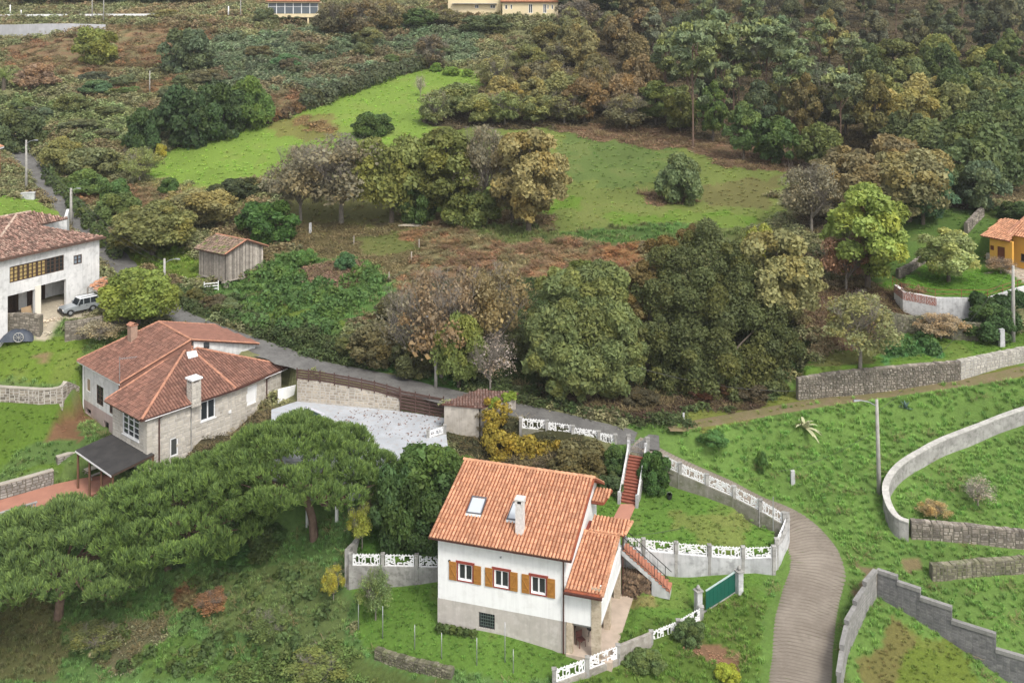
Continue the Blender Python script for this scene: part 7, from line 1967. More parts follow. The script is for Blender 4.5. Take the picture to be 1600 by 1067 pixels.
mb = MB(); mb.box(2.10,-.42,.66,2.125,.42,.88); mb.build('grille', M_BLACK, car)

# ---- tarped cart with a spoked wheel
ct = at(28,531)
cart = empty('tarped_cart', ct, R(8), 'old cart under a dark tarpaulin with a pale spoked wheel, left edge', 'cart'); cart.scale = (.8,.8,.78)
r = random.Random(5); nx_, ny_ = 12, 6; V = []; Q = []
for i in range(nx_+1):
    for j in range(ny_+1):
        u, v = i/nx_*2-1, j/ny_*2-1; h = 1.25*(1-abs(u)**3)*(1-abs(v)**3)**.5+r.uniform(-.08,.08)
        V.append((u*1.9, v*.9, max(.02, h if max(abs(u),abs(v)) < 1 else .05)))
for i in range(nx_):
    for j in range(ny_): a = i*(ny_+1)+j; Q.append((a, a+ny_+1, a+ny_+2, a+1))
np_mesh('tarpaulin', V, Q, mat('blue_grey_tarp', (.045,.055,.075), .55, c2=(.07,.08,.10), scale=2, bump=.5), cart)
wl_ = MB(); wl_.tube([(0,0,0)]*1, .1) if False else None
ring = [(.55*math.cos(a)+.4, -1.0, .6+.55*math.sin(a)) for a in np.linspace(0, 2*math.pi, 17)]; wl_.tube(ring, .045, 5); wo = wl_.build('wheel', mat('pale_wheel', (.38,.37,.34), .8), cart)
for k in range(8): mb = MB(); a = k*math.pi/4; mb.bar((.4,-1.0,.6),(.4+.54*math.cos(a),-1.0,.6+.54*math.sin(a)), .035); mb.build('spoke', MATS['pale_wheel'], wo)
mb = MB(); mb.bar((-1.9,-.4,.5),(-2.8,-.4,.15), .08); mb.build('shaft', M_GREYW, cart)

# small white house roof and post glimpsed behind the pine
oh = empty('garden_pavilion', PD(522,812,39.2), R(-25), 'small brown-roofed pavilion with a white post half hidden behind the pine', 'pavilion')
oh.location = P(517,822,74.8)
rt = [(-1.6,-1.4,2.7),(1.6,-1.4,2.7),(1.6,1.4,2.7),(-1.6,1.4,2.7)]
loc = oh.location
q = [Vector(v) for v in rt]; ap_ = Vector((0,0,3.5))
for i in range(4):
    mb = MB(); tri = [q[i], q[(i+1) % 4], ap_]; slab(mb, tri, .1); rfo = mb.build('roof_slope', M_TILEOC, oh)
    tb2 = MB(); tiles_stuff(tb2, tri, .25, .36, .06, .15, i); tt = tb2.build('tile_rows', M_TILEO, rfo); tt['kind'] = 'stuff'
for a, b in ((-1.35,-1.15),(1.35,-1.15),(1.35,1.15),(-1.35,1.15)): mb = MB(); mb.box(a-.09,b-.09,-1.2,a+.09,b+.09,2.6); mb.build('post', M_FRAME, oh)
mb = MB(); mb.box(-1.3,.9,-1,1.3,1.1,2.4); mb.build('back_wall', M_WHITE_OLD, oh)
# ================================================================== PLANTS
LEAF = foliage_mat('leaf', trans=0.35, lo=.75, hi=1.65)
LEAFP = foliage_mat('pine_needle', trans=0.15, warm=(1.5, 1.25, 0.7), lo=0.55, hi=1.9)
BARK = mat('bark', (0.13,0.105,0.08), .95, c2=(0.08,0.065,0.05), scale=3, c3=(0.20,0.18,0.14), scale3=8, bump=.6)
BARKG = mat('grey_bark', (0.27,0.24,0.205), .95, c2=(0.18,0.16,0.135), scale=3, bump=.4)
BARKP = mat('pine_bark', (0.20,0.135,0.10), .95, c2=(0.12,0.08,0.06), scale=2.5, bump=.6)

def leaves(lobes, n, size, seed, elong=1.6, up=0.25, shell=0.3, lowcut=-0.55, cull=0.72, flat=1.0, jitn=0.55):
    """leaf quads on the outside of a cloud of lobes; returns V, Q, lv, lh"""
    r = np.random.default_rng(seed); L = np.asarray(lobes, float)
    w = L[:,3]**2; idx = r.choice(len(L), size=int(n*1.5), p=w/w.sum())
    d = r.normal(0, 1, (len(idx), 3)); d[:,2] += up; d /= np.linalg.norm(d, axis=1)[:,None]
    k = d[:,2] > lowcut; idx = idx[k]; d = d[k]
    rad = L[idx,3]*(1-shell*r.uniform(0, 1, len(idx))**1.5+r.normal(0, .05, len(idx)))
    p = L[idx,:3]+d*rad[:,None]*np.array([1,1,flat])
    dm = np.full(len(p), 9.0)
    for j in range(len(L)):
        q = (p-L[j,:3])/np.array([1,1,flat]); dd = np.linalg.norm(q, axis=1)/L[j,3]; dd[idx == j] = 9; dm = np.minimum(dm, dd)
    k = dm > cull*r.uniform(.75, 1.1, len(p)); idx, d, p = idx[k][:n], d[k][:n], p[k][:n]
    m = len(p)
    nn = d+r.normal(0, jitn, (m,3)); nn /= np.linalg.norm(nn, axis=1)[:,None]
    a = np.cross(nn, r.normal(0, 1, (m,3))); a /= np.linalg.norm(a, axis=1)[:,None]; b = np.cross(nn, a)
    s = size*np.exp(r.normal(-.05, .38, m)).clip(.4, 2.2)[:,None]
    A = a*s*elong*.5; B = b*s*.5
    V = np.stack([p-A, p-A*.1-B, p+A, p-A*.1+B], 1).reshape(-1, 3)
    Q = np.arange(m*4).reshape(-1, 4)
    lr = r.uniform(0, 1, len(L)); lr2 = r.uniform(0, 1, len(L))**2
    lv = np.clip(.55*lr[idx]+.45*r.uniform(0, 1, m), 0, 1); lh = np.clip(lr2[idx]*.8+r.uniform(-.2, .35, m), 0, 1)
    return V, Q, lv, lh

def cloud(seed, n, rx=.5, z0=0.0, z1=1.0, rmin=.16, rmax=.27, fill=.8, shape='ball'):
    """lobes through a crown; unit width and height"""
    r = random.Random(seed); out = []
    cz, hz = (z0+z1)/2, (z1-z0)/2
    while len(out) < n:
        x, y, z = r.uniform(-1,1), r.uniform(-1,1), r.uniform(-1,1); q = math.sqrt(x*x+y*y+z*z)
        if q > 1 or q < .25: continue
        if q < fill*.7 and r.random() < .6: continue
        rr = r.uniform(rmin, rmax)*(1.25 if q < .6 else .85)
        e_ = 1+.16*math.sin(2*math.atan2(y, x)+seed)+.12*math.sin(3*math.atan2(y, x)+seed*2.3+z*2)+.10*math.sin(5*z+seed)-.06
        x, y, z = x*e_, y*e_, z*(.94+.06*e_)
        k = min(1.0, (1-rr*1.0/rx*.75)/max(q, .01)) if q > 1-rr*.75/rx else 1.0
        if len(out) % 4 == 3 and q > .6: k = min(1.06, 1/q); rr *= .5
        w = 1.0
        if shape == 'dome': w = 1.0 if z < 0 else 1.0; z = abs(z)*1.0-.3
        if shape == 'cone': w = 1-.55*max(0, z)
        out.append((x*k*rx*w, y*k*rx*w, cz+z*k*hz*.86, rr))
    return out

def limb_mesh(mb, lobes, seed, r0=.028, base=0.0, n=5, stem_top=.6):
    r = random.Random(seed)
    top = Vector((r.uniform(-.03,.03), r.uniform(-.03,.03), stem_top))
    mb.tube([(0,0,-.05),(r.uniform(-.01,.01),0,stem_top*.35),(top.x*.6,top.y*.6,stem_top*.7),top], [r0*1.35, r0, r0*.8, r0*.45], 7)
    for L in sorted(lobes, key=lambda q: -q[3])[:n]:
        t = r.uniform(.35, .85); s = Vector((top.x*t, top.y*t, stem_top*t)); e = Vector(L[:3]); m_ = s.lerp(e, .5)+Vector((r.uniform(-.03,.03), r.uniform(-.03,.03), .02))
        mb.tube([s, m_, e], [r0*.5, r0*.32, r0*.12], 5, cap=False)
    return mb

def mesh_of(mb, m, name):
    me = bpy.data.meshes.new(name); me.from_pydata(mb.v, [], mb.f); me.materials.append(m); return me

KINDS_ = {}
def kind(name, lobes_f, n, size, bark=BARK, leafm=LEAF, variants=2, r0=.028, stem_top=.6, limbs=6, twigs=0, asp=1.0, **kw):
    out = []
    for v in range(variants):
        lobes = lobes_f(v*31+len(name))
        V, Q, lv, lh = leaves([(x, y, z*asp, q) for x, y, z, q in lobes], n, size, v*7+n, **kw)
        V[:,2] /= asp
        cm = np_mesh('crown', V, Q, leafm, attrs={'lv': ('FACE', lv), 'lh': ('FACE', lh)}, link=False)
        mb = MB(); limb_mesh(mb, lobes, v+5, r0, n=limbs, stem_top=stem_top)
        if twigs: twig_into(mb, v, twigs, stem_top)
        out.append((cm, mesh_of(mb, bark, 'trunk')))
    KINDS_[name] = out

def twig_into(mb, seed, n, stem_top, spread=.46, ztop=.97):
    r = random.Random(seed+77)
    def grow(p, d, L, rad, lev):
        k = 3; pts = [p]; q = p.copy(); dd = d.copy()
        for i in range(k):
            dd = (dd+Vector((r.uniform(-.3,.3), r.uniform(-.3,.3), r.uniform(-.1,.3)))).normalized(); q = q+dd*L/k
            rad_xy = math.hypot(q.x, q.y)
            if rad_xy > spread: q.x *= spread/rad_xy; q.y *= spread/rad_xy
            q.z = min(q.z, ztop); pts.append(q.copy())
        mb.tube(pts, [rad, rad*.8, rad*.6, rad*.4], 3 if lev else 5, cap=False)
        if lev < 3:
            for _ in range((5,5,4)[lev]):
                s = pts[r.randrange(1, 4)]; nd = (dd*.6+Vector((r.uniform(-1,1), r.uniform(-1,1), r.uniform(-.1,.9)))).normalized()
                grow(s.copy(), nd, L*r.uniform(.5,.75), max(.0009, rad*.42), lev+1)
    for i in range(n):
        a = i*6.283/n+r.uniform(-.4,.4); t = r.uniform(.3,.9)*stem_top
        grow(Vector((0,0,t)), Vector((math.cos(a), math.sin(a), r.uniform(.4,1.2))).normalized(), .34, .010, 0)

kind('round', lambda s: cloud(s, 46, z0=.04, z1=1.0, rmin=.12, rmax=.22), 20000, .026, variants=3, limbs=10, shell=.45, jitn=.7)
kind('tall', lambda s: cloud(s, 50, z0=.02, z1=1.0, rmin=.12, rmax=.20), 18000, .028, variants=2, limbs=9, stem_top=.8, asp=1.45, shell=.5, jitn=.7)
kind('bush', lambda s: cloud(s, 38, z0=-.2, z1=1.0, rmin=.13, rmax=.22), 14000, .030, variants=3, stem_top=.35, r0=.02, asp=.85, shell=.45, jitn=.7)
kind('airy', lambda s: cloud(s, 44, z0=.14, z1=1.0, rmin=.10, rmax=.20), 8500, .019, bark=BARKG, variants=2, twigs=11, shell=.9, cull=.15, r0=.018, jitn=1)
kind('bare', lambda s: cloud(s, 30, z0=.2, z1=1.0), 1200, .018, bark=BARKG, variants=2, twigs=14, shell=.9, cull=.1, r0=.016)
kind('far_round', lambda s: cloud(s, 36, z0=-.02, z1=1.0, rmin=.12, rmax=.22), 9500, .036, variants=4, limbs=4, shell=.45, jitn=.7)
kind('far_tall', lambda s: cloud(s, 40, z0=.05, z1=1.0, rmin=.12, rmax=.19, shape='cone'), 9000, .036, variants=3, limbs=6, stem_top=.85, asp=1.6, shell=.45)
kind('far_airy', lambda s: cloud(s, 34, z0=.0, z1=1.0, rmin=.10, rmax=.19), 6000, .026, bark=BARKG, variants=2, twigs=7, shell=.8, cull=.25, r0=.014)
kind('far_pine', lambda s: [(x*.9, y*.9, z, r) for x, y, z, r in cloud(s, 20, z0=.50, z1=1.0, rmin=.11, rmax=.18)]+[(.22,.1,.42,.09),(-.18,-.1,.36,.08),(.1,-.2,.47,.1)], 8000, .040, bark=BARKP, leafm=LEAFP, variants=3, r0=.016, stem_top=.92, limbs=14, elong=2.6, flat=.6, up=.5, jitn=.9, asp=2.1, shell=.5, cull=.5)
kind('conifer', lambda s: [(0.0, 0.0, z, .42*(1-z)+.06) for z in np.linspace(.12, .95, 9)]+[(math.cos(a*2.4)*.3*(1-a/22), math.sin(a*2.4)*.3*(1-a/22), .1+a/22*.75, .15*(1.1-a/24)) for a in range(20)], 8000, .04, leafm=LEAFP, variants=2, r0=.02, stem_top=.9, elong=2.2, flat=.8, asp=1.4)

TN = [0]; TG = 1.42
def tree(k, px, py, top, w, c, label, cat='tree', name=None, group=None, d=None, warm=None, depth=1.0, rz=None):
    f = at(px, py) if d is None else col_at(px, d)
    H = (py-top)*f.y/F if d is None else (YH+F*(CH-f.z)/f.y-top)*f.y/F
    Wd = w*f.y/F; TN[0] += 1
    nm = name or {'shrub':'shrub','bush':'bush','tree':'tree','pine':'pine_tree'}.get(cat, cat.replace(' ', '_'))
    root = empty(nm, f-Vector((0,0,.1)), 0, label, cat, group)
    cm, tm = KINDS_[k][TN[0] % len(KINDS_[k])]
    rz = random.uniform(0, 6.28) if rz is None else rz
    c4 = (*[min(1, v*TG) for v in c], 1)
    s = (Wd, Wd*depth, H)
    inst('crown', cm, root, rot=(0,0,rz), scale=s, color=c4)
    inst('trunk', tm, root, rot=(0,0,rz), scale=s)
    return root

def mass(name, label, cat, lobes, n, size, c, seed=0, kind_=None, m=None, **kw):
    V, Q, lv, lh = leaves(lobes, n, size, seed+3, **kw)
    c0 = np.array([np.mean([l[0] for l in lobes]), np.mean([l[1] for l in lobes]), min(l[2]-l[3] for l in lobes)])
    o = np_mesh(name, V-c0, Q, m or LEAF, attrs={'lv': ('FACE', lv), 'lh': ('FACE', lh)})
    o.location = Vector(c0); o.color = (*c, 1)
    return tag(o, label, cat, kind=kind_)

G_DK=(0.050,0.085,0.026); G_MID=(0.085,0.135,0.034); G_OLV=(0.125,0.130,0.042); G_YEL=(0.235,0.235,0.045); G_BRN=(0.165,0.125,0.065); G_GOLD=(0.185,0.165,0.075)
G_GRY=(0.105,0.125,0.080); G_LIME=(0.150,0.200,0.050); G_PINE=(0.085,0.120,0.070); G_GBRN=(0.150,0.142,0.098); G_RUS=(0.19,0.12,0.06)

# ---- trees and shrubs one can tell apart in the middle of the picture
T_ = [
 ('airy',533,348,204,185,G_GBRN,'spreading grey-brown half bare tree at the left end of the meadow row','tree'),
 ('airy',470,345,225,120,G_GBRN,'low leaning half bare tree behind the granary','tree'),
 ('round',612,347,203,120,(0.12,0.14,0.045),'olive green tree second in the meadow row, left of the dark one','tree'),
 ('tall',697,344,188,118,(0.10,0.115,0.035),'dark green and gold tree on a bare trunk, middle of the meadow row','tree'),
 ('bush',655,345,268,70,G_DK,'dark shrub at the foot of the meadow row trees','shrub'),
 ('airy',757,350,192,95,G_GBRN,'slim grey half bare tree right of the dark meadow tree','tree'),
 ('bush',735,350,285,90,(0.10,0.13,0.045),'green undergrowth shrub under the slim grey meadow tree','shrub'),
 ('tall',826,362,190,118,G_GOLD,'tall golden-brown tree at the right end of the meadow row','tree'),
 ('tall',800,350,205,80,(0.15,0.135,0.07),'narrow brownish tree touching the tall golden-brown one','tree'),
 ('bush',581,212,172,62,G_DK,'small round dark bush at the lower edge of the bright field','bush'),
 ('bush',417,374,308,100,(0.045,0.095,0.025),'dark glossy green bush right behind the wooden granary','bush'),
 ('bush',1062,316,236,74,(0.10,0.135,0.062),'lone grey-green shrub standing in the brown patch of the meadow','shrub'),
 ('bush',147,97,38,76,(0.13,0.155,0.045),'round olive bush among the rusty bracken, upper left','bush'),
 ('bush',291,112,38,82,(0.075,0.105,0.060),'round grey-green bush right of the olive one, upper left','bush'),
 ('bush',222,242,166,62,(0.038,0.068,0.026),'small pointed dark tree at the left end of the dark hedge','tree'),
 ('bush',285,225,124,100,(0.035,0.062,0.026),'big blackish green tree in the middle of the dark hedge','tree'),
 ('bush',342,213,122,92,(0.040,0.070,0.028),'dark green tree of the hedge beside the brighter end tree','tree'),
 ('bush',391,200,116,72,(0.075,0.125,0.035),'brighter green tree at the right end of the dark hedge','tree'),
 ('bush',251,246,222,20,G_YEL,'tiny bright yellow shrub at the corner of the bright field','shrub'),
 ('airy',218,288,228,62,(0.16,0.19,0.07),'pale green loose shrub at the left corner of the bright field','shrub'),
 ('bush',136,305,262,66,(0.085,0.135,0.045),'low rounded green shrub by the upper left road','shrub'),
 ('bush',182,318,276,50,(0.06,0.11,0.035),'small dark rounded shrub right of the road, below the field corner','shrub'),
 ('bush',183,352,296,70,(0.085,0.12,0.042),'green bush above the road bend behind the farmhouse','bush'),
 ('bush',264,302,276,34,(0.055,0.10,0.03),'little dark bush between the field corner and the olive trees','bush'),
 ('round',238,398,312,150,(0.135,0.145,0.055),'broad olive-yellow tree above the road, left of the granary','tree'),
 ('round',315,352,290,120,(0.165,0.160,0.075),'pale yellowish tree behind the broad olive one','tree'),
 ('round',216,512,418,122,(0.125,0.165,0.040),'yellow-green tree beside the parked jeep','tree'),
 ('bush',265,470,440,40,(0.12,0.15,0.05),'small light shrub at the foot of the granary lamp','shrub'),
 ('airy',155,530,494,92,(0.22,0.20,0.14),'pale half bare shrub behind the stone yard wall','shrub'),
 ('bush',60,138,98,62,(0.19,0.14,0.10),'pinkish brown shrub beside the palm at the left edge','shrub'),
 ('bush',112,172,142,50,(0.10,0.12,0.05),'small pointed mound of brambles with a bare tip, upper left','shrub'),
 ('bush',25,235,165,80,(0.07,0.095,0.045),'dark scrubby bush beside the upper left road bend','bush'),
 ('bush',95,262,212,70,(0.15,0.155,0.06),'yellowish scrub bush above the upper left road','bush'),
 ('bush',150,275,225,90,(0.11,0.125,0.06),'greyish scrub bush above the upper left road','bush'),
 ('airy',690,588,412,150,(0.165,0.130,0.085),'large bare reddish-brown tree above the white terrace','tree'),
 ('bare',640,585,438,120,G_GBRN,'bare grey tree left of the pole above the white terrace','tree'),
 ('airy',775,560,404,130,(0.175,0.145,0.075),'autumn brown half bare tree left of the chestnut','tree'),
 ('round',717,605,478,84,(0.125,0.16,0.050),'small yellow-green tree right of the pale pole','tree'),
 ('bare',766,612,515,95,(0.25,0.22,0.20),'grey twiggy bare shrub right of the small yellow-green tree','shrub'),
 ('bush',585,560,500,100,(0.10,0.095,0.05),'brownish thicket bush above the board fence','bush'),
 ('bush',650,580,520,90,(0.075,0.085,0.04),'dark green thicket bush left of the pale pole','bush'),
 ('tall',1212,530,345,130,(0.165,0.165,0.075),'pale olive tree behind the big dark tree','tree'),
 ('round',1190,470,345,70,(0.24,0.26,0.06),'bright yellow crown peeping over the big dark tree','tree'),
 ('tall',1356,450,273,142,(0.165,0.215,0.055),'large bright yellow-green tree left of the plane tree','tree'),
 ('airy',1268,362,250,110,G_GBRN,'greyish brown half bare tree at the right end of the meadow','tree'),
 ('round',1335,345,235,130,(0.145,0.125,0.065),'brownish round tree between the meadow and the dark green one','tree'),
 ('round',1420,345,225,150,(0.155,0.150,0.075),'pale olive brown broad tree above the yellow-green one','tree'),
 ('round',1442,350,252,98,(0.050,0.095,0.050),'dark bluish green tree right of the yellow-green one','tree'),
 ('airy',1322,452,358,95,(0.19,0.12,0.08),'reddish brown leafless thicket tree under the yellow-green one','tree'),
 ('airy',1344,578,462,135,(0.16,0.17,0.08),'grey lichen covered apple tree on the stone wall terrace','tree'),
 ('tall',1482,440,350,96,(0.22,0.26,0.11),'plane tree with pale leaves on the round lawn below the yellow house','tree'),
 ('airy',1470,530,488,80,(0.25,0.20,0.13),'dry leafless creeper bush on the ruined wall','shrub'),
 ('bush',1560,475,462,20,G_DK,'small dark bush on the terrace wall','bush'),
 ('bush',1548,530,472,84,(0.040,0.075,0.025),'dark green ivy bush in front of the terrace wall','bush'),
 ('airy',1564,427,400,52,(0.20,0.15,0.10),'small bare vine tree in front of the yellow house','shrub'),
 ('bush',1590,345,312,66,(0.045,0.075,0.028),'dark clipped hedge bush above the yellow house','bush'),
 ('bare',1528,792,742,62,(0.3,0.27,0.24),'small bare grey shrub inside the curved wall','shrub'),
 ('airy',1462,810,780,50,(0.26,0.21,0.11),'dry straw coloured weeds against the curved wall','shrub'),
 ('bush',1023,765,700,52,(0.045,0.095,0.028),'dark green bush right of the brick steps','bush'),
 ('bush',963,732,688,44,(0.055,0.10,0.035),'green bush left of the brick steps','bush'),
 ('bush',905,745,685,100,(0.09,0.085,0.04),'brownish ivy bush below the road fence','bush'),
 ('bush',955,770,735,40,(0.06,0.09,0.04),'low dark bush at the back corner of the upper lawn','bush'),
 ('bush',668,808,690,130,(0.055,0.100,0.030),'tall glossy dark green laurel tree between the pine and the white house','tree'),
 ('bush',620,845,715,90,(0.040,0.075,0.026),'dark green laurel nearest the pine crown','tree'),
 ('bush',712,775,702,80,(0.07,0.115,0.034),'green laurel tree behind the white house, below the shed','tree'),
 ('bush',675,860,770,90,(0.038,0.070,0.024),'blackish green shrub against the left wall of the white house','shrub'),
 ('airy',566,852,782,48,(0.21,0.24,0.05),'yellow-green shrub behind the corner of the grey garden wall','shrub'),
 ('airy',521,938,880,38,(0.24,0.24,0.05),'bright yellow-green sapling on the slope left of the garden wall','shrub'),
 ('airy',587,968,882,62,(0.12,0.17,0.07),'young feathery tree in the corner of the lower left lawn','tree'),
 ('bush',1137,1062,1035,40,(0.22,0.26,0.04),'bright lime shrub beside the bare earth patch at the bottom edge','shrub'),
 ('bush',1078,1000,968,52,(0.07,0.11,0.045),'dark weedy shrub outside the lower lattice fence','shrub'),
 ('bush',1010,1040,1014,60,(0.08,0.12,0.045),'weedy green shrub below the solid fence bay','shrub'),
 ('bush',1115,690,672,50,(0.06,0.13,0.04),'low green bush on the slope right of the lane junction','bush'),
 ('bush',1190,735,700,20,(0.07,0.14,0.04),'small weed clump on the slope above the lane','bush'),
 ('bush',540,420,392,34,(0.055,0.115,0.05),'bluish green cabbage-like bush in the garden','bush'),
 ('bush',478,414,385,36,(0.075,0.145,0.04),'green leafy bush at the top of the garden patch','bush'),
 ('bush',375,307,275,70,(0.05,0.065,0.032),'low dark hedge clump below the bright field','hedge'),
 ('bush',340,312,286,40,(0.05,0.065,0.032),'small dark hedge clump left of the larger one','hedge'),
 ('bush',425,305,280,50,(0.07,0.08,0.045),'brownish hedge clump at the left end of the meadow','hedge'),
 ('bare',657,152,116,22,(0.3,0.28,0.25),'tiny bare white-stemmed sapling in the bright upper field','tree'),
 ('bush',682,112,97,18,(0.10,0.17,0.04),'small conifer bush at the top corner of the bright field, leftmost','bush'),
 ('bush',706,118,102,26,(0.13,0.20,0.045),'small conifer bush at the top corner of the bright field, middle','bush'),
 ('bush',730,120,106,18,(0.13,0.20,0.045),'small conifer bush at the top corner of the bright field, rightmost','bush'),
 ('far_airy',675,105,50,60,(0.11,0.10,0.075),'dark twiggy thicket bush above the top corner of the bright field','bush'),
 # belt in front of the top houses
 ('far_airy',520,58,0,70,(0.09,0.085,0.05),'dark brownish tree right of the glazed house','tree'),
 ('far_airy',565,60,-4,80,(0.115,0.10,0.06),'large grey-brown tree between the glazed and the cream houses','tree'),
 ('far_airy',610,48,-2,70,(0.14,0.125,0.06),'yellowish tree left of the cream houses','tree'),
 ('far_round',655,45,10,60,(0.06,0.095,0.035),'green tree just left of the cream houses','tree'),
 ('far_airy',700,40,12,60,(0.12,0.115,0.055),'thin brown tree in front of the balcony house','tree'),
 ('far_round',575,72,40,44,(0.13,0.145,0.07),'pale rounded bush below the grey-brown trees at the top','bush'),
 ('bush',760,52,20,80,(0.065,0.085,0.04),'dark ivy thicket under the balcony house','bush'),
 ('far_airy',905,45,-6,70,(0.11,0.10,0.08),'greyish bare tree right of the pink-roofed house','tree'),
 ('bush',260,28,14,44,(0.17,0.17,0.08),'pale yellow bush beside the far road, top left','bush'),
 ('bush',415,35,10,40,(0.08,0.10,0.05),'bush left of the glazed house','bush'),
 ('bush',455,34,20,40,(0.07,0.085,0.045),'low dark bush under the glazed house','bush'),
]
for k, px, py, tp, w, c, lb, cat in T_:
    tree(k, px, py, tp, w, c, lb, cat)

for px, py, tp, w, lb in ((1083,230,22,84,'leftmost tall pine with a long bare trunk at the meadow corner of the wood'),(1118,190,8,80,'tall pine with a bare trunk, second from left above the meadow corner'),(1146,182,20,74,'tall pine with a bare trunk, third from left above the meadow corner'),(1198,186,18,78,'tall pine with a pale bare trunk, fourth from left above the meadow corner'),(1236,190,40,80,'tall pine behind the front row of dark green trees')):
    tree('far_pine', px, py, tp, w, (0.090,0.118,0.064), lb, 'pine tree', name='pine_tree')
# big chestnut and the big dark oak, built as their own crowns
def big_tree(label, base, blobs, n, size, c, seed, bark=BARK, trunk_r=.35, **kw):
    """blobs: (px, py, d, r) lobes of the crown"""
    f = at(*base) if len(base) == 2 else P(*base)
    root = empty('tree', f, 0, label, 'tree')
    L = []
    r = random.Random(seed)
    for px, py, d, rad in blobs:
        p = P(px, py, d)-f
        L.append((p.x, p.y, p.z, rad*.8))
        for _ in range(13):
            v = Vector((r.gauss(0,1), r.gauss(0,1)-.3, r.gauss(0,.8)+.2)).normalized()*rad*r.uniform(.7,1.0); L.append((p.x+v.x, p.y+v.y, max(.3, p.z+v.z), rad*r.uniform(.22,.42)))
    V, Q, lv, lh = leaves(L, n, size, seed, **kw)
    o = np_mesh('crown', V, Q, LEAF, parent=root, attrs={'lv': ('FACE', lv), 'lh': ('FACE', lh)}); o.color = (*c, 1)
    mb = MB(); cz = np.mean([l[2] for l in L])
    cx_, cy_ = np.mean([l[0] for l in L]), np.mean([l[1] for l in L])
    mb.tube([(0,0,-.3),(cx_*.2,cy_*.2,cz*.4),(cx_*.6,cy_*.6,cz)], [trunk_r*1.3, trunk_r, trunk_r*.6], 9)
    for l in L[::14]: mb.tube([(cx_*.3,cy_*.3,cz*.5), ((l[0]+cx_*.3)/2,(l[1]+cy_*.3)/2,(l[2]+cz*.5)/2+.2), l[:3]], [trunk_r*.4, trunk_r*.25, .05], 5, cap=False)
    mb.build('trunk', bark, root)
    return root
big_tree('large light green chestnut tree with drooping leaves above the road', (912,618), [(885,455,86,2.2),(930,450,86.5,2.4),(868,505,84.5,2.3),(915,510,84,2.6),(962,505,84.5,2.3),(850,560,83,1.7),(895,570,82.4,2.4),(945,565,82.4,2.3),(985,560,83.5,1.6),(910,600,82,1.4),(955,600,82,1.3),(875,600,82.4,1.1)], 75000, .145, (0.155,0.195,0.078), 5, elong=2.4, up=.1, shell=.4, jitn=.75)
big_tree('huge dark green and rusty tree, the largest crown by the junction', (1120,640,82.2), [(1060,420,90,2.6),(1110,400,90,2.7),(1150,430,89,2.5),(1030,470,88,2.4),(1085,480,87,2.8),(1140,490,86.5,2.8),(1195,500,86.5,2.4),(1225,545,85.5,1.9),(1020,530,85.5,1.9),(1065,550,84.6,2.4),(1120,560,84,2.6),(1180,570,84,2.3),(1090,600,83,1.9),(1150,605,83,1.8),(1205,600,83.4,1.5),(1035,590,84,1.5)], 105000, .13, (0.098,0.120,0.048), 9, shell=.4, jitn=.7)
big_tree('rust-tinted olive crown leaning on the left of the huge dark tree', (1010,600,86.5), [(1010,440,90,1.8),(1040,400,92,1.8),(990,480,88.5,1.5),(1085,375,93,1.5),(1000,540,87,1.4)], 30000, .13, (0.150,0.120,0.048), 12, trunk_r=.22, shell=.5)

# ---- the stone pines
def needle_crown(lobes, n, L0, seed, flat=.6, blades=9):
    r = np.random.default_rng(seed); L = np.asarray(lobes, float); w = L[:,3]**2
    idx = r.choice(len(L), size=n*2, p=w/w.sum()); d = r.normal(0, 1, (len(idx),3)); d[:,2] = np.abs(d[:,2])*1.1-.18; d /= np.linalg.norm(d, axis=1)[:,None]
    p = L[idx,:3]+d*L[idx,3][:,None]*np.array([1,1,flat])*r.uniform(.86, 1.03, len(idx))[:,None]
    dm = np.full(len(p), 9.0)
    for j in range(len(L)):
        q = (p-L[j,:3])/np.array([1,1,flat]); dd = np.linalg.norm(q, axis=1)/L[j,3]; dd[idx == j] = 9; dm = np.minimum(dm, dd)
    k = dm > .88; idx, d, p = idx[k][:n], d[k][:n], p[k][:n]; m = len(p)
    ax = d*.45+np.array([0,-.12,.9])+r.normal(0, .12, (m,3)); ax /= np.linalg.norm(ax, axis=1)[:,None]
    tv = r.uniform(0, 1, m); lobr = r.uniform(0, 1, len(L))
    V = []; lv = []; lh = []
    for b in range(blades):
        dr = ax+r.normal(0, .27, (m,3)); dr /= np.linalg.norm(dr, axis=1)[:,None]
        ln = L0*r.uniform(.7, 1.25, m)[:,None]; sd = np.cross(dr, r.normal(0, 1, (m,3))); sd /= np.linalg.norm(sd, axis=1)[:,None]; wv = L0*.06
        V.append(np.stack([p-sd*wv, p+sd*wv, p+dr*ln+sd*wv*.5, p+dr*ln-sd*wv*.5], 1)); lv.append(np.clip(.6*tv+.2*lobr[idx]+.2*r.uniform(0, 1, m), 0, 1)); lh.append(np.clip(tv*.5+r.uniform(-.1,.3,m), 0, 1))
    V = np.concatenate(V).reshape(-1, 3); return V, np.arange(len(V)).reshape(-1, 4), np.concatenate(lv), np.concatenate(lh)

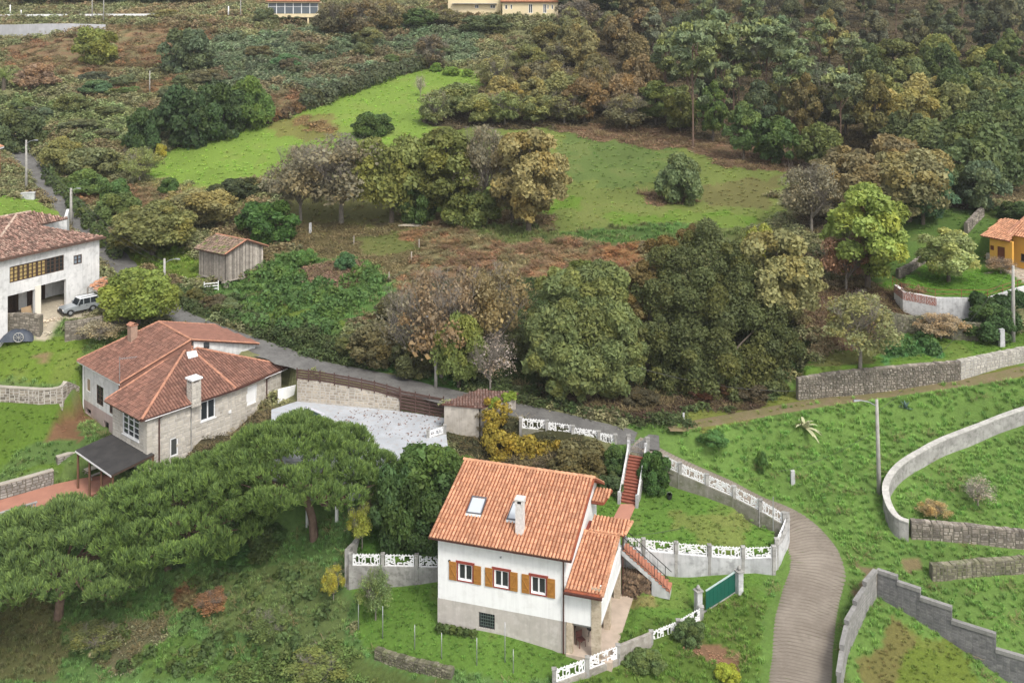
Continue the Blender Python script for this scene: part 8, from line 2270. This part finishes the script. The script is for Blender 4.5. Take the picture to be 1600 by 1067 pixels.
def stone_pine(label, base, centre, Rx, seed, n=5200, hdome=2.6, c=(0.110,0.180,0.060), ry=None):
    f = col_at(*base); c0 = P(*centre)-f; ry = ry or Rx
    root = empty('pine_tree', f-Vector((0,0,.1)), 0, label, 'pine tree')
    r = random.Random(seed); L = []
    tries = 0
    while len(L) < 92 and tries < 4000:
        tries += 1
        a, q = r.uniform(0, 6.283), math.sqrt(r.random()); x, y = q*math.cos(a), q*math.sin(a)
        z = hdome*(1-q*q)+r.uniform(-.75,.45); rr = r.uniform(.75, 1.25)*(1-.2*q)
        if any((x*Rx-l[3])**2+(y*ry-l[4])**2 < (.92)**2 for l in [(0,0,0,l2[0]-c0.x,l2[1]-c0.y) for l2 in L]): continue
        L.append((c0.x+x*Rx, c0.y+y*ry, c0.z+z-hdome*.4, rr))
    under = [(c0.x+(l[0]-c0.x)*.9, c0.y+(l[1]-c0.y)*.9, l[2]-.8, l[3]*.7) for l in L[::3]]
    V, Q, lv, lh = needle_crown(L+under, n, .44, seed)
    o = np_mesh('crown', V, Q, LEAFP, parent=root, attrs={'lv': ('FACE', lv), 'lh': ('FACE', lh)}); o.color = (*c, 1)
    mb = MB(); top = Vector((c0.x*.8, c0.y*.8, c0.z-hdome*.3)); fork = top*.62
    mb.tube([(0,0,-.4), fork*.5+Vector((.15,0,0)), fork], [.36,.30,.27], 9)
    for l in L[::4]:
        e = Vector(l[:3])-Vector((0,0,.3)); m_ = fork.lerp(e, .5)-Vector((0,0,.35)); mb.tube([fork.lerp(top, r.random()*.6), m_, e], [.15,.09,.03], 6, cap=False)
    mb.build('trunk', BARKP, root)
    return root
stone_pine('largest umbrella pine, its crown overlapping the white terrace', (492, 73.2), (462,712,72.8), 6.7, 3, n=8500, ry=5.6, hdome=3.0)
stone_pine('middle umbrella pine in front of the stone house', (262, 73.5), (285,780,71.8), 6.4, 5, n=7500, c=(0.112,0.185,0.062), ry=5.4)
stone_pine('umbrella pine at the left edge below the brick terrace', (90, 71.5), (95,845,70.0), 7.0, 8, n=8000, c=(0.122,0.195,0.074), ry=5.4)
stone_pine('low outer umbrella pine cut by the left edge', (-40, 70), (-70,885,69), 5.5, 9, n=4000)

# ---- the wood on the right hillside: rows from the meadow edge upwards
rowdef = [
 # (points of the foot line), spacing px
 ([(690,192),(760,196),(860,198),(940,200),(1040,205),(1110,228),(1165,245),(1240,256),(1300,268)], 46),
 ([(720,172),(800,170),(900,172),(1000,178),(1100,195),(1200,218),(1300,235),(1400,248),(1480,262),(1560,270),(1640,275)], 52),
 ([(770,142),(860,140),(960,146),(1060,158),(1160,178),(1260,198),(1360,212),(1460,222),(1560,232),(1650,236)], 54),
 ([(815,112),(900,108),(1000,116),(1100,132),(1200,150),(1300,168),(1400,182),(1500,192),(1600,200),(1660,204)], 54),
 ([(850,82),(930,80),(1030,90),(1130,105),(1230,122),(1330,138),(1430,150),(1530,160),(1640,168)], 54),
 ([(900,58),(1000,66),(1100,78),(1200,94),(1300,108),(1400,118),(1500,126),(1640,134)], 54),
 ([(985,38),(1080,50),(1180,62),(1280,76),(1380,86),(1480,94),(1580,100),(1650,104)], 56),
 ([(1040,18),(1140,28),(1240,42),(1340,52),(1440,60),(1540,66),(1650,70)], 58),
 ([(1080,-2),(1180,6),(1280,18),(1380,28),(1480,34),(1580,38),(1660,40)], 60),
]
ORD = ['first','second','third','fourth','fifth','sixth','seventh','eighth','ninth','tenth','eleventh','twelfth','thirteenth','fourteenth','fifteenth','sixteenth','seventeenth','eighteenth','nineteenth','twentieth','twenty-first','twenty-second','twenty-third','twenty-fourth']
rf_ = random.Random(21)
def wood_kind(px, row, i):
    u = rf_.random()
    if px < 900: return ('far_airy' if u < .35 else 'far_round'), [(0.120,0.135,0.056),(0.128,0.122,0.060),(0.105,0.128,0.052),(0.148,0.148,0.062)][i % 4], 'olive brown'
    if px < 1010: return ('far_airy' if u < .3 else 'far_round'), [(0.120,0.108,0.058),(0.105,0.105,0.052),(0.135,0.112,0.060)][i % 3], 'rusty brown'
    if px < 1340:
        if row == 0: return ('far_round' if u < .75 else 'far_tall'), [(0.060,0.095,0.032),(0.11,0.12,0.04),(0.065,0.10,0.035),(0.085,0.105,0.035)][i % 4], 'dark green'
        if row <= 5 and u < .55: return 'far_pine', [(0.092,0.118,0.066),(0.100,0.122,0.062),(0.088,0.110,0.060)][i % 3], 'bluish green'
        return ('far_tall' if u < .8 else 'far_airy'), [(0.060,0.078,0.042),(0.115,0.105,0.05),(0.070,0.088,0.05),(0.10,0.11,0.075)][i % 4], 'grey green'
    if 1370 < px < 1480 and row in (2, 3): return 'far_round', [(0.23,0.215,0.075),(0.20,0.19,0.07),(0.16,0.165,0.06)][i % 3], 'yellow'
    if row >= 6: return ('far_tall' if u < .6 else 'far_pine'), [(0.068,0.082,0.052),(0.080,0.090,0.058)][i % 2], 'blackish green'
    return ('far_round' if u < .75 else 'far_tall'), [(0.072,0.100,0.038),(0.090,0.112,0.045),(0.115,0.125,0.048),(0.060,0.085,0.036)][i % 4], 'green'
ROWN = ['front row of the wood','second row of the wood','third row of the wood','fourth row of the wood','fifth row of the wood','sixth row of the wood','seventh row of the wood','eighth row of the wood','topmost row of the wood']
for ri, (pl_, spc) in enumerate(rowdef):
    xs = [p[0] for p in pl_]; ys = [p[1] for p in pl_]
    x = xs[0]; cnt = 0
    while x < xs[-1]:
        y = np.interp(x, xs, ys); px = x+rf_.uniform(-12, 12); py = y+rf_.uniform(-9, 9)
        k, c, tn = wood_kind(px, ri, rf_.randrange(12))
        f = at(px, py); sc = F/f.y
        h = {'far_pine': rf_.uniform(11.5, 14.5), 'far_tall': rf_.uniform(9.5, 12.5), 'conifer': rf_.uniform(7.5, 10)}.get(k, rf_.uniform(6.8, 9.6))
        if ri == 0: h *= .82
        if px < 900: h *= .78
        wd = {'far_pine': rf_.uniform(5.0, 6.5), 'far_tall': rf_.uniform(5, 7), 'conifer': rf_.uniform(5, 6.5)}.get(k, rf_.uniform(6.5, 9.0))
        v = rf_.uniform(.8, 1.25); c = tuple(q*v*rf_.uniform(.93, 1.07) for q in c)
        noun = {'far_pine': 'tall pine', 'conifer': 'dense conifer', 'far_tall': 'tall narrow tree', 'far_airy': 'thin twiggy tree'}.get(k, 'round tree')
        tree(k, px, py, py-h*sc, wd*sc, c, '%s %s, %s from left in the %s' % (tn, noun, ORD[min(cnt, 23)], ROWN[ri]), 'tree' if k != 'far_pine' else 'pine tree', name='tree' if k != 'far_pine' else 'pine_tree', group='trees of the wood on the right hillside')
        cnt += 1; x += spc*rf_.uniform(.8, 1.2)
# trees on the slope between the wood and the yellow house
for i, (px, py, tp, w, c, lb) in enumerate([(1500,318,200,110,(0.075,0.105,0.045),'dark green round tree above the path to the yellow house'),(1560,300,190,110,(0.065,0.095,0.040),'broad dark tree above the yellow house'),(1530,332,245,80,(0.085,0.120,0.070),'pale bluish green tree just above the yellow house path'),
   (1395,300,205,100,(0.14,0.12,0.065),'brownish round tree behind the pale olive brown one'),(1330,300,222,90,(0.13,0.115,0.06),'small brown tree at the corner between meadow and wood'),(1600,262,150,110,(0.06,0.09,0.035),'dark tree at the right edge above the hedge')]):
    tree('far_round', px, py, tp, w, c, lb, 'tree')
# tall dark trees along the very top of the hill
for i, px in enumerate((60,120,185,240,300,880,940,1000)):
    tree('far_round', px, 8 if px < 500 else 22, -34, 74, [(0.05,0.07,0.035),(0.11,0.10,0.05),(0.055,0.075,0.04)][i % 3], '%s dark tree behind the far road along the top edge' % ORD[i].replace('first', 'leftmost'), 'tree', group='dark trees along the top edge')

# small bushes scattered in the brambles (nothing tells them apart)
def scatter_bushes(poly, n, label, group, c, wpx, hpx, kd='bush', cat='bush', seed=1):
    r = random.Random(seed); xs = [p[0] for p in poly]; ys = [p[1] for p in poly]; k = 0
    while k < n:
        px, py = r.uniform(min(xs), max(xs)), r.uniform(min(ys), max(ys))
        if not inside(np.array([px]), np.array([py]), poly)[0]: continue
        q = at(px, py); d, v = seg_near(np.array([q.x]), np.array([q.y]), ROAD)
        if d[0] < 3.2: continue
        w = r.uniform(*wpx); cc = tuple(v*r.uniform(.8, 1.25) for v in c)
        tree(kd, px, py, py-r.uniform(*hpx), w, cc, label, cat, group=group); k += 1
scatter_bushes([(0,190),(150,120),(330,70),(760,60),(740,95),(640,108),(430,150),(200,220),(60,220)], 34, 'low rounded bush swallowed by grey green brambles on the upper left hillside', 'bushes in the upper left brambles', (0.085,0.11,0.055), (26,60), (10,24), seed=3)
scatter_bushes([(580,480),(700,430),(1000,450),(1010,600),(850,612),(640,570)], 12, 'dark low bush in the undergrowth of the bank above the road', 'bushes in the bank above the road', (0.055,0.075,0.03), (40,80), (24,46), seed=5)
scatter_bushes([(275,450),(400,510),(540,535),(700,592),(700,606),(560,572),(420,538),(300,490)], 12, 'brownish green low bush on the road bank', 'bushes on the road bank', (0.085,0.085,0.042), (30,60), (14,30), seed=6)
scatter_bushes([(250,860),(470,830),(480,900),(300,920)], 6, 'dark bush in the shade under the umbrella pines', 'bushes under the pines', (0.05,0.08,0.03), (50,90), (30,50), seed=7)
for px, py, tp, w, c, lb in ((150,1015,975,90,(0.11,0.13,0.055),'loose weedy shrub under the left umbrella pine'),(420,990,955,80,(0.10,0.14,0.05),'loose green shrub in the middle of the lower left slope'),(500,1050,1020,110,(0.12,0.15,0.05),'wide loose shrub at the bottom edge left of the lower lawn'),(330,955,920,60,(0.20,0.12,0.07),'rusty dead shrub on the lower left slope')):
    tree('airy', px, py, tp, w, c, lb, 'shrub')
scatter_bushes([(980,600),(1230,610),(1150,640),(1010,650)], 7, 'rusty low bush at the foot of the huge dark tree', 'bushes at the foot of the dark tree', (0.07,0.055,0.03), (40,70), (14,26), seed=9)

# hedge along the top edge of the bright field
def lobes_line(pts, r0, r1, step, up=.6, seed=1, ws=.5):
    r = random.Random(seed); out = []
    w = [at(*p) for p in pts]
    for a, b in zip(w[:-1], w[1:]):
        L = (b-a).length; n = max(1, int(L/step))
        for i in range(n):
            p = a.lerp(b, i/n); rr = r.uniform(r0, r1); x, y = p.x+r.uniform(-ws,ws), p.y+r.uniform(-ws,ws); out.append((x, y, gz(x, y)+rr*up, rr))
    return out
mass('hedge', 'long bramble hedge along the upper edge of the bright field', 'hedge', lobes_line([(470,172),(520,155),(580,132),(640,112),(665,104)], 1.0, 2.0, .7, ws=.8), 9000, .30, (0.085,0.105,0.060), 2)
mass('hedge', 'dark rusty hedge at the left end of the bright field', 'hedge', lobes_line([(405,195),(440,185),(475,172)], .6, 1.2, .6), 2600, .28, (0.12,0.085,0.05), 3)
mass('hedge', 'ragged ivy hedge running down beside the upper left road', 'hedge', lobes_line([(70,268),(110,318),(150,365),(190,408)], .5, 1.0, .8, seed=5), 4000, .22, (0.075,0.11,0.04), 4)
# yellow creeper over the shed and its ivy
_r = random.Random(2)
cr_ = [(_r.uniform(765,872), _r.uniform(690,722), _r.uniform(76.4,77.4), _r.uniform(.3,.55)) for _ in range(34)]+[(_r.uniform(758,790), _r.uniform(635,700), _r.uniform(78.2,78.7), _r.uniform(.22,.4)) for _ in range(22)]+[(762,628,79.2,.35),(778,634,79.4,.45),(790,640,79.6,.5),(770,650,78.6,.5),(765,672,78.4,.55),(780,685,77.8,.7),(800,692,77.4,.8),(825,697,77.2,.9),(850,702,77.0,.8),(868,700,76.8,.55),(790,712,77.0,.6),(835,712,76.8,.7),(760,690,78.0,.5)]
mass('creeper', 'golden yellow creeper spilling over the small shed', 'creeper', [tuple(P(a, b, c))+(r,) for a, b, c, r in cr_], 11000, .12, (0.29,0.24,0.045), 6, shell=.7, cull=.5)
mass('creeper', 'light green creeper tips on the shed roof corner', 'creeper', [tuple(P(a, b, c))+(r,) for a, b, c, r in [(775,628,80,.35),(790,622,80.6,.4),(800,619,81,.35),(768,633,79.6,.3)]], 1800, .13, (0.19,0.26,0.04), 7)
iv = []
for px, py in ((748,650),(752,668),(745,685),(757,690),(740,700)): iv.append(tuple(P(px, py, 79.3))+(.4,))
mass('ivy', 'bare dark ivy stains and stems on the shed wall', 'ivy', iv, 1100, .10, (0.14,0.13,0.10), 8, shell=.9)
mass('ivy', 'dark green ivy cascading over the terrace wall below the yellow house', 'ivy', [tuple(P(a, b, c))+(r,) for a, b, c, r in [(1530,472,89.9,.8),(1545,480,89.6,.9),(1565,478,89.8,1.0),(1555,498,89.2,.9),(1575,500,89.4,1.0),(1590,470,91,.9),(1540,500,89,.6),(1525,465,90.3,.5)]], 8000, .17, (0.040,0.080,0.026), 9)
mass('ivy', 'leafy weeds growing at the foot of the white house plinth', 'ivy', [tuple(W(x, -.35, .25))+(.28,) for x in np.linspace(-8.3, -6.0, 6)], 900, .12, (0.07,0.11,0.035), 10)

# palm, agaves
def blades(root, n, L, w, c_mat, droop, up, seed, name='leaf', col_=None):
    r = random.Random(seed)
    for k in range(n):
        a = k*2.399+r.uniform(-.2,.2); e = r.uniform(*up); ln = L*r.uniform(.75,1.1); pts = []
        for t in np.linspace(0, 1, 6):
            pts.append(Vector((math.cos(a)*ln*t*math.cos(e), math.sin(a)*ln*t*math.cos(e), ln*t*math.sin(e)-droop*ln*t*t)))
        sd = Vector((-math.sin(a), math.cos(a), 0)); mb = MB(); v = []
        for i, p in enumerate(pts):
            ww = w*math.sin(math.pi*min(.98, .25+.75*i/5))*(1 if i < 5 else .1); v += [p-sd*ww, p+Vector((0,0,-ww*.5)), p+sd*ww]
        mb.add(v, [q for i in range(5) for q in ((3*i,3*i+1,3*i+4,3*i+3),(3*i+1,3*i+2,3*i+5,3*i+4))])
        o = mb.build(name, c_mat, root)
ag1 = empty('agave', at(1257,668), 0, 'big pale variegated agave with drooping yellow leaves on the slope', 'agave')
M_AG = mat('pale_agave', (0.50,0.47,0.28), .6, c2=(0.30,0.34,0.20), scale=5); M_AG2 = mat('blue_agave', (0.16,0.24,0.22), .6, c2=(0.12,0.19,0.17), scale=4)
blades(ag1, 28, 1.65, .15, M_AG, .55, (.1, 1.35), 4)
ag2 = empty('agave', at(1415,638), 0, 'small blue-grey agave on the slope below the grass track', 'agave')
blades(ag2, 18, .75, .07, M_AG2, .15, (.2, 1.4), 5)
pm = empty('palm_tree', at(6,140), 0, 'bright green palm at the left edge', 'palm')
mb = MB(); mb.tube([(0,0,-.3),(0,0,2.2)], [.35,.3], 8); mb.build('trunk', BARK, pm)
PLM = mat('palm_frond', (0.13,0.20,0.045), .6, c2=(0.20,0.24,0.06), scale=2)
r = random.Random(3)
for k in range(26):
    a = k*2.399; e = r.uniform(-.1, 1.3); ln = 3.4; mb = MB()
    pts = [Vector((math.cos(a)*ln*t*math.cos(e), math.sin(a)*ln*t*math.cos(e), 2.2+ln*t*math.sin(e)-1.3*t*t*math.cos(e))) for t in np.linspace(0, 1, 9)]
    sd = Vector((-math.sin(a), math.cos(a), 0))
    for i in range(8):
        for s_ in (-1, 1):
            for q in (0, .5):
                p = pts[i].lerp(pts[i+1], q); tip = p+sd*s_*.55*(1-.5*i/8)+(pts[i+1]-pts[i])*.7-Vector((0,0,.15)); mb.add([p, p+(pts[i+1]-pts[i])*.22, tip], [(0,1,2)])
    mb.build('frond', PLM, pm)
# the vegetable patch: rows of leafy plants, uncountable
def patch(label, name, poly, n, size, c, hgt, seed):
    r = random.Random(seed); xs = [p[0] for p in poly]; ys = [p[1] for p in poly]; L = []
    while len(L) < n:
        px, py = r.uniform(min(xs), max(xs)), r.uniform(min(ys), max(ys))
        if inside(np.array([px]), np.array([py]), poly)[0]: q = at(px, py); rr = r.uniform(*hgt); L.append((q.x, q.y, q.z+rr*.2, rr))
    return mass(name, label, None, L, n*90, size, c, seed, kind_='stuff')
patch('leafy green vegetable and weed patch below the granary', 'garden_weeds', [(345,455),(420,408),(470,400),(460,430),(520,445),(590,420),(592,450),(560,480),(520,500),(400,470)], 110, .20, (0.085,0.160,0.050), (.5,1.0), 3)
patch('second leafy weed strip above the road bank', 'garden_weeds', [(330,478),(400,480),(520,505),(530,522),(420,515),(350,500)], 50, .20, (0.080,0.150,0.048), (.5,.9), 4)
patch('low green weeds and ivy on the rough lower left slope', 'weeds', [(130,940),(300,900),(520,880),(545,960),(480,1040),(280,1060),(150,1040)], 90, .15, (0.085,0.135,0.048), (.2,.5), 6)
patch('lush low weeds at the end of the orchard terrace', 'weeds', [(1378,535),(1450,530),(1465,555),(1395,562)], 34, .16, (0.065,0.140,0.045), (.4,.7), 5)
make_covers()
# ------------------------------------------------------------------ thin autumn haze between the camera and the far hillside
HZ = 0.00022
if HZ:
    hm = bpy.data.materials.new('haze_air'); hm.use_nodes = True; nt = hm.node_tree
    for n in list(nt.nodes): nt.nodes.remove(n)
    ho = nt.nodes.new('ShaderNodeOutputMaterial'); hv = nt.nodes.new('ShaderNodeVolumePrincipled')
    hv.inputs['Color'].default_value = (0.93, 0.96, 1.0, 1); hv.inputs['Density'].default_value = HZ; hv.inputs['Anisotropy'].default_value = 0.2
    nt.links.new(hv.outputs[0], ho.inputs['Volume'])
    mb = MB(); mb.box(-440, -30, -60, 440, 440, 135)
    hz = mb.build('haze', hm, None); tag(hz, 'thin pale air over the whole hillside', kind='stuff')
